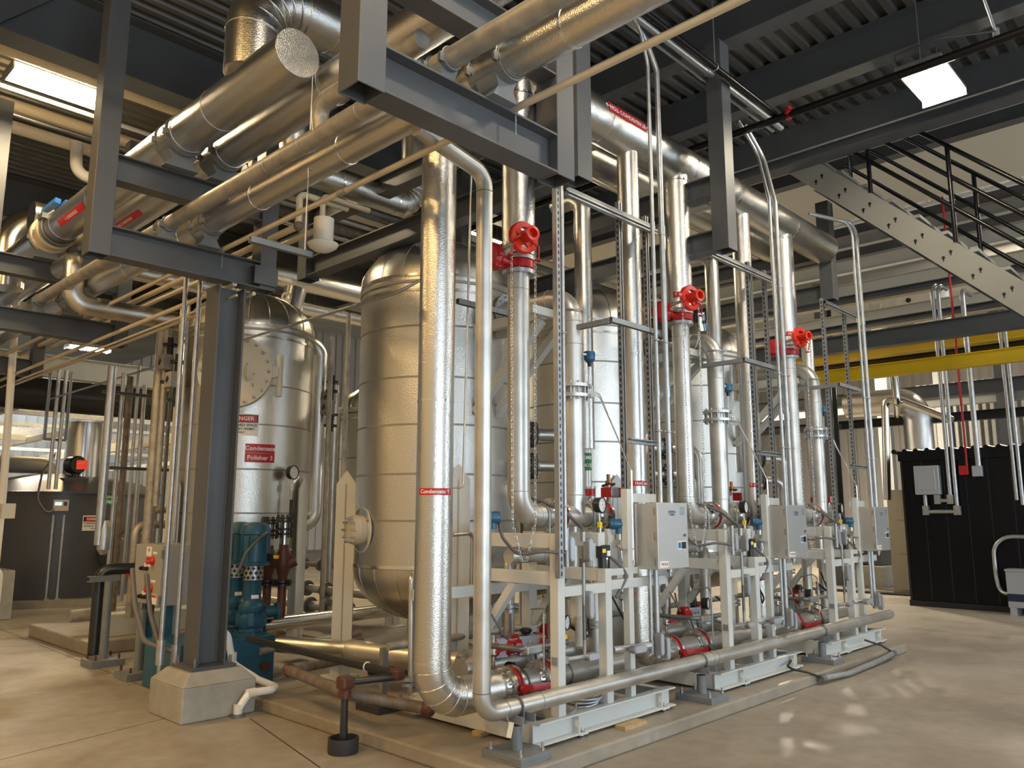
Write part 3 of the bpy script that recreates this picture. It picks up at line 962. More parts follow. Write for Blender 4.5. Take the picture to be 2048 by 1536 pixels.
# jacketed pipes between the skids and tanks (thinner)
for i, u in enumerate((1168, 1428, 1612)):
    yy = 4.6
    q = W(u, 650, Y=yy)
    zt = (W(1165, 385, Y=yy).z, W(1428, 505, Y=yy).z, 4.15)[i]
    zb = W(1175, 898, Y=yy).z
    o = riser('slim jacketed demin water riser behind the ' + NEAR[i] + ' skid', [(q.x, yy + .35, zt - .06), (q.x, yy, zt - .06), (q.x, yy, zb)], .083, .14)
    MB().cyl((q.x, yy, zb), (q.x, yy, .9), .05, 20).build('bare_stub', 'stainless', o)
    b = MB()
    R_ = .0525
    am = math.atan2(-.9, -.75)
    def fn(u_, v_, up=0.): return V((q.x + (R_ + up) * math.cos(am + u_ / R_), yy + (R_ + up) * math.sin(am + u_ / R_), zb - .12 + v_))
    vs = [fn(-.075 + .15 * k / 14, s * .08) for s in (-1, 1) for k in range(15)]
    b.add(vs, [(k, k + 1, 16 + k, 15 + k) for k in range(14)], True)
    b.text('DEMIN', .045, lambda a_, c_: fn(a_, c_ + .035, .0012), 'white', True)
    b.text('WATER', .045, lambda a_, c_: fn(a_, c_ - .035, .0012), 'white', True)
    b.build('pipe_label', 'sign_green', o)
    # wafer valve with a red band under the stub
    b = MB()
    zz = 1.75
    b.lathe([(.05, 0), (.085, 0), (.085, .02), (.06, .02), (.06, .085), (.085, .085), (.085, .105), (.05, .105)], (q.x, yy, zz), n=24, m='galv')
    b.lathe([(.05, .022), (.083, .022), (.083, .083), (.05, .083)], (q.x, yy, zz), n=24)
    b.build('wafer_valve', 'red', o)
# bare steel riser with the pipe lying on the floor stands
yr = 3.66
zt = W(960, 345, Y=yr).z
xr = W(964, 1250, Y=yr).x
zf = .405
xl_ = 10.45
o = MB().tube([(2.95, yr, zt + .12), (xr, yr, zt), (xr, yr, zf), (xl_, yr, zf)], .0555, [.13, .12], 22, nb=10).build('steel_pipe', 'stainless')
tag(o, 'bare stained steel pipe dropping from the rack and running low along all three skids', 'pipe')
bands(o, [(xr + .2, yr, zf), (xr + .52, yr, zf), (6.2, yr, zf), (6.28, yr, zf), (8.5, yr, zf)], (1, 0, 0), .0555, .004, 'galv')
MB().lathe([(.0555, 0), (.05, .03), (0, .035)], (xl_, yr, zf), (1, 0, 0), 22).build('end_cap', 'stainless', o)
for z in (zt - .13, zf + .13): MB().ring((xr, yr, z), (0, 0, 1), .0558, .003, 24, 5).build('weld_bead', 'galv_dark', o)
# floor stands of that pipe
for k, (u, v) in enumerate(((1033, 1490), (1404, 1385), (1646, 1320))):
    q = W(u, v, Y=yr)
    x = q.x
    t = thing('pipe_stand', 'grey pipe stand with base plate and U-bolt at the ' + NEAR[k] + ' skid', 'pipe stand', (x, yr, .1), 'stands under the low steel pipe')
    b = MB().box((x - .14, yr - .17, .1), (x + .14, yr + .17, .115)).box((x - .14, yr - .17, .115), (x + .14, yr + .17, .15))
    b.build('base_plate', 'support_paint', t, bevel=.003)
    each('anchor_bolt', 'galv', t, [MB().cyl((x + sx * .1, yr + sy * .13, .15), (x + sx * .1, yr + sy * .13, .195), .009, 6).cyl((x + sx * .1, yr + sy * .13, .15), (x + sx * .1, yr + sy * .13, .165), .016, 6) for sx in (-1, 1) for sy in (-1, 1)])
    MB().cyl((x, yr, .15), (x, yr, .295), .038, 20).build('post', 'support_paint', t)
    MB().channel((x, yr - .11, .318), (x, yr + .11, .318), .12, .05, .008, up=V((1, 0, 0)), flip=1).build('saddle_channel', 'support_paint', t)
    b = MB().ring((x, yr, zf), (1, 0, 0), .064, .006, 20, 8, arc=(0, 2 * PI))
    for s in (-1, 1): b.cyl((x, yr + s * .064, .3), (x, yr + s * .064, zf), .006, 8)
    b.build('u_bolt', 'galv_dark', t)
# ------------------------------------------------------------------ valve skids
FYK = 3.72      # plane of the front posts
zb_, zt_ = .13, .255


def wheel_chain(p, q, sag):
    pass


def link_chain(pts, m='steel_bright', pitch=.024, r=.0035):
    b = MB()
    path = [V(a) for a in pts]
    out, k = [], 0
    for a, c in zip(path, path[1:]):
        L = (c - a).length
        n = max(1, int(L / pitch))
        for j in range(n):
            p = a + (c - a) * ((j + .5) / n)
            d = (c - a).normalized()
            x, y, _ = basis(d)
            e = x if k % 2 else y
            h, w_ = pitch * .62, r * 2.1
            ring = [p + d * h * .6 + e * w_, p + d * h, p + d * h * .6 - e * w_, p - d * h * .6 - e * w_, p - d * h, p - d * h * .6 + e * w_]
            b.tube(ring + [ring[0]], r * .62, n=4, rounded=False, caps=False)
            k += 1
    return b


def flange_pair(b, c, axis, r, R, gap=.05, th=.024, n=8, m='stainless'):
    a = V(axis).normalized()
    c = V(c)
    for s in (-1, 1):
        o = c + a * s * (gap / 2 + th / 2) - a * th / 2
        b.lathe([(r, 0), (R, 0), (R, th), (r, th)], o, a, 28, m)
    b.bolts(c, a, R - (R - r) * .42, n, .009, gap / 2 + th + .022, m='galv', both=True)
    return b


def butterfly(name, label, c, axis, r, lever=None, grp='red butterfly valves on the skids'):
    """red wafer valve between two flanges on a pipe along X"""
    a = V(axis)
    t = thing(name, label, 'valve', c, grp)
    c = V(c)
    MB().lathe([(r * .8, -.024), (r + .035, -.024), (r + .038, -.018), (r + .038, .018), (r + .035, .024), (r * .8, .024)], c, a, 28).build('body', 'red', t)
    for s in (-1, 1):
        b = MB().lathe([(r, s * .027), (r + .05, s * .027), (r + .05, s * .05), (r + .01, s * .052), (r, s * .085)] if s > 0 else [(r, -.085), (r + .01, -.052), (r + .05, -.05), (r + .05, -.027), (r, -.027)], c, a, 28)
        b.bolts(c + a * s * .05, a * s, r + .033, 8, .009, .022, m='galv', ph=.3)
        b.build('flange', 'steel_bright', t)
    b = MB().cyl(c + V((0, -r, 0)), c + V((0, -r - .07, 0)), .022, 12)
    b.build('stem', 'galv_dark', t)
    if lever:
        L = V(lever)
        o = c + V((0, -r - .07, 0))
        b = MB().bar(o, o + L, .04, .012, up=V((0, -1, .2))).cyl(o + V((0, .01, 0)), o + V((0, -.014, 0)), .03, 14).cyl(o + L + V((0, .006, 0)), o + L - V((0, .012, 0)), .022, 14)
        b.build('lever', 'red', t, label='red lever handle')
    return t


def gauge(label, c, r, face, stem_to=None, grp='black dial gauges'):
    t = thing('pressure_gauge', label, 'gauge', c, grp)
    f = V(face).normalized()
    c = V(c)
    MB().lathe([(0, -.05), (r * .96, -.05), (r, -.044), (r, -.004), (r * 1.07, 0), (r * 1.07, .01), (r * .93, .012), (r * .93, .004)], c, f, 32).build('case', 'black', t)
    x = V((0, 0, 1)).cross(f).normalized()
    b = MB().lathe([(0, .004), (r * .93, .004)], c, f, 32)
    def fn(u, v, up): return c + x * u + V((0, 0, 1)) * v + f * (.0055 + up)
    for k in range(11):
        a = math.radians(225 - 27 * k)
        p0, p1 = r * .72, r * .86
        e, n_ = V((math.cos(a), math.sin(a))), V((-math.sin(a), math.cos(a))) * r * .02
        b.add([fn(e.x * p0 - n_.x, e.y * p0 - n_.y, 0), fn(e.x * p1 - n_.x, e.y * p1 - n_.y, 0), fn(e.x * p1 + n_.x, e.y * p1 + n_.y, 0), fn(e.x * p0 + n_.x, e.y * p0 + n_.y, 0)], [(0, 1, 2, 3)], m='dial_ink')
        if k % 2 == 0: b.text(str(k * 20), r * .2, lambda u, v, e=e: fn(u + e.x * r * .55, v + e.y * r * .55, 0), 'dial_ink')
    b.build('dial', 'gauge_face', t)
    a = math.radians(200)
    e, n_ = V((math.cos(a), math.sin(a))), V((-math.sin(a), math.cos(a))) * r * .03
    MB().add([fn(-e.x * r * .2 - n_.x, -e.y * r * .2 - n_.y, .002), fn(e.x * r * .75, e.y * r * .75, .002), fn(-e.x * r * .2 + n_.x, -e.y * r * .2 + n_.y, .002)], [(0, 1, 2)]).build('needle', 'dial_ink', t)
    if stem_to is not None:
        s = V(stem_to)
        b = MB().cyl(c - f * .025 - V((0, 0, r * .9)), s, .009, 10).cyl(s, s - V((0, 0, .05)), .014, 8, 'brushed')
        b.cbox(s + V((0, 0, .02)), (.028, .028, .04), 'yellow_tag')
        b.build('stem', 'stainless', t)
    return t


def conduit_body(b, c, up, w=.028, L=.14, face=(0, -1, 0)):
    """oval-lidded pull fitting"""
    c, up, f = V(c), V(up).normalized(), V(face)
    x = up.cross(f)
    n = 8
    out = []
    for k in range(n + 1):
        a = PI * k / n
        out.append((math.cos(a) * w, L / 2 - w + math.sin(a) * w))
    for k in range(n + 1):
        a = PI + PI * k / n
        out.append((math.cos(a) * w, -L / 2 + w + math.sin(a) * w))
    b.prism(out, c - f * .02, x, up, -.045 if x.cross(up).dot(f) < 0 else .045)
    o2 = [(p * .78, q * .9) for p, q in out]
    b.prism(o2, c + f * .024, x, up, -.008 if x.cross(up).dot(f) < 0 else .008, 'panel_lid')
    return b


mat('panel_lid', (.50, .54, .60), .3, .5)


def strut(b, p, q, face, w=.041, slots=True, m=None, sides=True):
    """slotted channel: open side towards face, dark slots on the back"""
    p, q, f = V(p), V(q), V(face).normalized()
    d = (q - p).normalized()
    x = d.cross(f)
    t, h = .004, w
    poly = [(-w / 2, 0), (w / 2, 0), (w / 2, h), (w / 2 - .01, h), (w / 2 - .01, h - t), (w / 2 - t, h - t), (w / 2 - t, t), (-w / 2 + t, t), (-w / 2 + t, h - t), (-w / 2 + .01, h - t), (-w / 2 + .01, h), (-w / 2, h)]
    n = len(poly)
    vs = [p + x * a + f * (c - h / 2) for a, c in poly] + [q + x * a + f * (c - h / 2) for a, c in poly]
    b.add(vs, [(i, (i + 1) % n, n + (i + 1) % n, n + i) for i in range(n)] + [tuple(reversed(range(n))), tuple(range(n, 2 * n))], m=m)
    if slots:
        L = (q - p).length
        for k in range(int(L / .051)):
            c = p + d * (.03 + .051 * k)
            for sgn in ((-1, 1) if sides else ()):
                e = c + x * sgn * (w / 2 + .0008)
                b.add([e - d * .014 - f * .007, e + d * .014 - f * .007, e + d * .014 + f * .007, e - d * .014 + f * .007], [(0, 1, 2, 3)], m='black')
            e = c - f * (h / 2 + .0008)
            b.add([e - d * .014 - x * .007, e + d * .014 - x * .007, e + d * .014 + x * .007, e - d * .014 + x * .007], [(0, 1, 2, 3)], m='black')
    return b


for i in range(3):
    N = NEAR[i]
    D = V((SX[i] - SX[0], 0, 0))
    x0, x1, y0, y1 = SX[i], SX[i] + 1.6, 3.66, 5.02
    # --- base
    t = thing('skid_base', 'pale green channel base frame of the ' + N + ' skid, with lifting lugs', 'skid base', ((x0 + x1) / 2, 4.3, .1), 'skid bases')
    H = zt_ - .1
    zc = .1 + .015 + H / 2 - .007
    zc = (zb_ + zt_) / 2
    h = zt_ - zb_ + .015
    MB().channel((x0, y0 + .06, zc), (x1, y0 + .06, zc), h, .075, .011, flip=-1).build('front_beam', 'skid_paint', t, bevel=.002)
    MB().channel((x0, y1 - .055, zc), (x1, y1 - .055, zc), h, .055, .009, flip=-1).build('rear_beam', 'skid_paint', t)
    for xa, fl in ((x0 + .012, -1), (x1 - .07, 1)):
        MB().channel((xa, y0 + .06, zc), (xa, y1 - .06, zc), h - .004, .055, .009, flip=fl).build('side_beam', 'skid_paint', t)
    for xa in (x0 + .55, x0 + 1.1): MB().bar((xa, y0 + .06, zc), (xa, y1 - .06, zc), .06, h - .02).build('cross_member', 'skid_paint', t)
    MB().box((x0 + .08, y0 + .3, .125), (x1 - .08, y1 - .08, .14)).build('deck_plate', 'galv_dark', t)
    for xa in (x0 + .42, x1 - .17):
        b = MB().prism([(-.06, .118), (.05, .118), (.05, .235), (.035, .25), (-.06, .25)], (xa, y0 + .045, 0), (0, -1, 0), (0, 0, 1), .014)
        b.cyl((xa - .0139, y0 + .005, .195), (xa - .0155, y0 + .005, .195), .024, 20, 'white')  # white disc painted for the brightness seen through the lug hole
        b.build('lifting_lug', 'skid_paint', t)
        b = MB().box((xa - .02, y0 - .02, .118), (xa + .07, y0 + .05, .128)).cyl((xa + .03, y0 - .0, .1), (xa + .03, y0 - .0, .165), .008, 8).cyl((xa + .03, y0, .1), (xa + .03, y0, .108), .035, 16, 'galv_dark').cyl((xa + .03, y0, .128), (xa + .03, y0, .145), .017, 6, 'galv')
        b.build('levelling_foot', 'skid_paint', t)
    # --- pipe support frame
    t = thing('pipe_support_frame', 'pale welded tube frame holding the pipes of the ' + N + ' skid', 'support frame', (x0 + .6, FYK, zt_), 'skid support frames')
    xa = [W(u, 1200, Y=FYK).x + D.x for u in (1115, 1210, 1257)]
    zbeam = W(1113, 1068, Y=FYK).z
    zx = W(1126, 1183, Y=FYK).z
    tops = (zbeam, W(1210, 1137, Y=FYK).z, W(1250, 978, Y=FYK).z)
    for k in range(3):
        MB().bar((xa[k], FYK, zt_), (xa[k], FYK, tops[k]), .075 if k < 2 else .06, up=V((0, 1, 0))).build('post', 'skid_paint', t, bevel=.004)
    MB().bar((xa[0] + .038, FYK, zx), (xa[1] - .038, FYK, zx), .07, up=V((0, 0, 1))).build('rail', 'skid_paint', t, bevel=.004)
    MB().bar((xa[1] + .038, FYK, zx + .015), (x1 - .03, FYK, zx + .015), .07, up=V((0, 0, 1))).build('rail', 'skid_paint', t, bevel=.004)
    MB().bar((xa[1] + .038, FYK, tops[1] - .03), (xa[2] + .1, FYK, tops[1] - .03), .05, up=V((0, 0, 1))).build('rail', 'skid_paint', t, bevel=.004)
    ry = 4.5
    for k in range(2):
        xr_ = xa[k] + .02
        MB().bar((xr_, FYK + .04, zbeam - .05), (xr_, ry + .04, zbeam - .05), .075, .1).build('beam', 'skid_paint', t, bevel=.004)
        MB().bar((xr_, FYK + .04, zbeam - .31), (xr_, ry + .04, zbeam - .31), .075, .09).build('beam', 'skid_paint', t, bevel=.004)
        MB().bar((xr_, ry, zt_ - .1), (xr_, ry, zbeam - .1), .09, up=V((0, 1, 0))).build('rear_post', 'skid_paint', t, bevel=.004)
        MB().bar((xr_ - .0, ry - .05, .75), (xr_ - .0, ry - .36, zbeam - .35), .06).build('brace', 'skid_paint', t, bevel=.004)
    MB().bar((x0 - .35, ry, 1.04), (x1, ry, 1.04), .08, up=V((0, 0, 1))).build('rear_rail', 'skid_paint', t, bevel=.004)
    # tall tank-side bracket: arms and diagonals at the top elbow
    za = W(1180, 655, Y=4.3).z
    MB().bar((P2X[i] - .1, 4.26, za), (P2X[i] - .1, 5.12, za), .07, .09).build('upper_arm', 'skid_paint', t, bevel=.004)
    MB().bar((P2X[i] + .16, 4.2, za), (P2X[i] + .16, 5.12, za), .07, .09).build('upper_arm', 'skid_paint', t, bevel=.004)
    MB().bar((P2X[i] - .1, 4.3, za - .05), (P2X[i] - .1, 5.08, za - .75), .07, .07).build('diagonal', 'skid_paint', t, bevel=.004)
    MB().bar((P2X[i] + .16, 4.3, za - .05), (P2X[i] + .16, 5.08, za - .75), .07, .07).build('diagonal', 'skid_paint', t, bevel=.004)
    MB().bar((P2X[i] - .3, 4.24, za), (P2X[i] + .34, 4.24, za), .06, .07).build('upper_rail', 'skid_paint', t, bevel=.004)
    # --- big stainless U pipe
    r1 = .084
    z1 = W(1040, 552, Y=PY).z
    zu = 1.595
    o = MB().tube([(P1X[i], PY, z1), (P1X[i], PY, zu), (P2X[i] + .22, PY, zu)], r1, .17, 28, nb=12).build('stainless_pipe', 'stainless')
    tag(o, 'straight stainless pipe below the red chain valve turning at an elbow, ' + N + ' skid', 'pipe', 'bare stainless pipes of the skids')
    for c, a in (((P1X[i], PY, zu + .175), (0, 0, 1)), ((P1X[i] + .175, PY, zu), (1, 0, 0)), ((P1X[i] + .27, PY, zu), (1, 0, 0)), ((P1X[i], PY, z1 - .12), (0, 0, 1))): MB().ring(c, a, r1 + .0006, .0028, 28, 5).build('weld_bead', 'galv', o)
    each('u_bolt', 'galv', o, [MB().ring((P1X[i] + s, PY, zu), (1, 0, 0), r1 + .005, .005, 28, 6).cyl((P1X[i] + s, PY - r1 - .005, zu - .13), (P1X[i] + s, PY - r1 - .005, zu), .005, 6).cyl((P1X[i] + s, PY + r1 + .005, zu - .13), (P1X[i] + s, PY + r1 + .005, zu), .005, 6) for s in (.24, .78)])
    zo = W(1157, 785, Y=PY).z
    ztop = W(1150, 592, Y=PY).z + .0
    o = MB().tube([(P2X[i], PY, zu), (P2X[i], PY, ztop), (P2X[i], 5.1, ztop)], r1, .22, 28, nb=14).build('stainless_pipe', 'stainless')
    tag(o, 'stainless pipe with a bolted orifice flange bending over into the tank, ' + N + ' skid', 'pipe', 'bare stainless pipes of the skids')
    flange_pair(MB(), (P2X[i], PY, zo), (0, 0, 1), r1, .145, .055, .026, 12).build('orifice_flange', 'stainless', o)
    for c, a in (((P2X[i], PY, ztop - .23), (0, 0, 1)), ((P2X[i], PY + .24, ztop), (0, 1, 0)), ((P2X[i], PY, zu + .16), (0, 0, 1)), ((P2X[i], PY, ztop - .42), (0, 0, 1))): MB().ring(c, a, r1 + .0006, .003, 28, 5).build('weld_bead', 'galv', o)
    flange_pair(MB(), (P2X[i], 4.82, ztop), (0, 1, 0), r1, .145, .02, .026, 10, 'galv').build('nozzle_flange', 'stainless', o)
    # band clamp to the arm
    MB().ring((P2X[i], PY, za), (0, 0, 1), r1 + .006, .007, 28, 6).build('u_bolt', 'galv', o)
    # --- wafer valves on the U pipe
    butterfly('butterfly_valve', 'red ringed wafer valve between the two upright pipes, ' + N + ' skid', (P1X[i] + .39, PY, zu), (1, 0, 0), r1)
    butterfly('butterfly_valve', 'red ringed wafer valve at the right end of the upper pipe, ' + N + ' skid', (P2X[i] + .3, PY, zu), (1, 0, 0), r1)
    # --- chain wheel valve
    x, y = P1X[i], PY
    t = thing('chain_wheel_valve', 'red chain-wheel butterfly valve ' + ('high on the nearest skid' if i == 0 else 'high on the middle skid, blue tag hanging from it' if i == 1 else 'high on the farthest skid'), 'valve', (x, y, z1), 'red chain-wheel valves')
    b = MB().lathe([(r1, 0), (.125, 0), (.125, .03), (.1, .034), (.085, .05)], (x, y, z1), n=28)
    b.bolts((x, y, z1 + .03), (0, 0, 1), .108, 8, .01, .03, both=True, m='galv_dark')
    b.build('lower_flange', 'galv', t)
    b = MB().lathe([(.06, .04), (.118, .04), (.122, .046), (.122, .1), (.118, .106), (.06, .106)], (x, y, z1), n=28)
    b.cyl((x - .1, y, z1 + .075), (x - .2, y + .0, z1 + .085), .03, 14)
    b.build('body', 'red', t)
    MB().lathe([(.1, .108), (.128, .108), (.128, .14), (.1, .14)], (x, y, z1), n=28).build('upper_flange', 'galv', t)
    g = V((x - .22, y + .06, z1 + .11))
    b = MB().lathe([(0, -.07), (.07, -.07), (.095, -.05), (.1, .03), (.07, .06), (0, .065)], g, (-.85, -.3, 0), 18)
    for k in range(6):
        a = 2 * PI * k / 6
        b.cyl(g + V((-.03, math.cos(a) * .085, math.sin(a) * .085)), g + V((.03, math.cos(a) * .085, math.sin(a) * .085)), .022, 8)
    b.build('gearbox', 'red', t)
    wc = V((x - .20, y - .24, z1 + .19))
    MB().cyl(g + V((.02, -.02, .04)), wc + V((0, .02, 0)), .014, 12, 'stainless').cyl(g + V((.05, .0, .0)), g + V((.09, -.09, .07)), .04, 12).build('shaft', 'stainless', t)
    wd = V((-.24, -1, 0)).normalized()
    b = MB().lathe([(.08, -.022), (.112, -.026), (.12, -.016), (.104, 0), (.12, .016), (.112, .026), (.08, .022), (.08, -.022)], wc, wd, 36)
    wx, wy, _ = basis(wd)
    for k in range(4):
        a = PI / 4 + PI / 2 * k
        e = wx * math.cos(a) + wy * math.sin(a)
        b.bar(wc + e * .03, wc + e * .092, .045, .018, up=wd)
    b.build('chain_wheel', 'red_bright', t)
    MB().lathe([(0, -.03), (.046, -.03), (.042, .09), (.056, .1), (.056, .128), (.036, .131), (.03, .08), (0, .08)], wc, wd, 24).build('wheel_hub', 'red_bright', t)
    for s in (-1, 1):
        b = MB().tube([wc + wx * s * .03, wc + wx * s * .11 - V((0, 0, .06)) + wd * .04, wc + wx * s * .12 - V((0, 0, .14)) + wd * .02], .006, n=8)
        b.ring(wc + wx * s * .12 - V((0, 0, .155)) + wd * .01, (0, 0, 1), .018, .007, 14, 6)
        b.build('chain_guide', 'red', t)
    zbot = W(1053, 1122, Y=PY - .24).z
    L_, R_ = wc - wx * .105, wc + wx * .105
    bot = V((wc.x, wc.y, zbot))
    link_chain([L_, V((L_.x + .015, L_.y, zbot + .25)), bot - wx * .02, bot + wx * .02, V((R_.x - .015, R_.y, zbot + .25)), R_]).build('chain', 'steel_bright', t)
    if i == 1:
        tg = wc + V((.17, -.02, -.2))
        rot = Matrix.Rotation(-.25, 3, 'Y')
        b = MB().cbox(tg, (.12, .004, .17), rot=rot).cbox(tg + V((.01, -.003, 0)), (.02, .004, .17), 'sign_blue' if 'sign_blue' in M else 'blue_dev', rot).cbox(tg + V((.045, -.003, .0)), (.02, .004, .17), 'blue_dev', rot).cbox(tg + V((.02, -.003, 0)), (.07, .004, .03), 'blue_dev', rot)
        b.build('paper_tag', 'white', t, label='blue and white paper tag')
        MB().ring(wc + V((-.02, -.0, -.38)), (0, 1, .2), .13, .002, 32, 4).build('tag_wire', 'steel_bright', t)
    # red label stuck on the riser above the wheel
    if True:
        R2 = .131
        am = math.atan2(-1, -.5 if i else -.45)
        zl = wc.z + (.1 if i == 0 else .09)
        def fn(u, v, up=0.): return V((x + (R2 + up) * math.cos(am + u / R2), y + (R2 + up) * math.sin(am + u / R2), zl + v))
        b = MB()
        wl = .26
        vs = [fn(-wl / 2 + wl * k / 14, s * .026) for s in (-1, 1) for k in range(15)]
        b.add(vs, [(k, k + 1, 16 + k, 15 + k) for k in range(14)], True)
        b.text('\u2191 HotCond \u2191', .038, lambda u, v: fn(u, v, .0012), 'white', True)
        b.build('pipe_label', 'sign_red', t)
    # --- header pipe low on the skid
    zh = .43
    xs_, xe_ = (R0X[i] + .28, x1 - .1)
    xh = W(1075, 1350, Y=PY).x
    xh0 = xs_ + .22
    o = MB().lathe([(r1, 0), (r1, xe_ - xs_ - .5), (.06, xe_ - xs_ - .38), (.06, xe_ - xs_)], (xs_, PY, zh), (1, 0, 0), 28).build('header_pipe', 'stainless')
    tag(o, 'bare stainless header with clamped red valves low on the ' + N + ' skid', 'pipe', 'low stainless headers')
    each('u_bolt', 'galv_dark', o, [MB().ring((xs_ + s, PY, zh), (1, 0, 0), r1 + .005, .006, 28, 6).cyl((xs_ + s, PY - r1 - .005, .14), (xs_ + s, PY - r1 - .005, zh), .006, 6) for s in (.55, 1.02)])
    u_v = ((1006, 1378), (1072, 1352)) if i == 0 else (None, None)
    va = (W(1016, 1370, Y=PY).x, W(1337, 1290, Y=PY).x, W(1582, 1240, Y=PY).x)[i]
    vb = (W(1082, 1350, Y=PY).x, W(1393, 1272, Y=PY).x, W(1622, 1232, Y=PY).x)[i]
    butterfly('butterfly_valve', 'low red wafer valve with a red lever next to the riser elbow, ' + N + ' skid', (va, PY, zh), (1, 0, 0), r1, (.34, -.02, -.015))
    butterfly('butterfly_valve', 'second low red wafer valve along the header, ' + N + ' skid', (vb, PY, zh), (1, 0, 0), r1)
# ------------------------------------------------------------------ instruments, enclosures, conduits on the skids
mat('sign_blue', (.02, .13, .40), .4)
YB = 3.5
CY_ = 3.6
for i in range(3):
    N = NEAR[i]
    D = V((SX[i] - SX[0], 0, 0))
    x0, x1 = SX[i], SX[i] + 1.6
    def Q(u, v, Y): return W(u, v, Y=Y) + D
    # stainless enclosure
    xb, wb, zb, hb = BXX[i], .42, 1.185, .505
    t = thing('control_enclosure', 'brushed stainless control box ' + ('largest in view, on the nearest skid' if i == 0 else 'on the middle skid' if i == 1 else 'on the farthest skid'), 'electrical box', (xb + wb / 2, YB + .12, zb), 'stainless control boxes')
    MB().box((xb, YB + .025, zb), (xb + wb, YB + .24, zb + hb)).build('body', 'brushed', t, bevel=.004)
    b = MB().box((xb - .006, YB, zb + .002), (xb + wb + .006, YB + .022, zb + hb + .006))
    b.build('door', 'brushed', t, bevel=.004)
    b = MB()
    def st(u0, v0, u1, v1, m, up=.0012, bb=None):
        bb.add([(xb + u0 * wb, YB - up, zb + v0 * hb), (xb + u1 * wb, YB - up, zb + v0 * hb), (xb + u1 * wb, YB - up, zb + v1 * hb), (xb + u0 * wb, YB - up, zb + v1 * hb)], [(0, 1, 2, 3)], m=m)
    def tx(s, u, v, size, m, bb): bb.text(s, size, lambda a, c: V((xb + u * wb + a, YB - .003, zb + v * hb + c)), m, True)
    b = MB(); st(.36, .80, .60, .90, 'panel_lid', bb=b); tx('CONTROL', .48, .87, .022, 'dial_ink', b); tx('PANEL', .48, .83, .022, 'dial_ink', b); b.build('name_plate', 'panel_lid', t)
    b = MB(); st(.74, .81, .92, .95, 'panel_lid', bb=b)
    for k in range(5): st(.76, .83 + .025 * k, .90, .838 + .025 * k, 'galv_dark', .002, b)
    b.build('data_plate', 'panel_lid', t)
    b = MB(); st(.64, .29, .94, .42, 'white', bb=b); st(.77, .30, .93, .405, 'black', .002, b); st(.66, .31, .75, .40, 'sign_blue', .002, b); b.build('warning_sticker', 'white', t)
    b = MB(); st(.03, .035, .31, .13, 'white', bb=b); tx('VEOLIA', .18, .082, .028, 'sign_red', b); b.build('maker_sticker', 'white', t)
    MB().cyl((xb + wb * .88, YB - .001, zb + hb * .51), (xb + wb * .88, YB - .014, zb + hb * .51), .011, 12).build('latch', 'galv_dark', t)
    b = MB()
    for zz in (.12, .5, .88): b.cyl((xb - .008, YB + .024, zb + hb * zz - .02), (xb - .008, YB + .024, zb + hb * zz + .02), .006, 8)
    each('hinge', 'galv_dark', t, [MB().cyl((xb - .008, YB + .024, zb + hb * zz - .03), (xb - .008, YB + .024, zb + hb * zz + .03), .006, 8) for zz in (.12, .5, .88)])
    MB().cyl((xb + wb * .72, YB + .1, zb), (xb + wb * .72, YB + .1, zb - .03), .024, 8).cyl((xb + wb * .72, YB + .1, zb - .03), (xb + wb * .72, YB + .1, zb - .06), .012, 8).build('drain_vent', 'galv', t)
    MB().bar((xb - .02, YB + .26, zb + hb + .045), (xb + .34, YB + .26, zb + hb + .045), .05, .07).build('mounting_rail', 'skid_paint', t)
    # --- conduits dropping from the ceiling into the box
    for k, (dx, r) in enumerate(((.20, .017), (.34, .024))):
        xx = xb + dx
        ztop = (5.75, 5.55, 4.75)[i] - .0
        zt2 = zb + hb
        if i == 0: pts = [(xx - .45, yc + .05 * k, 5.85), (xx - .12, yc + .05 * k, 5.8), (xx, CY_, W(1312, 140, Y=CY_).z), (xx, CY_, zt2)]
        elif i == 1: pts = [(xx - .1, CY_ + .25, 5.85), (xx + .2, CY_ + .2, 5.55), (xx, CY_, 4.9), (xx, CY_, 3.4), (xx, CY_, zt2)]
        else: pts = [(xx - .7, CY_ + .25, W(1700, 445, Y=CY_).z + .03 * k), (xx, CY_, W(1700, 445, Y=CY_).z + .03 * k), (xx, CY_, zt2)]
        o = MB().tube(pts, r, .18, 14, nb=6).build('conduit', 'galv')
        tag(o, ('thin', 'fat')[k] + ' galvanized conduit dropping into the stainless box of the ' + N + ' skid', 'conduit', 'conduits entering the control boxes')
        each('coupling', 'galv', o, [MB().cyl((xx, CY_, z - .04), (xx, CY_, z + .04), r * 1.22, 14) for z in (2.6, 4.0)])
    # below the box
    for k, (dx, r, ze) in enumerate(((.05, .014, .66), (.13, .021, .62))):
        xx = xb + dx
        o = MB().cyl((xx, CY_ + .02, ze), (xx, CY_ + .02, zb), r, 14).build('conduit', 'galv')
        tag(o, ('slim', 'thicker')[k] + ' conduit leaving the bottom of the stainless box, ' + N + ' skid', 'conduit', 'conduits below the control boxes')
        b = MB()
        conduit_body(b, (xx + .03, CY_ - .03, ze - .03), (0, 0, 1), .026, .17)
        b.cyl((xx, CY_ + .02, ze - .1), (xx, CY_ + .02, ze), r * 1.35, 14)
        b.build('pull_fitting', 'galv_mid', o)
    o = MB().cyl((xb - .33, CY_ + .1, .62), (xb + .02, CY_ + .02, .62), .026, 14).build('conduit', 'galv')
    tag(o, 'short fat conduit stub with an oval fitting at the foot of the ' + N + ' skid', 'conduit', 'conduit stubs')
    b = MB(); conduit_body(b, (xb - .16, CY_ - .0, .62), (1, 0, 0), .028, .17); b.build('pull_fitting', 'galv_mid', o)
    # --- slotted strut frame
    uu = ((1243, 1297), (1503, 1535), (1650, 1692))[i]
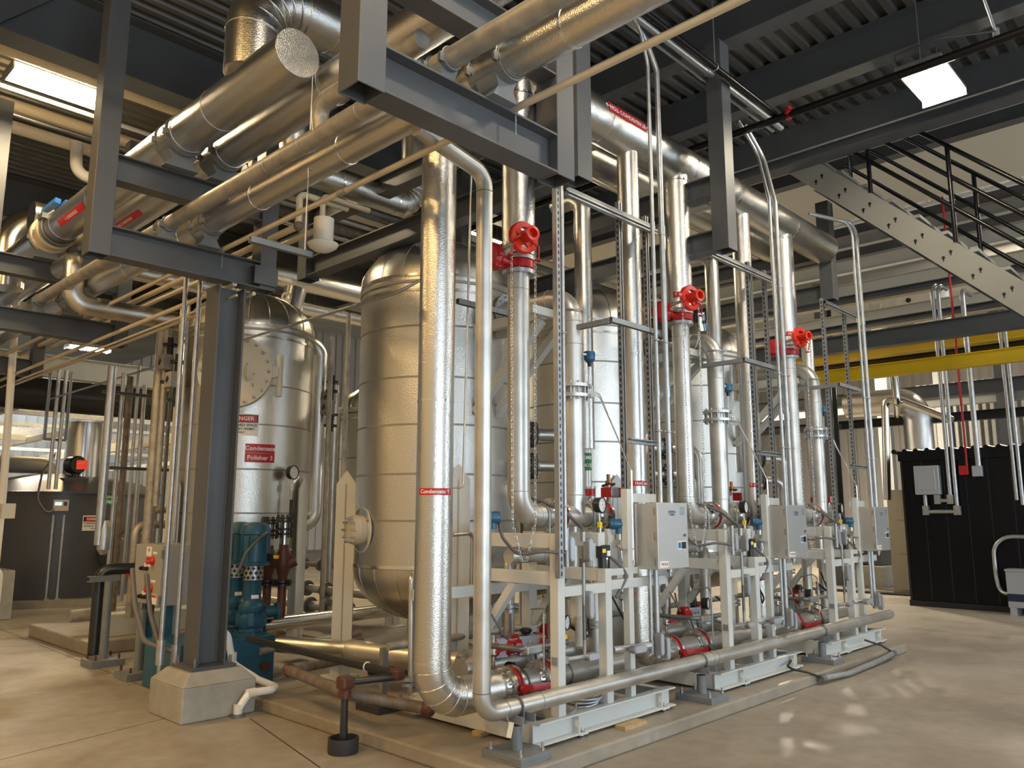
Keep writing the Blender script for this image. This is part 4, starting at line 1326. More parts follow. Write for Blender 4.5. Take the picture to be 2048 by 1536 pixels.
    vt = ((408, 437), (528, 545), (600, 620))[i]
    ys = 3.86
    t = thing('strut_rack', 'slotted galvanized strut frame rising over the ' + N + ' skid', 'strut frame', (xb, ys, 1.7), 'slotted strut frames')
    for k in range(2):
        xs = W(uu[k], 700, Y=ys).x
        zt = W(uu[k], vt[k], Y=ys).z
        strut(MB(), (xs, ys, 1.5), (xs, ys, zt), (0, -1, 0)).build('upright', 'galv_mid', t)
    xa_, xb2 = W((1140, 1425, 1650)[i], 500, Y=3.76).x, W((1318, 1552, 1722)[i], 500, Y=3.76).x
    zt = W((1240, 1500, 1680)[i], (420, 533, 613)[i], Y=3.76).z
    strut(MB(), (xa_, 3.81, zt), (xb2, 3.81, zt), (0, 0, -1), slots=False).build('top_rail', 'galv_dark', t)  # darker metal put in for the shade of the open underside
    strut(MB(), (xa_, 3.79, zt - .042), (xb2, 3.79, zt - .042), (0, -1, 0), slots=False).build('top_rail', 'galv_mid', t)
    for (ua, ub, va, vb, sl) in (((1225, 1328, 638, 664, False), (1490, 1562, 718, 736, False), (1680, 1724, 768, 780, False))[i], ((1263, 1335, 881, 893, True), (1521, 1572, 905, 913, True), (1706, 1741, 932, 938, True))[i]):
        pa_, pb_ = W(ua, va, Y=3.63), W(ub, vb, Y=3.63)
        strut(MB(), (pa_.x, 3.65, pa_.z), (pb_.x, 3.65, pa_.z), (0, 0, -1) if not sl else (0, -1, 0), slots=sl).build('cross_rail', 'galv_mid', t)
        if not sl: strut(MB(), (pa_.x, 3.65, pa_.z - .01), (pa_.x, 4.15, pa_.z - .01), (0, 0, -1), slots=False).build('return_arm', 'galv_mid', t)
    each('conduit_clamp', 'galv', t, [MB().ring((xb + dx, CY_, zz), (0, 0, 1), .026, .006, 16, 6).cyl((xb + dx + .03, CY_ - .03, zz), (xb + dx + .05, CY_ - .03, zz), .008, 8) for dx in (.2, .34) for zz in (2.27, 3.02)])
    # --- gauges
    gp = Q(1203, 1010, 3.85)
    gx = (0, W(1491, 1013, Y=3.85).x, W(1683, 1017, Y=3.85).x)[i]
    gc = V((gx or gp.x, 3.85, gp.z))
    gauge('black pressure gauge by the stainless box at eye height, ' + N + ' skid', gc, .058, (.12, -1, 0), (gc.x, 3.87, gc.z - .17))
    ug = ((1133, 1245), (1415, 1207), (1620, 1188))[i]
    g2 = W(*ug, Y=4.0)
    gauge('low black pressure gauge behind the white posts of the ' + N + ' skid', g2, .052, (.3, -1, 0), (g2.x, 4.02, g2.z - .13))
    # --- blue pressure transmitter with manifold and tubing loops
    tp = Q(1238, 1048, 3.78)
    t = thing('pressure_transmitter', 'blue round-headed pressure transmitter beside the stainless box, ' + N + ' skid', 'transmitter', tp, 'blue pressure transmitters')
    ax = V((.75, -.65, 0)).normalized()
    b = MB().lathe([(0, -.075), (.036, -.075), (.04, -.07), (.04, .055), (.044, .06), (.044, .085), (.036, .087), (.034, .075), (0, .075)], tp, ax, 24)
    b.cyl(tp - V((0, 0, .03)), tp - V((0, 0, .075)), .03, 16)
    for s in (-1, 1): b.ring(tp + ax * .05 * s, ax, .04, .005, 24, 6)
    b.build('head', 'blue_dev', t)
    MB().cyl(tp - V((0, 0, .07)), tp - V((0, 0, .12)), .026, 16).cbox(tp - V((0, 0, .15)), (.07, .07, .06)).cyl(tp + V((-.06, -.02, -.17)), tp + V((.07, -.02, -.17)), .014, 10).build('sensor_body', 'stainless', t)
    each('manifold_handle', 'galv', t, [MB().cyl(tp + V((s, -.03, -.19)), tp + V((s, -.08, -.19)), .008, 8).cyl(tp + V((s - .025, -.08, -.19)), tp + V((s + .025, -.08, -.19)), .005, 6) for s in (-.04, .0, .05)])
    each('impulse_tube', 'steel_bright', t, [MB().tube([tp + V((-.02 + k * .035, -.03, -.2)), tp + V((-.02 + k * .035, -.04, -.31 - .035 * k)), tp + V((.09 + k * .012, -.06, -.31 - .035 * k)), tp + V((.09 + k * .012, -.06, .0)), tp + V((.09 + k * .012, -.06, .42)), V((P2X[i] + .26, PY - .06, zo + .02)) + V((.0, 0, -.03 * k)), V((P2X[i] + .15, PY, zo))], .0055, .05, 8, nb=5) for k in range(2)])
    b = MB().cbox((P2X[i] + .19, PY - .02, zo), (.07, .04, .05)).cyl((P2X[i] + .14, PY, zo), (P2X[i] + .24, PY - .03, zo), .012, 8)
    for s in (-.03, .03): b.cyl((P2X[i] + .19 + s, PY - .02, zo), (P2X[i] + .19 + s, PY - .02, zo + .07), .007, 8)
    b.build('root_valve', 'brushed', t)
    pl = Q(1216, 1077, 3.84)
    MB().cbox(pl, (.05, .03, .15)).cbox(pl + V((.03, -.02, .0)), (.11, .004, .06)).build('mounting_bracket', 'skid_paint', t)
    # blue temperature head on the bent pipe
    q = V((P2X[i] + .18, PY - .03, W(1183, 716, Y=PY).z))
    t = thing('temperature_transmitter', 'small blue temperature head on the upright pipe of the ' + N + ' skid', 'transmitter', q, 'blue temperature heads')
    MB().lathe([(0, -.05), (.03, -.05), (.046, -.03), (.05, .02), (.044, .04), (0, .045)], q, (0, 0, 1), 10).build('head', 'blue_dev', t)
    MB().cyl(q - V((0, 0, .05)), q - V((0, 0, .085)), .018, 8).build('cable_gland', 'black', t)
    MB().cyl((P2X[i] + .08, PY, q.z + .01), q + V((-.03, 0, .01)), .014, 12).build('thermowell', 'stainless', t)
    MB().tube([q - V((0, 0, .08)), q - V((.01, 0, .2)), q - V((.03, 0, .42))], .004, .05, 6).build('lead_wire', 'white', t)
    # --- black solenoid switch box with a yellow tag
    q = Q(1206, 1104, 3.76)
    t = thing('limit_switch', 'black switch box with yellow tag on a pale plate, ' + N + ' skid', 'switch', q, 'black switch boxes')
    MB().cbox(q + V((-.035, .03, -.02)), (.11, .006, .17)).build('mounting_plate', 'skid_paint', t)
    MB().cbox(q, (.105, .06, .085)).cyl(q + V((-.01, 0, -.04)), q + V((-.01, 0, -.14)), .03, 14).cbox(q + V((.02, 0, .045)), (.08, .05, .012)).build('housing', 'black', t, bevel=.004)
    MB().cbox(q + V((-.027, -.032, .01)), (.04, .003, .028)).build('yellow_label', 'yellow_tag', t, label='yellow label')
    MB().cbox(q + V((.028, -.032, -.01)), (.04, .003, .04)).build('white_label', 'white', t, label='white label')
    MB().cyl(q + V((-.01, 0, -.14)), q + V((-.01, 0, -.19)), .02, 12).cyl(q + V((-.01, 0, -.19)), q + V((-.01, 0, -.25)), .026, 12, 'black').build('port_fitting', 'galv', t)
    a_ = Q(1268, 1160, 3.7)
    MB().tube([q + V((.055, 0, -.02)), q + V((.15, -.04, -.1)), Q(1256, 1150, 3.68), Q(1232, 1195, 3.7)], .012, .08, 10, nb=5).build('flex_conduit', 'flex', t, label='dark flexible conduit')
    MB().tube([q + V((.0, 0, -.25)), q + V((.05, -.02, -.34)), Q(1180, 1165, 3.8)], .004, .05, 6).build('cable', 'black', t)
    # --- front conduit with oval fittings
    if i == 0:
        t = thing('strut_post', 'tall slotted strut standing before the nearest orifice flange', 'strut', Q(1119, 1157, 3.66))
        qb = Q(1119, 1157, 3.66)
        strut(MB(), (qb.x, 3.66, qb.z), (qb.x, 3.66, 4.2), (0, 1, 0), sides=False).build('channel', 'galv_mid', t)
        q = Q(1131, 1100, 3.64)
        o = MB().cyl((q.x, 3.64, q.z), (q.x, 3.64, 4.3), .014, 14).build('conduit', 'galv')
        tag(o, 'slim conduit clamped along the tall slotted strut', 'conduit')
        each('strut_clamp', 'galv', o, [MB().ring((q.x, 3.64, z), (0, 0, 1), .019, .006, 16, 6) for z in (1.66, 2.9)])
    q = Q(1139, 1098, 3.64)
    t = thing('conduit_fitting', 'oval-lidded pull fitting low on the front conduit of the ' + N + ' skid', 'conduit fitting', q, 'oval pull fittings')
    b = conduit_body(MB(), q, (0, 0, 1), .028, .17)
    b.cyl(q + V((-.03, .0, -.12)), q + V((-.03, 0, .14)), .019, 14)
    b.build('fitting_body', 'galv_mid', t)
    MB().tube([q + V((-.04, 0, -.03)), Q(1085, 1102, 3.7), Q(1035, 1112, 3.85), Q(1005, 1075, 3.95), Q(995, 1035, 4.0)], .012, .12, 10, nb=6).build('flex_conduit', 'flex', t, label='dark sagging flexible conduit')
    h = Q(986, 1035, 4.0)
    MB().lathe([(0, -.05), (.04, -.05), (.045, .03), (.04, .05), (0, .05)], h, (.6, -.5, 0), 16).cyl(h, h - V((0, 0, .08)), .025, 10).build('blue_head', 'blue_dev', t, label='blue instrument head')
    q = Q(1176, 1100, 3.66)
    t = thing('conduit_fitting', 'upper oval pull fitting on the conduit behind the white rail, ' + N + ' skid', 'conduit fitting', q, 'oval pull fittings')
    b = conduit_body(MB(), q, (0, 0, 1), .026, .17)
    b.cyl(q + V((-.03, .02, .06)), q + V((-.03, .02, .13)), .02, 14).cyl(q + V((-.03, .02, -.09)), q + V((-.03, .02, -.62)), .013, 12)
    b.build('fitting_body', 'galv_mid', t)
    q2 = Q(1173, 1210, 3.66)
    conduit_body(MB(), (q.x, q.y, q2.z), (0, 0, 1), .028, .19).build('lower_fitting', 'galv_mid', t)
    q3 = Q(1182, 1311, 3.68)
    b = conduit_body(MB(), (q.x + .02, q.y, q3.z), (1, 0, 0), .024, .13)
    b.cyl((q.x - .03, q.y + .02, q3.z), (q.x - .03, q.y + .02, q2.z), .013, 12).cyl((q.x - .2, q.y + .04, q3.z), (q.x, q.y + .02, q3.z), .018, 12).cbox((q.x - .26, q.y + .05, q3.z), (.12, .05, .05))
    b.build('tee_fitting', 'galv_mid', t)
    MB().tube([q + V((-.03, .02, .12)), Q(1165, 1055, 3.75), Q(1125, 1020, 3.9), Q(1070, 1000, 4.1), Q(1050, 985, 4.15)], .013, .15, 10, nb=6).build('flex_conduit', 'flex', t, label='dark flexible conduit over the valve')
    # --- actuated valve behind the header
    for k, (u, v, rr, full) in enumerate(((1052, 1288, .055, True), (996, 1294, .055, False)) if i == 0 else (((1385, 1228, .055, True),) if i == 1 else ((1598, 1197, .055, True),))):
        q = W(u, v, Y=4.45)
        lab = ('red capped pneumatic actuator with pale body above the low header, ' + N + ' skid') if full else 'dark red actuator cap next to the fat riser elbow'
        t = thing('valve_actuator', lab, 'actuator', q, 'pneumatic actuators')
        ax = V((.97, -.24, 0)).normalized()
        sd = V((-ax.y, ax.x, 0))
        L = .2 if full else .1
        rot = Matrix((ax, sd, V((0, 0, 1)))).transposed()
        b = MB().cbox(q, (L, .13, .145), rot=rot)
        b.cbox(q + V((0, 0, .03)) - sd * .066, (L * .9, .01, .04), rot=rot)
        for s in (-.02, .02): b.cyl(q + ax * s + V((0, 0, .02)) - sd * .06, q + ax * s + V((0, 0, .02)) - sd * .08, .013, 10, 'galv')
        b.build('cylinder', 'panel_lid', t, bevel=.012)
        for s in (-1, 1):
            b = MB().lathe([(0, .06), (.06, .06), (.078, .042), (.084, 0), (.084, -.016), (0, -.016)], q + ax * s * L * .5, ax * s, 16)
            b.bolts(q + ax * s * (L * .5 + .012), ax * s, .074, 4, .009, .035, ph=.8, m='galv')
            b.build('end_cap', 'red', t)
        if full:
            MB().cbox(q + V((-.05, 0, .074)) - sd * .03, (.06, .03, .004), rot=rot).build('name_plate', 'black', t)
            tp = q + V((.02, .02, .074))
            MB().lathe([(.03, 0), (.05, .02), (.05, .035), (.03, .045), (0, .047)] if i == 0 else [(.04, 0), (.055, .01), (.055, .07), (.05, .09), (0, .09)], tp, n=20).build('indicator', 'black', t)
            MB().cbox(q - V((0, 0, .1)), (.06, .05, .1)).cyl(q - V((0, 0, .14)), q - V((0, 0, .3)), .02, 12).build('mounting_bracket', 'stainless', t)
            MB().tube([q - sd * .06 + ax * .0 - V((0, 0, .02)), q - sd * .1 + ax * .1 - V((0, 0, .04)), q - sd * .12 + ax * .28 - V((0, 0, .09))], .011, .06, 10).build('flex_conduit', 'flex', t, label='dark flexible conduit')
    # rear header behind, low
    o = MB().tube([(x0 + .08, 4.5, .48), (x1 - .15, 4.5, .48)], .084, None, 24).build('rear_header', 'stainless')
    tag(o, 'rear stainless header lying behind the red valves of the ' + N + ' skid', 'pipe', 'rear stainless headers')
    for k, xx in enumerate((x0 + .18, x0 + .75)):
        flange_pair(MB(), (xx, 4.5, .48), (1, 0, 0), .084, .14, .03, .022, 8, 'galv').build('flange', 'steel_bright', o)
    # conduit run over the header with cast fittings
    o = MB().tube([(x0 + .1, 4.42, .68), (x0 + .14, 3.95, .68), (x0 + .62, 3.93, .68)], .02, .06, 12).build('conduit', 'galv_dark')
    tag(o, 'dark conduit bending over the low header of the ' + N + ' skid', 'conduit', 'low dark conduits')
    MB().cbox((x0 + .25, 3.94, .67), (.17, .07, .06)).build('cast_fitting', 'galv', o, bevel=.012)
    # lower small U pipe on the second beams
    zz = W(1090, 1110, Y=4.2).z
    o = MB().tube([(P1X[i] + .1, 4.25, zz + .0), (P1X[i] + .62, 4.25, zz), (P1X[i] + .62, 4.25, .55)], .055, .12, 20).build('stainless_pipe', 'stainless')
    tag(o, 'small stainless pipe bending down between the frame posts, ' + N + ' skid', 'pipe', 'small stainless drop pipes')
    bands(o, [(P1X[i] + .2, 4.25, zz), (P1X[i] + .45, 4.25, zz)], (1, 0, 0), .055, .005, 'galv')
    # small drop pipe with white junction cover
    q = Q(1165, 1205, 3.95)
    o = MB().cbox((q.x, q.y, q.z), (.13, .02, .2)).cyl((q.x, q.y + .03, q.z - .32), (q.x, q.y + .03, q.z), .036, 16).cbox((q.x - .065, q.y + .03, q.z), (.008, .06, .2)).build('pale_cover', 'cream')
    tag(o, 'pale sheet cover and stub pipe hanging under the rail, ' + N + ' skid', 'cover', 'pale covers')
    # side nozzles on the tank with elbows going down
    if True:
        for k, (va, vb) in enumerate(((862, 868), (928, 938))):
            pa_ = W(985, va, Y=5.2); pa_ = V((TX[i] + .56, 5.30, pa_.z))
            xe_ = TX[i] + .56 + (.42 if k == 0 else .30)
            o = MB().tube([(TX[i] + .4, 5.33, pa_.z), (xe_, 4.95, pa_.z), (xe_, 4.95, .95)], .058 if k == 0 else .05, .13, 20, nb=9).build('nozzle_pipe', 'stainless')
            tag(o, ('upper' if k == 0 else 'lower') + ' flanged side pipe leaving the ' + ('nearest tank' if i == 0 else 'middle tank' if i == 1 else 'farthest tank') + ' and turning down', 'pipe', 'flanged side pipes of the tanks')
            ax = (V((xe_, 4.95, 0)) - V((TX[i] + .4, 5.33, 0))).normalized()
            flange_pair(MB(), V((TX[i] + .4, 5.33, pa_.z)) + ax * .3, ax, .06, .125, .014, .024, 8, 'gasket').build('flange', 'gasket', o)
    # brown handled valve by the demin stub, top of the skid
    q = Q(1217, 970, 4.55)
    t = thing('hand_valve', 'copper-topped hand valve on the demin line behind the ' + N + ' skid', 'valve', q, 'copper-topped hand valves')
    MB().ring(q, (0, .2, 1), .06, .008, 24, 6).bar(q - V((.06, 0, 0)), q + V((.06, 0, 0)), .01).build('handwheel', 'black', t)
    MB().cyl(q, q + V((0, 0, .04)), .032, 10).cyl(q + V((0, 0, .04)), q + V((0, 0, .1)), .018, 10).build('stem', 'copper', t)
    MB().cyl(q - V((.05, 0, .03)), q + V((.14, 0, -.03)), .02, 12).cyl(q, q - V((0, 0, .06)), .018, 10).build('body', 'brushed', t)
    # impulse line bent over the pipe, thin
    q = Q(1087, 1230, 3.9)
    o = MB().tube([(q.x, 3.9, .52), (q.x, 3.9, q.z), (q.x + .12, 4.0, q.z + .03), (q.x + .2, 4.2, q.z)], .0065, .05, 8).build('impulse_tube', 'stainless')
    tag(o, 'thin bent stainless tube rising beside the actuator, ' + N + ' skid', 'tubing', 'thin bent tubes')

# coil of grey cable on the nearest base and timber packers below
q = W(1180, 1412, Y=3.75)
b = MB()
for k in range(5):
    b.ring(V((q.x + .02 * k, 3.80 + .012 * k, .272 + .014 * k)), (.08 * (k - 2), .05, 1), .10 + .008 * (k % 3), .0075, 36, 8)
b.tube([(q.x - .09, 3.8, .28), (q.x - .2, 3.72, .268), (q.x - .3, 3.68, .266)], .0075, .05, 8)
tag(b.build('cable_coil', 'panel_lid'), 'coil of pale grey cable lying on the front beam of the nearest skid', 'cable')
for k, (p, lab) in enumerate(((W(963, 1472, Z=.1), 'short timber packer under the side beam of the nearest skid'), (W(1250, 1460, Z=.1), 'timber packer under the front beam of the nearest skid'), (W(1618, 1318, Z=.1), 'timber packer under the left end of the farthest skid'))):
    b = MB().cbox((p.x + .1, p.y + .02, .115), (.26, .09, .03))
    tag(b.build('timber_packer', 'wood', bevel=.002), lab, 'packer', 'timber packers')
# white tag on wire, cable of the nearest stand
q = W(1020, 1460, Y=3.6)
tag(MB().cbox(q, (.045, .004, .09), rot=Matrix.Rotation(.3, 3, 'Y')).cyl(q + V((-.01, 0, .04)), q + V((-.01, .03, .12)), .0015, 5).build('hang_tag', 'tag_paper'), 'paper tag wired to the nearest pipe stand', 'tag')
# loose conduit lying along the pad edge
pa_, pb_ = W(1652, 1356, Z=.06), W(1783, 1308, Z=.06)
o = MB().tube([(pa_.x, 3.395, .06), (pa_.x + .5, 3.36, .035), (pb_.x - .4, 3.38, .045), (pb_.x, 3.395, .06)], .028, .6, 14).build('conduit', 'galv')
tag(o, 'galvanized conduit lying along the pad edge by the farthest skid', 'conduit')
each('end_fitting', 'galv_dark', o, [MB().cyl((x_, 3.395, .06), (x_ + s * .08, 3.395, .06), .034, 12) for x_, s in ((pa_.x, -1), (pb_.x, 1))])
each('flex_lead', 'black', o, [MB().tube([(pa_.x - .06, 3.395, .07), (pa_.x - .22, 3.45, .13), (pa_.x - .36, 3.6, .17), (7.9, 3.72, .2)], .011, .12, 8), MB().tube([(pb_.x + .06, 3.395, .07), (pb_.x + .0, 3.5, .14), (pb_.x - .12, 3.64, .2)], .011, .08, 8)])
# ------------------------------------------------------------------ brine tank at the back left
gc = V((W(105, 1215, Z=0).x * 1.0, W(105, 1215, Z=0).y, 0))
GR = 1.75
dv = gc.normalized()
G = gc + dv * GR
G.z = 0
t = thing('brine_tank', 'large dark grey round tank with low dished top at the back left', 'tank', (G.x, G.y, 0))
MB().lathe([(GR + .14, 0), (GR + .14, .13), (GR, .14)], G, n=64).build('plinth', 'pad_concrete', t, label='concrete plinth ring')
zt = W(110, 985, Y=gc.y).z
MB().lathe([(GR, .14), (GR, zt)], G, n=64).build('shell', 'tank_grey', t)
MB().lathe([(GR + .04, zt - .02), (GR + .04, zt + .02), (GR, zt + .03), (GR * .8, zt + .22), (GR * .35, zt + .38), (0, zt + .42)], G, n=64, sharp=40).build('lid', 'tank_grey', t)
def ongt(u, v): return oncyl(G.x, G.y, GR, u, v)
q = V((G.x, G.y, zt + .1)) + (V((-dv.x, -dv.y, 0)) * 1.0)
qh = W(145, 965, Y=gc.y + .55)
b = MB().cbox((qh.x, qh.y, zt + .12), (.42, .42, .34))
b.build('hatch_box', 'tank_grey', t, bevel=.01)
disc_sign('contents_sign', G.x, G.y, GR, 207, 987, 247, 1011, None, t, [('BRINE TANK', 0, .22, .34, 'white'), ('TREATED', 0, -.22, .34, 'white')], 'sign_green')
disc_sign('danger_sign', G.x, G.y, GR, 166, 1031, 206, 1061, None, t, [('RECT', -.46, .1, .46, .42, 'black', .002), ('RECT', -.38, .14, .42, .38, 'sign_red', .003), ('DANGER', .02, .26, .22, 'white'), ('CONFINED SPACE', 0, -.02, .15, 'black'), ('ENTER BY PERMIT', 0, -.2, .14, 'black'), ('ONLY', 0, -.36, .12, 'black')], 'white')
p, n_ = ongt(233, 1105)
b = MB().lathe([(.36, -.1), (.36, .26), (.45, .26), (.45, .32), (0, .32)], p, n_ + V((.5, -.25, 0)), 40)
b.bolts(p + (n_ + V((.5, -.25, 0))).normalized() * .32, n_ + V((.5, -.25, 0)), .41, 18, .018, .02, m='galv')
b.build('manway', 'tank_grey', t)
# level controller with its conduits
p, n_ = ongt(122, 1011)
t = thing('level_controller', 'small pale controller with lit display on the dark grey tank', 'controller', p + n_ * .08)
x = V((-n_.y, n_.x, 0))
rot = Matrix((x, -n_, V((0, 0, 1)))).transposed()
c = p + n_ * .07
MB().cbox(c, (.24, .1, .2), rot=rot).build('case', 'cream', t, bevel=.008)
MB().cbox(c + n_ * .052 - x * .04 * (1 if (W(200, 1011, Y=c.y) - c).dot(x) > 0 else -1) + V((0, 0, .03)), (.11, .004, .06), rot=rot).build('display', 'lcd', t)
MB().cbox(c + n_ * .052 + x * .07 * (1 if (W(200, 1011, Y=c.y) - c).dot(x) > 0 else -1) + V((0, 0, .03)), (.05, .004, .07), rot=rot).build('keypad', 'black', t)
for k, (u0, u1) in enumerate(((107, 86), (128, 107))):
    pa, _ = ongt(u0, 1030)
    pb, nn = ongt(u1, 1222)
    f = lambda z, k=k: V((pa.x, pa.y, 0)) + (V((pb.x, pb.y, 0)) - V((pa.x, pa.y, 0))) * 0 + n_ * .03 + V((0, 0, z))
    o = MB().cyl(f(.02), f(pa.z), .022, 10).build('conduit', 'galv')
    tag(o, ('left' if k == 0 else 'right') + ' conduit climbing the dark grey tank to its controller', 'conduit')
    MB().cbox(f(.08), (.08, .08, .16)).build('base_fitting', 'galv', o)
b = MB().tube([c - V((.1, 0, .06)), c + V((-.25, -.1, -.15)), c + V((-.42, -.1, .1)), c + V((-.35, 0, .55)), c + V((-.15, .1, .9))], .018, .2, 10)
tag(b.build('flex_hose', 'flex'), 'dark looping flexible conduit at the left of the tank controller', 'hose')
# red-faced indicator on top of the tank
q = W(150, 930, Y=gc.y + .6)
t = thing('lit_sign', 'red-faced instrument on a black stand on top of the brine tank', 'instrument', (q.x, q.y, zt + .25))
MB().lathe([(0, -.13), (.15, -.13), (.17, -.1), (.17, .1), (.15, .13), (0, .13)], q, (-.2, 1, 0), 20).build('case', 'black', t)
R6 = Matrix.Rotation(-.6, 3, 'Z')
b = MB().cbox(q + V((.02, -.15, 0)), (.3, .02, .17), rot=R6)
for s, w_ in ((.045, .2), (.02, .16), (-.05, .1)): b.cbox(q + V((.02, -.15, s)) + R6 @ V((.02, -.0115, 0)), (w_, .002, .01), 'white', R6)
b.build('face', 'sign_lit', t)
MB().cyl((q.x, q.y, zt + .2), q, .05, 12).build('stand', 'black', t)
# grey elbow pipe behind the tank
q = W(60, 930, Y=gc.y + 2.5)
o = MB().tube([(q.x - 2, q.y, q.z), (q.x + .4, q.y, q.z), (q.x + .4, q.y, q.z - .8)], .17, .25, 24).build('vent_pipe', 'panel_grey')
tag(o, 'fat grey pipe bending down behind the dark tank at the left edge', 'pipe')

# ------------------------------------------------------------------ blue pump set beside the column
x0, x1, y0, y1, zt = 3.30, 4.25, 7.05, 8.05, .46
p_l = W(283, 1372, Z=0); p_r = W(546, 1363, Z=0)
t = thing('pump_tank', 'blue painted rectangular condensate tank behind the column pier', 'tank', ((x0 + x1) / 2, 7.5, 0))
bx0, by1 = p_l.x, p_l.y
bx1, by0 = p_r.x, p_r.y
ztank = W(545, 1268, X=bx1).z
b = MB().box((bx0, by0, 0), (bx1, by1, ztank))
b.build('tank_box', 'blue_pump', t, bevel=.008)
q = W(528, 1330, X=bx1)
yq = by0
q = W(528, 1331, Y=by0)
MB().cyl((q.x, yq, q.z), (q.x, yq - .04, q.z), .045, 8).build('drain_plug', 'brown_iron', t, label='rusty drain plug')
each('lifting_eye', 'blue_pump', t, [MB().ring((bx0 + .52, by0 + .06, ztank), (0, 1, 0), .05, .009, 20, 6, arc=(0, 2 * PI))])
for k, (u, lab) in enumerate(((503, 'front blue vertical pump with a mesh guard on the blue tank'), (470, 'rear blue vertical pump mostly hidden by the column'))):
    yp = (by0 + .24, by0 + .66)[k]
    xq = W(u, 1230, Y=yp).x
    c = V((xq, yp, ztank))
    zs = [W(u, v, Y=yp).z for v in (1050, 1135, 1150, 1168, 1200, 1243)]
    t = thing('vertical_pump', lab, 'pump', c, 'blue vertical pumps')
    b = MB().lathe([(.165, 0), (.165, .02), (.12, .03), (.11, .06), (.14, .07), (.15, .1), (.15, .17), (.12, .2), (.13, .22), (.13, .27), (.10, .30)], c, n=24)
    for j in range(6):
        a = 2 * PI * j / 6
        b.cbox(c + V((math.cos(a) * .14, math.sin(a) * .14, .15)), (.03, .05, .12), rot=Matrix.Rotation(a, 3, 'Z'))
    b.bolts(c + V((0, 0, .02)), (0, 0, 1), .145, 10, .012, .02)
    b.build('volute', 'blue_pump', t)
    MB().cyl(c + V((.1, -.02, .2)), c + V((.26, -.06, .2)), .06, 16).lathe([(.06, .0), (.085, .0), (.085, .03), (.06, .03)], c + V((.23, -.05, .2)), (1, -.25, 0), 20).build('discharge_nozzle', 'blue_pump', t)
    b = MB().lathe([(.10, .30), (.085, .32), (.085, .5), (.095, .52)], c, n=24)
    b.build('bracket', 'blue_pump', t)
    MB().cbox(c + V((-.02, -.086, .36)), (.07, .004, .035), rot=Matrix.Rotation(-.4, 3, 'Z')).build('name_label', 'white', t)
    b = MB().lathe([(.097, .52), (.097, .66)], c, n=24)
    for j in range(12):
        for r_ in range(3):
            a = 2 * PI * (j + .5 * (r_ % 2)) / 12
            e = V((math.cos(a), math.sin(a), 0))
            s_ = V((-e.y, e.x, 0))
            o_ = c + e * .0985 + V((0, 0, .545 + .045 * r_))
            b.add([o_ - s_ * .02, o_ - V((0, 0, .02)), o_ + s_ * .02, o_ + V((0, 0, .02))], [(0, 1, 2, 3)], m='black')
    b.build('mesh_guard', 'galv', t, label='silver mesh guard')
    b = MB().lathe([(.15, .66), (.155, .67), (.155, .69), (.135, .70), (.135, .96), (.15, .97), (.15, 1.0), (.13, 1.06), (.08, 1.085), (0, 1.09)], c, n=28)
    for j in range(10):
        a = 2 * PI * j / 10
        b.cbox(c + V((math.cos(a) * .137, math.sin(a) * .137, .83)), (.02, .008, .24), rot=Matrix.Rotation(a, 3, 'Z'))
    b.build('motor', 'blue_pump', t)
    MB().cbox(c + V((.12, -.09, .74)), (.06, .05, .07)).cyl(c + V((.15, -.11, .74)), c + V((.19, -.14, .74)), .02, 8, 'yellow').build('terminal_box', 'black', t)
    if k == 0:
        MB().tube([c + V((.05, -.135, .99)), c + V((-.05, -.2, .95)), c + V((-.2, -.2, .8)), c + V((-.25, -.15, .6))], .014, .1, 10).build('flex_conduit', 'flex', t, label='grey flexible conduit')
# rusty check valves on the discharge
for k, (u, yy) in enumerate(((563, by0 + .32), (533, by0 + .75))):
    xq = W(u, 1200, Y=yy).x
    zb_, zm, zt_ = W(u, 1205, Y=yy).z, W(u, 1140, Y=yy).z, W(u, 1068, Y=yy).z
    t = thing('check_valve', ('front' if k == 0 else 'rear') + ' rusty brown check valve under the black flanges', 'valve', (xq, yy, zb_), 'rusty check valves')
    b = MB().lathe([(.05, 0), (.05, .06), (.065, .1), (.085, .18), (.085, .26), (.05, .34), (.05, .38)], (xq, yy, zm - .12), n=20)
    b.cyl((xq, yy, zm + .04), (xq + .1, yy - .07, zm + .1), .06, 14)
    b.build('body', 'brown_iron', t)
    b = MB().lathe([(.045, 0), (.1, 0), (.1, .025), (.045, .025)], (xq, yy, zm - .16), n=20).lathe([(.045, 0), (.1, 0), (.1, .025), (.045, .025)], (xq, yy, zm - .125), n=20)
    b.build('flange', 'black', t)
    b = MB().cyl((xq, yy, zm - .5), (xq, yy, zm - .16), .045, 16)
    b.build('lower_stub', 'brown_iron', t)
    zf = zm + .30
    MB().cyl((xq, yy, zm + .25), (xq, yy, zm + .36), .048, 16).build('stub', 'steel_bright', t)
    b = MB()
    for z_ in (0, .05, .13, .16): b.lathe([(.04, 0), (.085, 0), (.085, .022), (.04, .022)], (xq, yy, zm + .36 + z_), n=20)
    b.bolts((xq, yy, zm + .45), (0, 0, 1), .075, 8, .009, .12, both=True)
    b.build('wafer_flange', 'black', t)
    MB().cyl((xq, yy, zm + .54), (xq, yy, 1.35), .05, 16).build('riser_stub', 'jacket', t)
# gauge on black stem in front of the rear tank
q = W(587, 945, Y=8.0)
gauge('black gauge on a tall stem in front of the rear tank', q, .075, (.3, -1, 0), None)
o = MB().cyl((q.x, 8.02, q.z - .32), (q.x, 8.02, q.z - .06), .012, 10).cyl((q.x, 8.02, q.z - .2), (q.x, 8.02, q.z - .12), .03, 8).cyl((q.x, 8.02, q.z - .48), (q.x, 8.02, q.z - .3), .018, 10, 'black').build('gauge_siphon', 'galv')
tag(o, 'valve and black siphon stem under the tall gauge', 'gauge stem')
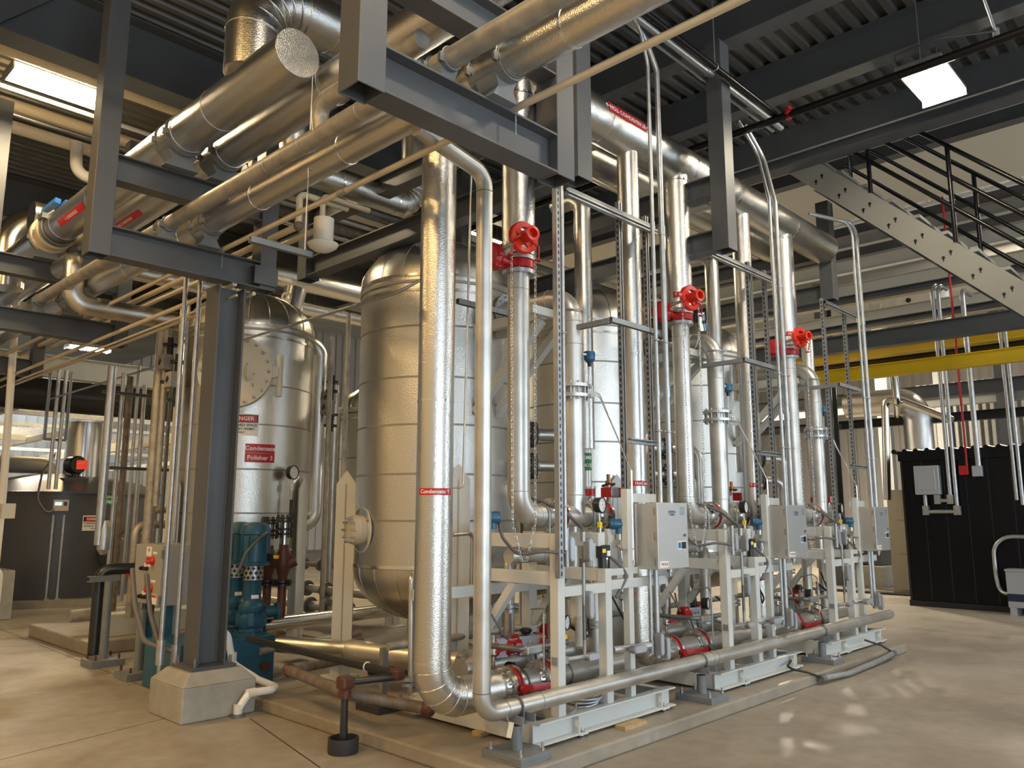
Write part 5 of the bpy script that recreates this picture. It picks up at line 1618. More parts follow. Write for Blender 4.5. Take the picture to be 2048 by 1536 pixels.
# ------------------------------------------------------------------ starter panel
yp = 8.35
pt_l, pb_r = W(292, 1083, Y=yp), W(330, 1215, Y=yp)
px0 = W(290, 1090, Y=yp).x
# door faces the camera's left: its plane is X = px0 with the hinge side towards the right
pa, pb = W(292, 1085, X=3.33), W(328, 1222, X=3.33)
t = thing('starter_panel', 'grey wall-type starter panel with two red rotary switches beside the column', 'electrical panel', (3.4, pb.y, .8))
ya_, yb_ = W(268, 1150, X=3.36).y, W(322, 1150, X=3.36).y
za_, zb2 = W(292, 1088, X=3.36).z, W(290, 1208, X=3.36).z
xa_ = 3.36
Lx = .34
MB().box((xa_ + .03, yb_, zb2), (xa_ + .03 + Lx, ya_, za_)).build('body', 'panel_grey', t, bevel=.006)
MB().box((xa_, yb_ + .005, zb2 + .005), (xa_ + .026, ya_ - .005, za_ - .005)).build('door', 'panel_grey', t, bevel=.006)
Hh, Ww = za_ - zb2, ya_ - yb_
def pp(u, v, d=0.): return V((xa_ - d, ya_ - u * Ww, za_ - v * Hh))
def stk(b, u0, v0, u1, v1, m, d=.0015): b.add([pp(u0, v1, d), pp(u1, v1, d), pp(u1, v0, d), pp(u0, v0, d)], [(0, 1, 2, 3)], m=m); return b
for v in (.27, .73):
    MB().lathe([(0, .045), (.03, .045), (.034, .03), (.045, .012), (.045, 0)], pp(.68, v), (-1, 0, 0), 8).cbox(pp(.66, v, .05), (.02, .02, .07)).build('rotary_switch', 'red_bright', t, label='red rotary switch')
    MB().lathe([(0, .004), (.03, .004)], pp(.66, v, .046), (-1, 0, 0), 3).build('switch_mark', 'white', t)
for v in (.43, .9):
    for u in (.34, .5):
        MB().lathe([(0, .04), (.016, .04), (.02, .02), (.022, 0)], pp(u, v - .02), (-1, 0, 0), 14).build('push_button', 'black', t, label='black push button')
    b = stk(MB(), .36, v - .11, .6, v - .05, 'white'); b.build('legend_plate', 'white', t)
for (u0, v0, u1, v1) in ((.42, .04, .62, .2), (.66, .12, .82, .16), (.66, .585, .82, .625)):
    b = stk(MB(), u0, v0, u1, v1, 'white')
    if u0 == .42:
        b.text('01', .04, lambda a, c: pp(.52, .10, .003) + V((0, -a, c)), 'dial_ink', True)
    b.build('white_label', 'white', t)
b = stk(stk(MB(), .70, .82, .9, .98, 'white'), .72, .83, .88, .87, 'red_bright', .003); b.build('warning_label', 'white', t)
each('hinge', 'galv_dark', t, [MB().cyl(pp(1.0, v, -.0) + V((0, 0, -.04)), pp(1.0, v, 0) + V((0, 0, .04)), .012, 8) for v in (.15, .9)])
each('stand_leg', 'blue_pump', t, [MB().box((xa_ + .08, yb_ + .06, 0.02), (xa_ + .17, yb_ + .15, zb2)), MB().box((xa_ + .08, ya_ - .15, 0.02), (xa_ + .17, ya_ - .06, zb2))])
# grey post stands left of the panel
for k, (u, v, ub, lab) in enumerate(((275, 1355, 297, 'grey pipe post directly under the starter panel'), (205, 1330, 218, 'grey pipe post carrying the black pipe left of the panel'))):
    q = W(u, v, Z=0)
    t = thing('pipe_post', lab, 'pipe stand', (q.x, q.y, 0), 'grey pipe posts')
    h = .66 if k == 0 else .88
    MB().cyl((q.x, q.y, .06), (q.x, q.y, h), .045, 18).build('post', 'support_paint', t)
    MB().box((q.x - .17, q.y - .17, 0), (q.x + .17, q.y + .17, .07)).build('base_plate', 'support_paint', t, bevel=.004)
    each('anchor_bolt', 'brown_iron', t, [MB().cyl((q.x + sx * .12, q.y + sy * .12, .07), (q.x + sx * .12, q.y + sy * .12, .12), .012, 6) for sx in (-1, 1) for sy in (-1, 1)])
    if k == 1:
        MB().channel((q.x - .2, q.y, h + .03), (q.x + .12, q.y, h + .03), .06, .1, .008, flip=1).build('cradle', 'support_paint', t)
        zc = h + .06 + .065
        o = MB().tube([(q.x - .05, q.y + .15, .1), (q.x - .05, q.y + .15, zc), (q.x + 1.2, q.y - .15, zc)], .062, .12, 22).build('black_pipe', 'black_pipe')
        tag(o, 'shiny black painted pipe elbowing up onto the grey post at left', 'pipe')
# conduits in front of the column's left
for k, (u0, u1, v1) in enumerate(((345, 322, 1290), (372, 352, 1300))):
    yy = 7.0
    a, c = W(u1, v1, Y=yy), W(u0, 960, Y=yy)
    o = MB().cyl((a.x, yy, a.z), (a.x, yy, 5.2), .02, 12).build('conduit', 'galv')
    tag(o, ('left' if k == 0 else 'right') + ' upright conduit running past the starter panel door', 'conduit', 'conduits at the starter panel')
    MB().cyl((a.x, yy, a.z - .16), (a.x, yy, a.z + .04), .036, 14).cyl((a.x, yy, a.z - .23), (a.x, yy, a.z - .16), .02, 12).build('seal_fitting', 'galv', o)
    MB().tube([(a.x, yy, a.z - .02), (a.x - .1, yy + .1, a.z + .02), (a.x - .1 + .0, yy + .35, a.z + .3), (a.x - .05, yy + .6, a.z + .6)], .022, .12, 12).build('flex_conduit', 'flex', o, label='grey flexible conduit')
strut(MB(), (W(345, 1130, Y=7.02).x, 7.05, W(345, 1132, Y=7.02).z), (3.15, 7.05, W(345, 1132, Y=7.02).z), (0, -1, 0))
# pale pvc condensate line around the pier
pts = [W(448, 1290, Y=6.98), W(470, 1320, Y=6.9), W(470, 1350, Y=6.75)]
a = W(455, 1418, Z=.06); 
o = MB().tube([V((3.45, 7.05, .62)), V((3.56, 6.95, .55)), V((3.60, 6.9, .3)), V((3.66, 6.55, .2)), V((3.72, 6.36, .16)), V((3.62, 6.25, .17)), V((3.42, 6.26, .17)), V((3.34, 6.27, .06)), V((3.34, 6.28, 0.0))], .031, .07, 16, nb=5).build('drain_pipe', 'white')
tag(o, 'white plastic drain pipe snaking round the concrete pier', 'pipe')
each('socket', 'pvc', o, [MB().cyl(c_ - d_ * .035, c_ + d_ * .035, .037, 16) for c_, d_ in ((V((3.34, 6.275, .06)), V((0, 0, 1))), (V((3.44, 6.26, .17)), V((1, 0, 0))), (V((3.595, 6.905, .36)), V((0, 0, 1))))])
MB().cyl((3.34, 6.28, 0), (3.34, 6.28, .02), .06, 16).build('floor_collar', 'galv_dark', o)

# ------------------------------------------------------------------ black and grey drain piping on the pad
zp = .50
q = W(497, 1277, Z=.52)
c1 = W(795, 1345, Z=zp)
c0 = W(688, 1380, Z=.42)
o = MB().tube([q, V((c1.x, c1.y, q.z - .03))], .03, None, 16).build('drain_pipe', 'black_pipe')
tag(o, 'black drain pipe from the blue tank towards the nearest skid', 'pipe', 'drain pipes on the pad')
MB().cbox(V((c1.x, c1.y, q.z - .03)), (.09, .09, .08)).build('elbow', 'brown_iron', o, bevel=.02, label='rusty elbow')
MB().ring(q + (V((c1.x, c1.y, q.z - .03)) - q) * .83, (V((c1.x, c1.y, q.z)) - q), .032, .006, 16, 6).build('clamp_ring', 'white', o)
pc = W(686, 1505, Z=0)
zt = W(690, 1365, X=pc.x).z
o = MB().tube([V((c1.x, c1.y, zt + .02)), V((pc.x, pc.y, zt)), V((pc.x, pc.y, .03))], .03, .001, 16, rounded=False).build('drain_pipe', 'black_pipe')
tag(o, 'black drain leg dropping into a grey cup on the floor', 'pipe', 'drain pipes on the pad')
MB().cbox((pc.x, pc.y, zt), (.1, .1, .09)).cyl((pc.x, pc.y, zt - .1), (pc.x, pc.y, zt), .044, 16).build('tee', 'brown_iron', o, bevel=.02, label='rusty tee')
b = MB().lathe([(.08, 0), (.1, .0), (.105, .012), (.105, .1), (.09, .1), (.088, .03), (0, .03)], (pc.x, pc.y, 0), n=28)
tag(b.build('drain_cup', 'rubber'), 'round dark grey drain cup standing on the floor in front', 'drain cup')
ql = W(578, 1340, Z=.36)
o = MB().tube([W(745, 1318, Z=.36) + V((.6, .3, 0)), ql, W(688, 1385, Z=.36), W(855, 1418, Z=.25)], .042, .07, 18).build('drain_pipe', 'grey_pipe')
tag(o, 'grey rusty drain pipe doubling back above the pad edge', 'pipe', 'drain pipes on the pad')
each('elbow', 'brown_iron', o, [MB().ball(ql, .055, 14), MB().ball(W(855, 1418, Z=.25), .06, 14)])
# post stand under those pipes
for k, (u, v, lab) in enumerate(((765, 1418, 'grey strut stand with dark base plate near the black drain pipe'), (780, 1350, 'grey pipe stand behind the drain pipes'))):
    p_ = W(u, v, Z=.1)
    t = thing('pipe_stand', lab, 'pipe stand', (p_.x, p_.y, .1))
    MB().box((p_.x - .15, p_.y - .15, .1), (p_.x + .15, p_.y + .15, .15)).build('base_plate', 'rubber', t, bevel=.003)
    each('anchor_bolt', 'galv', t, [MB().cyl((p_.x + s * .11, p_.y - s * .08, .15), (p_.x + s * .11, p_.y - s * .08, .2), .012, 6) for s in (-1, 1)])
    MB().bar((p_.x, p_.y, .15), (p_.x, p_.y, .56 if k == 0 else .40), .05, up=V((0, 1, 0))).build('post', 'support_paint', t)
# thin vertical pipe with flange at (820,1150-1390)
yy = 4.75
a, c, e = W(820, 1390, Y=yy), W(822, 1150, Y=yy), W(845, 1148, Y=yy)
o = MB().tube([a, c, (e.x + .3, yy + .25, c.z)], .018, .05, 14).build('steel_pipe', 'stainless')
tag(o, 'thin upright pipe with a small flange left of the fat riser', 'pipe')
qf = W(816, 1363, Y=yy)
b = MB().lathe([(.018, -.03), (.05, -.03), (.05, -.006), (.018, -.006)], qf, n=18).lathe([(.018, .006), (.05, .006), (.05, .03), (.018, .03)], qf, n=18)
b.bolts(qf, (0, 0, 1), .04, 4, .006, .045, both=True)
b.build('flange', 'galv', o)
# jacketed pipes lying across the pad (along X)
def lowpipe(label, ua, va, ub, vb, Z, r, m='jacket_smooth', ends=True):
    p_, q_ = W(ua, va, Z=Z), W(ub, vb, Z=Z)
    o = MB().cyl(p_, q_, r, 24).build('insulated_pipe', m)
    tag(o, label, 'pipe', 'low pipes on the pad')
    d_ = (q_ - p_).normalized()
    if ends:
        b = MB().lathe([(.05, 0), (.1, 0), (.1, .03), (.05, .03)], q_ + d_ * .05, d_, 20).lathe([(.05, 0), (.1, 0), (.1, .03), (.05, .03)], q_ + d_ * .1, d_, 20).cyl(q_, q_ + d_ * .3, .05, 16)
        b.build('end_flange', 'black', o)
    return o


lowpipe('shiny jacketed pipe running low behind the nearest tank leg', 524, 1250, 800, 1218, .5, .075)
lowpipe('second shiny jacketed pipe lower on the pad behind the drain pipe', 560, 1288, 700, 1300, .38, .08, 'jacket')
lowpipe('bare steel pipe crossing behind the nearest tank leg', 520, 1303, 720, 1265, .3, .035, 'pipe_bare', False)
lowpipe('jacketed pipe under the bottom of the nearest tank', 700, 1300, 960, 1330, .45, .09, 'stainless')
lowpipe('jacketed pipe end seen under the nearest skid frame', 1060, 1190, 1090, 1183, .75, .07)
lowpipe('brown-lit jacketed pipe beyond the nearest skid frame', 1060, 1235, 1230, 1255, .35, .08, 'jacket')
# ------------------------------------------------------------------ steel stair at the right
SXN, SXF = 9.75, 10.75
A0, A1 = W(1573, 344, X=SXN), W(2048, 633, X=SXN)
B0, B1 = W(1630, 327, X=SXN), W(2048, 563, X=SXN)
dy, dz = (A1 - A0).y, (A1 - A0).z
sl = dz / dy
t = thing('steel_stair', 'grey steel stair with black pipe railings descending at the right', 'stair', (SXN + .5, (A0.y + A1.y) / 2, A1.z))
y_t, y_b = 4.35, -1.2
def za(y): return A0.z + (y - A0.y) * sl
hs = (B1.z - za(B1.y))
for xx, nm in ((SXN, 'near'), (SXF, 'far')):
    b = MB()
    poly = [(y_t, za(y_t)), (y_b, za(y_b)), (y_b, za(y_b) + hs), (y_t, za(y_t) + hs)]
    b.prism(poly, (xx - .005, 0, 0), (0, 1, 0), (0, 0, 1), .012)
    for s in (0, hs - .014):
        b.prism([(y_t, za(y_t) + s), (y_b, za(y_b) + s), (y_b, za(y_b) + s + .014), (y_t, za(y_t) + s + .014)], (xx, 0, 0), (0, 1, 0), (0, 0, 1), .07 if nm == 'near' else -.07)
    if nm == 'near':
        k = 0
        for j in range(18):
            yy = y_t - .35 - j * .28
            for s in (.3, .62):
                b.cyl((xx - .0055, yy - s * .25, za(yy - s * .25) + hs * s), (xx - .009, yy - s * .25, za(yy - s * .25) + hs * s), .019, 8, 'black').cbox((xx - .007, yy - s * .25, za(yy - s * .25) + hs * s - .025), (.004, .014, .04), 'black')
    b.build('stringer', 'grey_paint' if nm == 'far' else 'stair_paint' if 'stair_paint' in M else 'grey_paint', t)
for j in range(18):
    yy = y_t - .2 - j * .285
    b = MB().box((SXN + .01, yy - .27, za(yy) + hs * .5), (SXF - .01, yy, za(yy) + hs * .5 + .04))
    b.build('tread', 'galv_dark', t)
def rail_line(u, v, X): p = W(u, v, X=X); return lambda y: p.z + (y - p.y) * sl
r = .026
for X, pv, ypost in ((SXN, ((1893, 291), (1893, 349), (1895, 408)), (W(1899, 350, X=SXN).y, W(1735, 300, X=SXN).y)), (SXF, ((1893, 318), (1893, 384), (1893, 446)), (W(1950, 380, X=SXF).y, W(1700, 330, X=SXF).y))):
    for k, (u, v) in enumerate(pv):
        f = rail_line(u, v, X)
        ya = min(y_t, 3.9)
        MB().cyl((X, ya, f(ya)), (X, y_b, f(y_b)), r, 14).build('handrail' if k == 0 else 'mid_rail', 'black_gloss', t)
    f = rail_line(*pv[0], X)
    for yp in ypost + (ypost[0] * 2 - ypost[1],):
        MB().cyl((X, yp, za(yp) + hs), (X, yp, f(yp)), r, 14).build('rail_post', 'black_gloss', t)
# conduit along the edge beam and the lamp's cord and pipe
q0 = W(1700, 272, X=9.48)
o = MB().cyl((9.46, -4, q0.z), (9.46, 5.0, q0.z), .016, 12).build('conduit', 'galv')
tag(o, 'slim conduit strapped along the face of the deep edge beam', 'conduit')
a, c, d_ = W(1790, 112, Z=6.0), W(1870, 78, Z=6.05), W(1992, 62, Z=6.1)
o = MB().tube([a - V((0, 0, .05)), a, c, d_], .011, .3, 10).build('lamp_cord', 'rubber')
tag(o, 'dark flexible cord looping to the lit lamp near the stair', 'cord')
a, c = W(1965, -10, Z=6.2), W(1992, 66, Z=6.1)
tag(MB().cyl(a, c, .014, 12).cyl(c - V((0, 0, .05)), c + V((0, 0, .04)), .03, 12).build('conduit', 'galv'), 'short conduit stub feeding the lamp cord at upper right', 'conduit')
# ------------------------------------------------------------------ black enclosure
BX = 15.6
yl, zb0 = W(1824, 1205, X=BX).y, 0
zt = W(1815, 905, X=BX).z
t = thing('black_enclosure', 'large black panelled enclosure with ribbed top at the right', 'enclosure', (BX + 1.5, 1.5, 0))
MB().box((BX, -2.0, .1), (BX + 3, yl, zt)).build('housing', 'black_panel', t, bevel=.01)
MB().box((BX - .03, -2.0, 0), (BX + 3, yl + .03, .1)).build('skid_rail', 'black', t)
b = MB().box((BX - .06, -2, zt - .16), (BX, yl + .03, zt + .02))
for k in range(40):
    yy = yl + .1 - k * .19
    b.cyl((BX - .05, yy, zt + .02), (BX + 3, yy, zt + .02), .045, 10)
b.build('roof_edge', 'black_panel', t)
for k in range(16):
    yy = yl - .35 - k * .35
    b = MB().box((BX - .008, yy - .008, .12), (BX, yy + .008, zt - .16)).build('panel_seam', 'black', t)
b = MB().box((BX - .015, yl - .02, .1), (BX + .1, yl + .015, zt - .1)); b.build('corner_trim', 'black', t)
# junction boxes on its face
def face_box(name, label, u0, v0, u1, v1, dpt, m, cat, door=False, bevel=.008):
    p_, q_ = W(u0, v0, X=BX - .02), W(u1, v1, X=BX - .02)
    t = thing(name, label, cat, (BX - .06, (p_.y + q_.y) / 2, q_.z))
    MB().box((BX - .02 - dpt, q_.y, q_.z), (BX - .02, p_.y, p_.z)).build('body', m, t, bevel=bevel)
    if door: MB().box((BX - .03 - dpt, q_.y + .06, q_.z + .08), (BX - .02 - dpt, p_.y - .06, p_.z - .08)).build('door_panel', m, t, bevel=.004)
    return t


face_box('junction_box', 'large pale grey junction box with framed door on the black enclosure', 1832, 933, 1886, 989, .16, 'panel_lid', 'junction box', True)
face_box('junction_box', 'small red box on the black enclosure at the end of the red conduit', 1920, 932, 1940, 950, .1, 'sign_red', 'junction box')
face_box('junction_box', 'small grey box beside the red one on the black enclosure', 1946, 932, 1968, 953, .1, 'panel_lid', 'junction box')
xc = BX - .1
def vcond(label, u, vt, vb, r, m='galv', bend=True, tail=None, X=None):
    X = X or xc
    b_, a_ = W(u, vb, X=X), W(u, vt, X=X)
    pts = ([(X + .55, b_.y, a_.z)] if bend else []) + [(X, b_.y, W(u - 30, vt, X=X).z if False else a_.z), (X, b_.y, b_.z)] + (tail or [])
    o = MB().tube(pts, r, .16, 12).build('conduit', m)
    tag(o, label, 'conduit', 'conduits on the black enclosure')
    return o


zf1, zf2 = W(1900, 1001, X=xc).z, W(1910, 1023, X=xc).z
y1_, y2_ = W(1857, 1001, X=xc).y, W(1850, 1023, X=xc).y
zj = W(1858, 990, X=xc).z
for k, (lab, u, vb, zf, yj, r) in enumerate((('pale conduit hooking under the large junction box, inner one', 1901, 992, zf1, W(1876, 1000, X=xc).y, .034), ('pale conduit hooking under the large junction box, outer one', 1914, 1010, zf2, W(1851, 1000, X=xc).y, .034))):
    b_ = W(u, vb, X=xc)
    zt_ = W(u - 35, 566, X=xc).z
    o = MB().tube([(xc + .55, b_.y, zt_), (xc, b_.y, zt_), (xc, b_.y, zf), (xc, yj, zf), (xc, yj, zj)], r, [.25, .04, .04], 14).build('conduit', 'cream_galv' if 'cream_galv' in M else 'galv')
    tag(o, lab, 'conduit', 'conduits on the black enclosure')
    each('corner_fitting', 'galv', o, [MB().cbox((xc, yy, zf + .02), (.1, .1, .16)) for yy in (b_.y, yj)])
vcond('bright red conduit dropping to the small red box', 1934, 380, 932, .02, 'sign_red', False)
vcond('fat pale conduit dropping to the small grey box', 1957, 572, 932, .045)
vcond('left of two tall conduits at the right edge', 2034, 615, 1000, .03)
vcond('right of two tall conduits at the right edge', 2046, 622, 1010, .03)
p_, q_, r_ = W(2070, 1074, X=xc), W(1985, 1080, X=xc), W(1984, 1150, X=xc)
o = MB().tube([p_, V((xc, q_.y, p_.z)), V((xc, q_.y, r_.z)), V((xc - .05, q_.y - .05, r_.z - .3)), V((xc - .25, q_.y - .35, .35))], .032, .3, 14).build('conduit', 'galv')
tag(o, 'pale conduit arching down to the grey transformer', 'conduit')
for k, (u, v) in enumerate(((1983, 1125), (2023, 1083))):
    p_ = W(u, v, X=BX - .03)
    strut(MB(), p_ + V((0, .18, 0)), p_ - V((0, .18, 0)), (-1, 0, 0), slots=False) if False else None
tx = 15.2
p_, q_ = W(2010, 1142, X=tx), W(2048, 1222, X=tx)
t = thing('transformer', 'grey transformer cabinet on the floor at the right edge', 'transformer', (tx + .3, p_.y - .5, 0))
MB().box((tx, p_.y - 1.0, .12), (tx + .36, p_.y, p_.z)).build('case', 'panel_lid', t, bevel=.01)
MB().box((tx - .01, p_.y - 1.01, p_.z), (tx + .37, p_.y + .01, p_.z + .03)).build('lid', 'panel_lid', t)
b = MB().box((tx - .004, p_.y - .98, .22), (tx, p_.y - .0, .34))
b.text('NEX', .1, lambda a_, c_: V((tx - .0055, p_.y - .33 - a_, .28 + c_)), 'white', True)
b.build('brand_strip', 'navy', t)
each('foot', 'panel_lid', t, [MB().box((tx, p_.y - .12 - s, 0), (tx + .36, p_.y - .02 - s, .12)) for s in (0, .86)])
MB().box((tx - .004, p_.y - .5, .52), (tx, p_.y - .28, .75)).build('label_plate', 'white', t)
# beige motor-control cabinet left of the enclosure
p_, q_ = W(1772, 980, X=18.0), W(1822, 1175, X=18.0)
t = thing('control_cabinet', 'tall beige control cabinet just left of the black enclosure', 'cabinet', (18.4, p_.y - .3, 0))
MB().box((18.0, q_.y - .3, 0), (18.6, p_.y, p_.z)).build('body', 'box_beige', t, bevel=.01)
for z0, z1 in ((.05, .75), (.8, 1.45), (1.5, p_.z - .05)): MB().box((17.98, q_.y - .25, z0), (18.0, p_.y - .18, z1)).build('door_panel', 'box_beige', t, bevel=.004)
MB().box((17.97, p_.y - .7, 1.8), (17.98, p_.y - .45, 1.95)).build('label_plate', 'white', t)
# concrete block and grey box behind the skids
p_ = W(1765, 1170, Z=0)
tag(MB().box((p_.x - .6, p_.y - .3, 0), (p_.x + .9, p_.y + .7, .45)).build('plinth', 'pier_concrete', bevel=.01), 'concrete block on the floor beyond the farthest skid', 'plinth')
tag(MB().box((p_.x - .3, p_.y - .1, .45), (p_.x + .5, p_.y + .5, 1.2)).build('motor_box', 'grey_paint', bevel=.02), 'dark grey box standing on the far concrete block', 'box')
# ------------------------------------------------------------------ platforms and beams behind
def ybeam(label, X, u, v, h, w_, m, ya=-6, yb=14, grp='platform beams at the right', name='platform_beam', solid=False):
    z = W(u, v, X=X).z
    b = MB()
    if solid: b.bar((X, ya, z), (X, yb, z), w_, h)
    else: b.ibeam((X, ya, z), (X, yb, z), h, w_)
    o = b.build(name, m)
    return tag(o, label, 'beam', grp)


ybeam('yellow crane runway beam behind the skids, the longer lower one', 13.6, 1800, 737, .22, .14, 'yellow', yb=11, name='crane_beam')
ybeam('upper yellow beam tucked under the grey platform beam', 16.4, 1810, 697, .2, .3, 'yellow', yb=7.6, name='crane_beam')
ybeam('grey platform beam above the yellow beams', 14.2, 1850, 665, .3, .2, 'grey_paint')
ybeam('black beam between the two yellow beams', 17.0, 1850, 716, .2, .2, 'black', yb=9)
ybeam('pale roof beam seen through the stair railing', 12.4, 1900, 262, .3, .2, 'grey_paint')
for k, (X, v, m, h) in enumerate(((15.6, 322, 'grey_paint', .4), (18.0, 372, 'panel_grey', .3), (18.5, 412, 'grey_paint', .3), (19.5, 436, 'panel_grey', .35), (20.5, 462, 'grey_paint', .3), (21.5, 490, 'skid_paint', .4), (17.0, 540, 'cream', .2), (16.2, 562, 'grey_paint', .12), (16.8, 604, 'cream', .18), (16.2, 622, 'grey_paint', .1), (23, 520, 'panel_grey', .5), (20, 780, 'grey_paint', .3), (19.5, 835, 'black', .2), (22.0, 800, 'panel_grey', .3))):
    ybeam(('dark', 'pale', 'deep dark', 'broad pale', 'narrow dark', 'pale green', 'cream', 'slim grey', 'lower cream', 'slim lower grey', 'broad far pale', 'low dark', 'low black', 'low pale')[k] + ' cross beam in the hall beyond the stair', X, 1900, v, h, .2, m, yb=14 if v < 700 else 12)
# trusses
for k, (X, v) in enumerate(((12.0, 243), (15.9, 350), (16.4, 398))):
    z = W(1900, v, X=X).z
    t = thing('roof_truss', ('nearest', 'second', 'third')[k] + ' white open-web roof truss beyond the stair', 'truss', (X, 4, z), 'open-web roof trusses')
    for s in (0, .5): MB().bar((X, -6, z + s), (X, 16, z + s), .07).build('chord', 'white', t)
    b = MB()
    pts = [(X, -6 + .4 * j, z + (.5 if j % 2 else 0)) for j in range(55)]
    b.tube(pts, .02, n=6, rounded=False)
    b.build('web', 'white', t)
# ladder trays with rungs
for k, (X, v, lab) in enumerate(((16.6, 552, 'upper cable ladder tray hung behind the stair'), (16.5, 612, 'lower cable ladder tray hung behind the stair'))):
    z = W(1900, v, X=X).z
    t = thing('cable_tray', lab, 'cable tray', (X + .3, 4, z), 'cable ladder trays')
    for s in (0, .7): MB().bar((X + s, -4, z), (X + s, 12, z), .03, .12).build('side_rail', 'cream', t)
    for j in range(22): MB().bar((X, -3 + j * .6, z), (X + .7, -3 + j * .6, z), .05, .03).build('rung', 'cream', t)
# white cooler box and red pipe
p_, q_ = W(1788, 548, X=18.5), W(1862, 620, X=18.5)
t = thing('air_handler', 'white panelled unit with a round port high behind the stair', 'air handler', (19, p_.y, q_.z))
MB().box((18.5, q_.y, q_.z), (20, p_.y, p_.z)).build('casing', 'white', t, bevel=.02)
MB().box((18.49, q_.y, (p_.z + q_.z) / 2 + .1), (18.5, p_.y, (p_.z + q_.z) / 2 + .12)).build('panel_seam', 'seam', t)
c = W(1817, 601, X=18.48)
MB().cyl(c, c - V((.03, 0, 0)), .05, 16).build('port', 'black', t)
z = W(1950, 372, X=17.2).z
tag(MB().tube([(17.2, 3.0, z), (17.2, -5, z)], .04, n=10).build('fire_pipe', 'sign_red'), 'long red sprinkler main among the far trusses', 'pipe')
for k, (u, X) in enumerate(((1650, 19), (1760, 22), (2000, 22), (1875, 24))):
    q = W(u, 700, X=X)
    tag(MB().ibeam((X, q.y, 0), (X, q.y, 7.2), .3, .3, up=V((1, 0, 0))).build('far_column', 'skid_paint' if k % 2 else 'grey_paint'), ('pale', 'grey', 'grey', 'pale')[k] + (' far steel column behind the skids', ' far steel column above the beige cabinet', ' far steel column over the transformer', ' far steel column over the junction boxes')[k], 'column')
# silver duct behind the black enclosure with small pipes
p_, q_ = W(1800, 790, X=19.0), W(1832, 800, X=19.0)
o = MB().tube([(19.0, p_.y + 1.2, W(1815, 800, X=19).z), (19.0, q_.y, W(1832, 800, X=19).z), (19.0, q_.y, 1.0)], .30, .45, 28, nb=10).build('insulated_duct', 'jacket')
tag(o, 'fat silver duct bending down behind the black enclosure', 'duct')
o = MB().tube([W(1775, 1000, X=17.5), W(1770, 800, X=17.5), W(1800, 800, X=17.5) , W(1905, 840, X=17.5)], .075, .15, 16).build('insulated_pipe', 'jacket_smooth')
tag(o, 'slim silver pipe turning above the beige cabinet', 'pipe')
o = MB().tube([W(1782, 700, X=17.3), W(1794, 805, X=17.3), W(1795, 830, X=19)], .075, .15, 16).build('insulated_pipe', 'jacket_smooth')
tag(o, 'short silver pipe dropping beside the fat duct', 'pipe')
for k, (ua, va, ub, vb, X, r) in enumerate(((1700, 470, 1742, 1012, 9.9, .018), (1712, 470, 1752, 1012, 9.9, .018))):
    pass
# corrugated partition behind the enclosure
b = MB()
yl2 = W(1838, 850, X=24).y
zt_, zb_2 = W(1900, 765, X=24).z, 0
b.box((24.05, yl2 - 18, 0), (24.1, yl2, zt_), 'galv_dark')
for k in range(100):
    y_ = yl2 - k * .18
    b.box((23.98, y_ - .08, 0), (24.06, y_, zt_))
struct('wall_partition', b, 'siding')
# ------------------------------------------------------------------ pipes and clutter behind
def xpipe(label, u, v, Y, r, x0, x1, m='jacket', cat='pipe', grp='background pipes', name='pipe', n=20):
    z = W(u, v, Y=Y).z
    o = MB().cyl((x0, Y, z), (x1, Y, z), r, n).build(name, m)
    return tag(o, label, cat, grp)


# under the deck at upper left
xpipe('fat beige pipe running under the dark girder by the lamp', 100, 118, 8.5, .12, -3, 6.5, 'cream_pipe')
xpipe('upper slim beige pipe below the upper-left lamp', 95, 232, 10.6, .075, -3, 5.2, 'cream_pipe')
xpipe('silver conduit between the two slim beige pipes at upper left', 95, 250, 10.6, .035, -3, 5.2, 'steel_bright')
xpipe('lower slim beige pipe below the upper-left lamp', 95, 275, 10.6, .075, -3, 5.2, 'cream_pipe')
xpipe('thin pale conduit just under the upper-left lamp', 60, 190, 9.2, .025, -3, 4.2, 'cream')
a, c = W(152, 300, Y=10.4), W(152, 345, Y=10.4)
tag(MB().tube([a + V((0, 0, .1)), c, c + V((.35, 0, -.05)), c + V((.4, 0, .3))], .07, .15, 18).build('trap_pipe', 'cream'), 'cream U-shaped trap pipe hanging under the beige pipes', 'pipe')
# elbow ended jacketed pipe over the rack at left
a = W(60, 450, Y=11.5)
o = MB().tube([a + V((-.2, 0, -.9)), a + V((-.2, 0, .05)), a + V((3, 0, .05))], .21, .4, 28, nb=12).build('insulated_pipe', 'jacket_smooth')
tag(o, 'jacketed elbow with wrinkled gores behind the blue-lever coupling', 'pipe')
# jacketed pipe with an elbow up, left of the fat riser
z = W(700, 372, Y=6.1).z
xe = W(826, 395, Y=6.1).x
o = MB().tube([(3.5, 6.1, z + .5), (3.5, 6.1, z), (xe, 6.1, z), (xe, 6.1, z + .95)], .13, .2, 28, nb=12).build('insulated_pipe', 'jacket')
tag(o, 'jacketed pipe turning upward just left of the fat riser top', 'pipe')
b = MB()
cen = V((xe - .2, 6.1, z + .2))
for k in range(5):
    t_ = PI / 2 * (k + .5) / 5
    e = V((math.sin(t_), 0, -math.cos(t_)))
    b.ring(cen + e * .2, (math.cos(t_), 0, math.sin(t_)), .132, .004, 28, 6)
b.build('elbow_gore', 'steel_bright', o)
bands(o, [(xe - .25, 6.1, z), (xe - .9, 6.1, z)], (1, 0, 0), .13, .008, 'steel_bright')
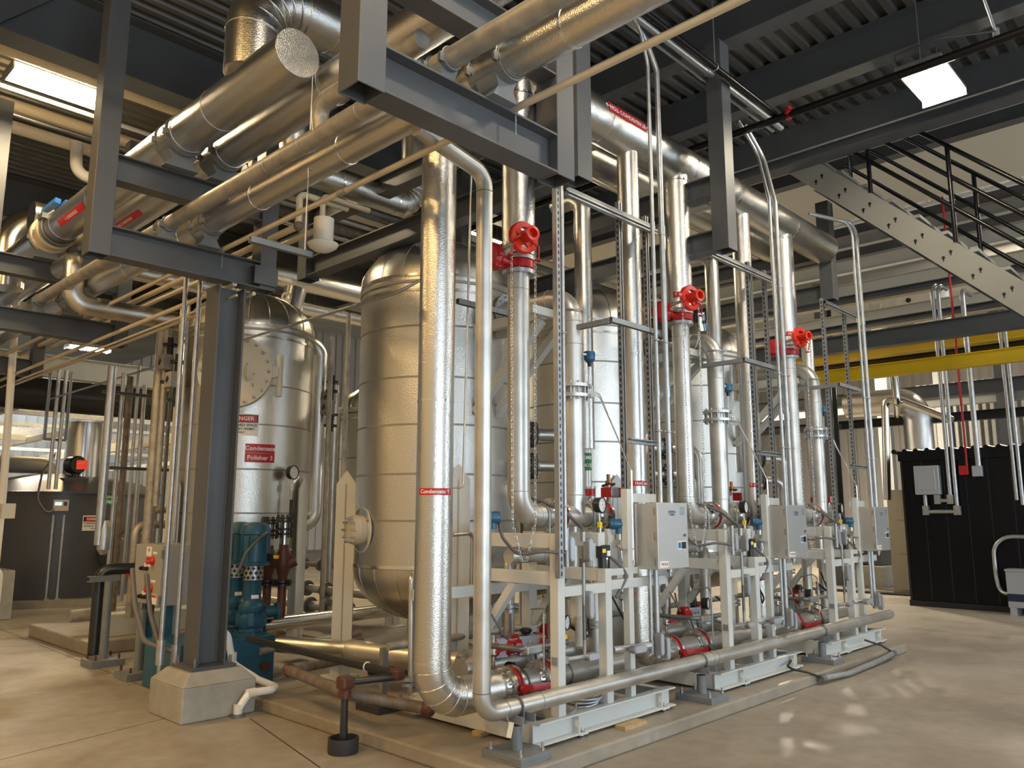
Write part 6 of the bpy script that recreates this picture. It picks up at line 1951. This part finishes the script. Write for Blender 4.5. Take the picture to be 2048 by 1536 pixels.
# second row header and duct
xpipe('fat jacketed header crossing behind the column toward the nearest tank', 640, 568, 10.2, .17, 2.5, 13, name='insulated_header')
xpipe('slimmer jacketed pipe below the fat header behind the column', 640, 622, 10.6, .11, 3.5, 13, name='insulated_header')
a = W(590, 595, Y=10.0)
tag(MB().cyl(a + V((0, 0, .12)), a + V((-.06, 0, -.22)), .16, 22).build('duct_stub', 'jacket_smooth'), 'short silver stub angled down over the rear tank', 'duct')
for k, (v, r, m) in enumerate(((400, .045, 'cream_pipe'), (418, .07, 'galv_dark'), (436, .05, 'cream_pipe'), (452, .03, 'galv'), (470, .06, 'grey_pipe'), (488, .03, 'galv'))):
    xpipe(('top cream', 'dark grey', 'lower cream', 'thin silver', 'brown grey', 'lowest thin silver')[k] + ' pipe in the bundle above the nearest tank', 720, v, 7.4 + .12 * k, r, 3.75, 13, m, grp='pipe bundle above the tanks')
for k, (u, v0, v1, r) in enumerate(((787, 435, 480, .03), (806, 428, 485, .025))):
    a, c = W(u, v0 - 20, Y=7.5), W(u, v1, Y=7.5)
    tag(MB().cyl(a, c, r, 12).build('drop_pipe', 'galv_dark'), ('left' if k == 0 else 'right') + ' short upright pipe in the bundle above the nearest tank', 'pipe')
for k, (u, v) in enumerate(((762, 512), (752, 462))):
    q = W(u, v, Y=8.0)
    tag(MB().ball(q, .05, 10).cyl(q - V((0, 0, .1)), q + V((0, 0, .25 if k == 0 else .08)), .02, 8).build('fire_sprinkler', 'red'), ('lower' if k == 0 else 'upper') + ' red sprinkler fitting above the dome of the nearest tank', 'sprinkler')
# small pipes with elbows on the strut bracket
a, c = W(500, 478, Y=4.75), W(622, 512, Y=4.75)
z = a.z
t = thing('strut_bracket', 'grey slotted strut cross piece carrying small pipes right of the column top', 'strut', (a.x, 4.75, z))
strut(MB(), (a.x, 4.75, z), (c.x, 4.75, z), (0, 0, 1), slots=False).build('channel', 'galv_dark', t)
each('hanger_rod', 'galv', t, [MB().cyl((c.x - .05, 4.75, z), (c.x - .05, 4.75, z + 1.5), .006, 6)])
for k, (u, v, r, xx) in enumerate(((597, 452, .030, 3.52), (644, 455, .026, 3.72))):
    e = W(u, v, X=xx)
    o = MB().tube([(xx, 14.2, e.z), (xx, e.y, e.z), (xx, e.y, e.z + .3), (xx + .5, e.y, e.z + .3)], r, .06, 14).build('steel_pipe', 'cream_pipe')
    tag(o, ('left' if k == 0 else 'right') + ' small steel pipe with an elbow resting on the strut cross piece', 'pipe')
    MB().ball((xx, e.y, e.z), r * 1.5, 12).build('elbow', 'grey_pipe', o)
o = MB().tube([(4.02, 14.2, z + .05), (4.02, 5.2, z + .05), (4.2, 5.0, z + .2), (4.2, 5.0, z + 1.2)], .014, .1, 10).build('conduit', 'galv')
tag(o, 'thin conduit bending up at the end of the strut cross piece', 'conduit')
q = W(646, 488, Y=5.6)
tag(MB().cyl(q - V((0, 0, .02)), q + V((0, 0, .22)), .085, 18).lathe([(0, -.07), (.07, -.06), (.115, -.03), (.13, 0), (.08, .02)], q, n=24).build('ceiling_horn', 'cream'), 'cream round horn speaker hanging among the small pipes', 'speaker')
# three conduits crossing left of the column at rack height
for k, (u, v) in enumerate(((330, 625), (345, 640), (300, 640))):
    e = W(u, v, Z=3.62)
    tag(MB().cyl((e.x, 6.5, 3.62 - .05 * k), (e.x, 14.2, 3.62 - .05 * k), (.022, .018, .012)[k], 12).build('conduit', 'cream_pipe'), ('upper', 'middle', 'lowest thin')[k] + ' conduit running away under the rack left of the column', 'conduit', 'conduits under the rack')
# pale beam, dark duct and hung strut behind at left
z = W(200, 745, Y=14.5).z
tag(MB().ibeam((1.5, 14.5, z), (9.5, 14.5, z), .36, .2).build('platform_beam', 'skid_paint'), 'broad pale beam crossing behind the upright pipes at left', 'beam')
xpipe('dark fat duct below the pale beam at left', 200, 800, 16.0, .30, -3, 9, 'black_pipe', 'duct', name='dark_duct')
t = thing('strut_trapeze', 'hung slotted strut trapeze with two pipes over the brine tank', 'strut', W(115, 880, Y=14.0))
zt, zb = W(115, 740, Y=14.0).z, W(115, 880, Y=14.0).z
xs = [W(u, 800, Y=14.0).x for u in (96, 138)]
for x_ in xs: strut(MB(), (x_, 14, zb), (x_, 14, zt), (0, -1, 0)).build('upright', 'galv', t)
strut(MB(), (xs[0], 14, zb), (xs[1], 14, zb), (0, -1, 0)).build('cross_piece', 'galv', t)
for k in range(2):
    x_ = xs[0] + (xs[1] - xs[0]) * (.36 + .34 * k)
    tag(MB().cyl((x_, 13.95, 2.0), (x_, 13.95, zt), .03, 12).build('hung_pipe', 'galv'), ('left' if k == 0 else 'right') + ' pipe held in the strut trapeze over the brine tank', 'pipe')
# upright pipes left of the column
UP = ((212, 900, 10.2, .05, 3.4, 1.25, 'galv', 'stout grey conduit with a sealing fitting left of the starter panel'), (236, 900, 10.6, .028, 3.4, .5, 'galv', 'slim silver pipe second of the upright row at left'), (250, 900, 10.8, .04, 3.4, .4, 'grey_pipe', 'brownish grey pipe third of the upright row at left'), (266, 900, 11.0, .022, 3.6, .5, 'galv', 'thin silver pipe fourth of the upright row at left'), (308, 900, 9.6, .062, 4.0, .5, 'pipe_bare', 'fat bare steel pipe standing behind the starter panel'), (325, 820, 9.4, .035, 4.0, 1.7, 'pipe_bare', 'bare steel pipe right of the fat one behind the panel'), (352, 820, 9.0, .03, 4.0, 1.2, 'cream_pipe', 'beige pipe close left of the column flange'), (364, 820, 8.8, .02, 4.0, 1.3, 'galv', 'thin bright conduit close left of the column flange'), (280, 900, 11.4, .03, 3.4, .4, 'galv', 'silver pipe between the thin and fat upright pipes'), (333, 900, 9.9, .022, 3.6, .9, 'galv_dark', 'dark thin pipe behind the starter panel'))
for u, v, Y, r, z1, z0, m, lab in UP:
    q = W(u, v, Y=Y)
    tag(MB().cyl((q.x, Y, z0), (q.x, Y, z1), r, 16).build('upright_pipe', m), lab, 'pipe', 'upright pipes left of the column')
q = W(208, 1075, Y=10.2)
tag(MB().lathe([(.03, -.2), (.07, -.14), (.07, .1), (.04, .2)], q, n=16).build('seal_fitting', 'galv'), 'bulging seal fitting at the foot of the stout conduit', 'fitting')
for k, (v, lab) in enumerate(((783, 'upper slotted strut rail across the upright pipes at left'), (935, 'lower slotted strut rail across the upright pipes at left'))):
    a, c = W(205, v, Y=10.5), W(318, v + 8, Y=10.5)
    tag(strut(MB(), (a.x, 10.5, a.z), (c.x + .2, 10.5, a.z), (0, -1, 0)).build('strut_rail', 'galv_dark'), lab, 'strut', 'strut rails')
# bends at the foot of the upright pipes
for k, (u, v, r, lab) in enumerate(((262, 1080, .05, 'grey pipe with a bend and red coupling behind the panel'), (290, 1050, .04, 'bent brown pipe behind the panel top'))):
    q = W(u, v, Y=10.0)
    o = MB().tube([q + V((.9, 0, .18)), q + V((.05, 0, .18)), q + V((.05, 0, -.9))], r, .12, 14).build('bent_pipe', 'pipe_bare')
    tag(o, lab, 'pipe')
    if k == 0: MB().cyl(q + V((.05, 0, -.42)), q + V((.05, 0, -.34)), .085, 16).build('coupling', 'red', o)
# pump skid pieces on the plinth left
p_ = W(300, 1290, Z=.2)
tag(MB().box((p_.x - .3, p_.y + 1.0, 0), (p_.x + 2.2, p_.y + 3.2, .16)).build('concrete_plinth', 'pad_concrete', bevel=.02), 'low concrete plinth left of the blue tank', 'plinth')
tag(MB().box((p_.x, p_.y + 1.2, .16), (p_.x + 1.8, p_.y + 1.5, .42)).build('base_frame', 'skid_paint', bevel=.01), 'pale base frame on the left plinth behind the posts', 'frame')
q = W(190, 1245, Y=p_.y + 1.9)
o = MB().tube([q + V((-.3, 0, .1)), q + V((1.0, 0, .1)), q + V((1.0, 0, .5))], .075, .14, 18).build('steel_pipe', 'pipe_bare')
tag(o, 'bare steel pipe lying low behind the grey post at left', 'pipe')
# white pvc pipe at the left edge
a, c = W(0, 1090, Y=13.0), W(40, 640, Y=13.0)
o = MB().tube([W(34, 590, Y=13.0), W(6, 985, Y=13.0), W(-14, 1180, Y=13.0)], .05, None, 16).build('pvc_pipe', 'pvc')
tag(o, 'pale plastic pipe running down the left edge', 'pipe')
q = W(0, 1160, Y=12.6)
tag(MB().tube([q + V((-.3, 0, .2)), q + V((-.02, 0, .12)), q + V((-.02, 0, -.3))], .05, .1, 16).build('pvc_elbow', 'pvc'), 'white plastic elbow at the left edge above a concrete block', 'pipe')
q = W(0, 1238, Z=0)
tag(MB().box((q.x - .6, q.y - .2, 0), (q.x + .1, q.y + .6, .75)).build('concrete_block', 'pier_concrete', bevel=.02), 'concrete pier block cut by the left edge', 'pier')
q = W(15, 1022, Y=12.4)
tag(MB().cbox(q, (.16, .12, .2)).build('switch_box', 'cream', bevel=.006), 'small pale switch box at the left edge before the brine tank', 'junction box')
# verticals and valves between the two tank rows
MID_ = ((657, 8.2, .03, 3.75, .5, 'pipe_bare', 'bare pipe with an elbow top between the tanks'), (690, 7.9, .028, 4.0, .4, 'pipe_bare', 'tall brownish pipe left of the nearest tank'), (668, 9.5, .05, 3.4, .4, 'stainless', 'stainless pipe beyond the jacketed drop pipe'), (705, 9.8, .06, 2.6, .4, 'stainless', 'paler stainless pipe close left of the nearest tank'), (678, 10.2, .03, 3.2, .4, 'galv', 'thin galvanized pipe between the two tank rows'))
for u, Y, r, z1, z0, m, lab in MID_:
    q = W(u, 850, Y=Y)
    tag(MB().cyl((q.x, Y, z0), (q.x, Y, z1), r, 14).build('upright_pipe', m), lab, 'pipe', 'upright pipes between the tanks')
for k, (u, v, Y) in enumerate(((655, 815, 8.6), (658, 795, 9.0), (345, 760, 8.9), (330, 725, 9.2))):
    q = W(u, v, Y=Y)
    lab = ('lower actuated valve left of the nearest tank', 'upper actuated valve left of the nearest tank', 'lower dark actuated valve left of the column', 'upper dark actuated valve left of the column')[k]
    t = thing('actuated_valve', lab, 'valve', q, 'dark actuated valves')
    MB().cbox(q, (.12, .16, .18)).build('actuator', 'panel_grey', t, bevel=.01)
    MB().cbox(q + V((-.062, 0, 0)), (.004, .05, .07), rot=Matrix.Rotation(PI / 4, 3, 'X')).build('position_mark', 'black', t)
    MB().cyl(q + V((.05, 0, -.3)), q + V((.05, 0, .3)), .035, 14).lathe([(.03, 0), (.085, 0), (.085, .025), (.03, .025)], q + V((.05, 0, -.24)), n=18).lathe([(.03, 0), (.085, 0), (.085, .025), (.03, .025)], q + V((.05, 0, .2)), n=18).build('body', 'black', t)
# small head of the next rear vessel
tank(7.2, 9.6, 'second rear jacketed tank half hidden behind the nearest tank', legs=(250, 130), zs=(1.25, 3.1), bz=(1.8, 2.4), R=.62, hd=.4)
tank(9.6, 9.2, 'third rear jacketed tank behind the middle tank', legs=(250, 130), zs=(1.25, 3.5), bz=(1.8, 2.4, 3.0))
# far hall on the left: bright beams and platforms
for k, (Yb, v, m, h) in enumerate(((20, 860, 'cream', .14), (21, 835, 'panel_grey', .25), (22, 880, 'white', .12), (23, 905, 'skid_paint', .2), (24, 815, 'wall_light', .25), (25, 925, 'white', .12), (26, 890, 'panel_grey', .3), (27, 845, 'cream', .2))):
    X = 3.5 + k * 1.3
    z = W(160, v, Y=Yb).z
    b = MB().bar((X, 17.5, z), (X, 32, z), .14, h)
    tag(b.build('far_beam', m), ('cream', 'grey', 'white slim', 'pale green', 'broad pale', 'lower white', 'deep grey', 'upper cream')[k] + ' far beam in the bright hall beyond the brine tank', 'beam', 'far beams beyond the brine tank')
    b = MB().bar((-2 + k * .4, Yb, z + .3), (14, Yb, z + .3), .1, h * .7)
    tag(b.build('far_rail', m if k % 2 else 'galv'), ('first', 'second', 'third', 'fourth', 'fifth', 'sixth', 'seventh', 'eighth')[k] + ' far rail crossing the bright hall beyond the brine tank', 'rail', 'far rails beyond the brine tank')
q = W(167, 890, Y=17.0)
tag(MB().cyl((q.x, 17.0, 2.2), (q.x, 17.0, W(167, 846, Y=17.0).z), .32, 24).build('silver_duct', 'jacket_smooth'), 'upright silver duct beyond the brine tank', 'duct')
q = W(196, 905, Y=19.0)
b = MB().cbox(q, (.3, .03, .55), rot=Matrix.Rotation(-.5, 3, 'Y'))
for s in (-.17, 0, .17): b.cbox(q + V((-s * .48, -.018, s * .88)), (.3, .01, .07), 'black', Matrix.Rotation(.5, 3, 'Y'))
tag(b.build('hazard_board', 'yellow_tag'), 'yellow and black striped board beyond the brine tank', 'hazard board')
# floor mat strip right
p_, q_ = W(1735, 1187, Z=0), W(1835, 1190, Z=0)
tag(MB().box((p_.x, p_.y - .8, 0), (p_.x + .35, p_.y + 1.6, .03)).build('cable_ramp', 'black'), 'black strip lying on the floor before the beige cabinet', 'floor strip')
# ------------------------------------------------------------------ small valves, tubes and cables around the skids
ORD = ('first', 'second', 'third', 'fourth')
for i in range(3):
    N = NEAR[i]
    x0 = SX[i]
    for k, (dx, y, z, hc) in enumerate(((.30, 4.38, .60, 'red'), (.95, 4.40, .58, 'red'), (1.28, 4.32, .66, 'black'), (1.38, 3.98, .95, 'red'))):
        c = V((x0 + dx, y, z))
        t = thing('ball_valve', ('red' if hc == 'red' else 'black') + ' handled ball valve, ' + ORD[k] + ' from the left on the rear header of the ' + N + ' skid', 'valve', c, 'small ball valves')
        MB().cyl(c - V((0, 0, .12)), c + V((0, 0, .12)), .016, 10).lathe([(.016, -.035), (.032, -.02), (.032, .02), (.016, .035)], c, n=14).build('body', 'steel_bright', t)
        MB().bar(c + V((.0, -.035, 0)), c + V((.12, -.045, .015)), .02, .006, up=V((0, 1, 0))).cyl(c, c + V((0, -.04, 0)), .01, 8).build('handle', hc, t)
    for k, (dx, y, z0, z1, r, m) in enumerate(((.36, 4.62, .5, 1.5, .03, 'stainless'), (.8, 4.7, .45, 1.25, .045, 'stainless'), (1.2, 4.62, .4, 1.4, .022, 'galv'), (1.42, 4.3, .3, 1.1, .05, 'stainless'))):
        o = MB().tube([(x0 + dx, y, z0), (x0 + dx, y, z1), (x0 + dx + .3, y + .25, z1)], r, r * 2, 14).build('drop_line', m)
        tag(o, ORD[k] + ' upright line behind the front posts of the ' + N + ' skid', 'pipe', 'upright lines behind the skid posts')
        MB().lathe([(r, -.03), (r + .035, -.03), (r + .035, -.006), (r, -.006)], (x0 + dx, y, (z0 + z1) / 2), n=18).lathe([(r, .006), (r + .035, .006), (r + .035, .03), (r, .03)], (x0 + dx, y, (z0 + z1) / 2), n=18).build('flange', 'galv', o)
    for k, pts in enumerate(([(.75, 4.1, .82), (.9, 4.0, .68), (1.1, 4.1, .66), (1.25, 4.25, .9)], [(.1, 4.2, .9), (.2, 4.15, .72), (.4, 4.3, .7), (.5, 4.4, .85)], [(1.05, 3.85, 1.0), (1.15, 3.8, .8), (1.3, 3.9, .72), (1.45, 4.0, .9)])):
        o = MB().tube([V((x0 + a, b_, c)) for a, b_, c in pts], .008 if k else .011, .08, 8).build('loose_cable', 'black' if k != 1 else 'flex')
        tag(o, ('thick black', 'dark grey', 'slim black')[k] + ' cable looping through the frame of the ' + N + ' skid', 'cable', 'cables looping through the skids')
    o = MB().cyl((x0 - .2, 5.0, .62), (x0 + 1.7, 5.0, .62), .03, 14).build('cross_line', 'pipe_bare')
    tag(o, 'bare line crossing low behind the ' + N + ' skid', 'pipe', 'bare cross lines')
    MB().lathe([(0, 0), (.05, 0), (.07, .03), (.07, .12), (.05, .15), (0, .15)], (x0 + 1.05, 4.5, .57), n=16).build('valve_bonnet', 'red', o)
# lean tube and strut by the fat riser
a, c = W(943, 335, Y=4.5), W(926, 975, Y=4.5)
o = MB().tube([a, c, c + V((-.1, .15, 0))], .009, .03, 8).build('impulse_tube', 'stainless')
tag(o, 'long thin tube running down between the fat riser and the bare riser', 'tubing')
a = W(915, 602, Y=4.4)
tag(strut(MB(), a, a + V((.62, 0, 0)), (0, 0, -1), slots=False).build('strut_rail', 'galv_dark'), 'dark strut rail between the fat riser and the first chain valve', 'strut')
a, c = W(905, 1070, Y=4.7), W(945, 1066, Y=4.7)
o = MB().tube([a, c, c - V((0, 0, .5))], .016, .05, 10).build('small_line', 'stainless')
tag(o, 'small bent line with a black tail beside the bare riser', 'pipe')
# frames and lines seen between the two tank rows
for k, (x, y, w_, h) in enumerate(((5.9, 7.25, .9, .9), (7.9, 7.4, .9, 1.0))):
    t = thing('valve_stand', ('near' if k == 0 else 'far') + ' pale frame with valves standing between the tank rows', 'support frame', (x, y, .1), 'frames between the tank rows')
    for dx in (0, w_): MB().bar((x + dx, y, .1), (x + dx, y, h), .07, up=V((0, 1, 0))).build('post', 'skid_paint', t)
    MB().bar((x, y, h), (x + w_, y, h), .07).build('rail', 'skid_paint', t)
    for j in range(3):
        MB().cyl((x + .15 + j * .3, y, .2), (x + .15 + j * .3, y, h + .35), .035, 14).lathe([(.03, 0), (.08, 0), (.08, .02), (.03, .02)], (x + .15 + j * .3, y, h + .1), n=16).build('riser', 'stainless', t)
        MB().lathe([(0, 0), (.06, 0), (.06, .09), (0, .09)], (x + .15 + j * .3, y, .55), n=14).build('valve_body', 'galv_dark' if j % 2 else 'red', t)
for k, (ua, va, X, r, m, lab) in enumerate(((650, 1180, 5.9, .05, 'stainless', 'stainless line lying behind the rear tank leg'), (640, 1130, 6.6, .035, 'grey_pipe', 'brown grey line above the clutter behind the rear tank leg'), (655, 1215, 6.2, .06, 'stainless', 'lower stainless line behind the rear tank leg'))):
    q = W(ua, va, X=X)
    o = MB().cyl((X, q.y - 1.0, q.z), (X, q.y + 2.0, q.z), r, 14).build('cross_line', m)
    tag(o, lab, 'pipe', 'lines between the tank rows')
    for j in range(3): MB().lathe([(r, 0), (r + .05, 0), (r + .05, .05), (r, .05)], (X, q.y - .5 + .45 * j, q.z), (0, 1, 0), 16).build('flange', 'galv_dark', o)
# green and white small details on the front frame: junction covers behind the gauges
for i in range(3):
    D = V((SX[i] - SX[0], 0, 0))
    q = W(1222, 985, Y=4.25) + D
    t = thing('quarter_turn_actuator', 'small red and silver actuator behind the eye-level gauge of the ' + NEAR[i] + ' skid', 'actuator', q, 'small actuators behind the gauges')
    MB().cbox(q, (.12, .09, .08)).build('cylinder', 'panel_lid', t, bevel=.01)
    each('end_cap', 'red', t, [MB().cbox(q + V((s * .07, 0, 0)), (.025, .095, .085)) for s in (-1, 1)])
    MB().cyl(q - V((0, 0, .2)), q - V((0, 0, .04)), .018, 10).build('stem', 'steel_bright', t)
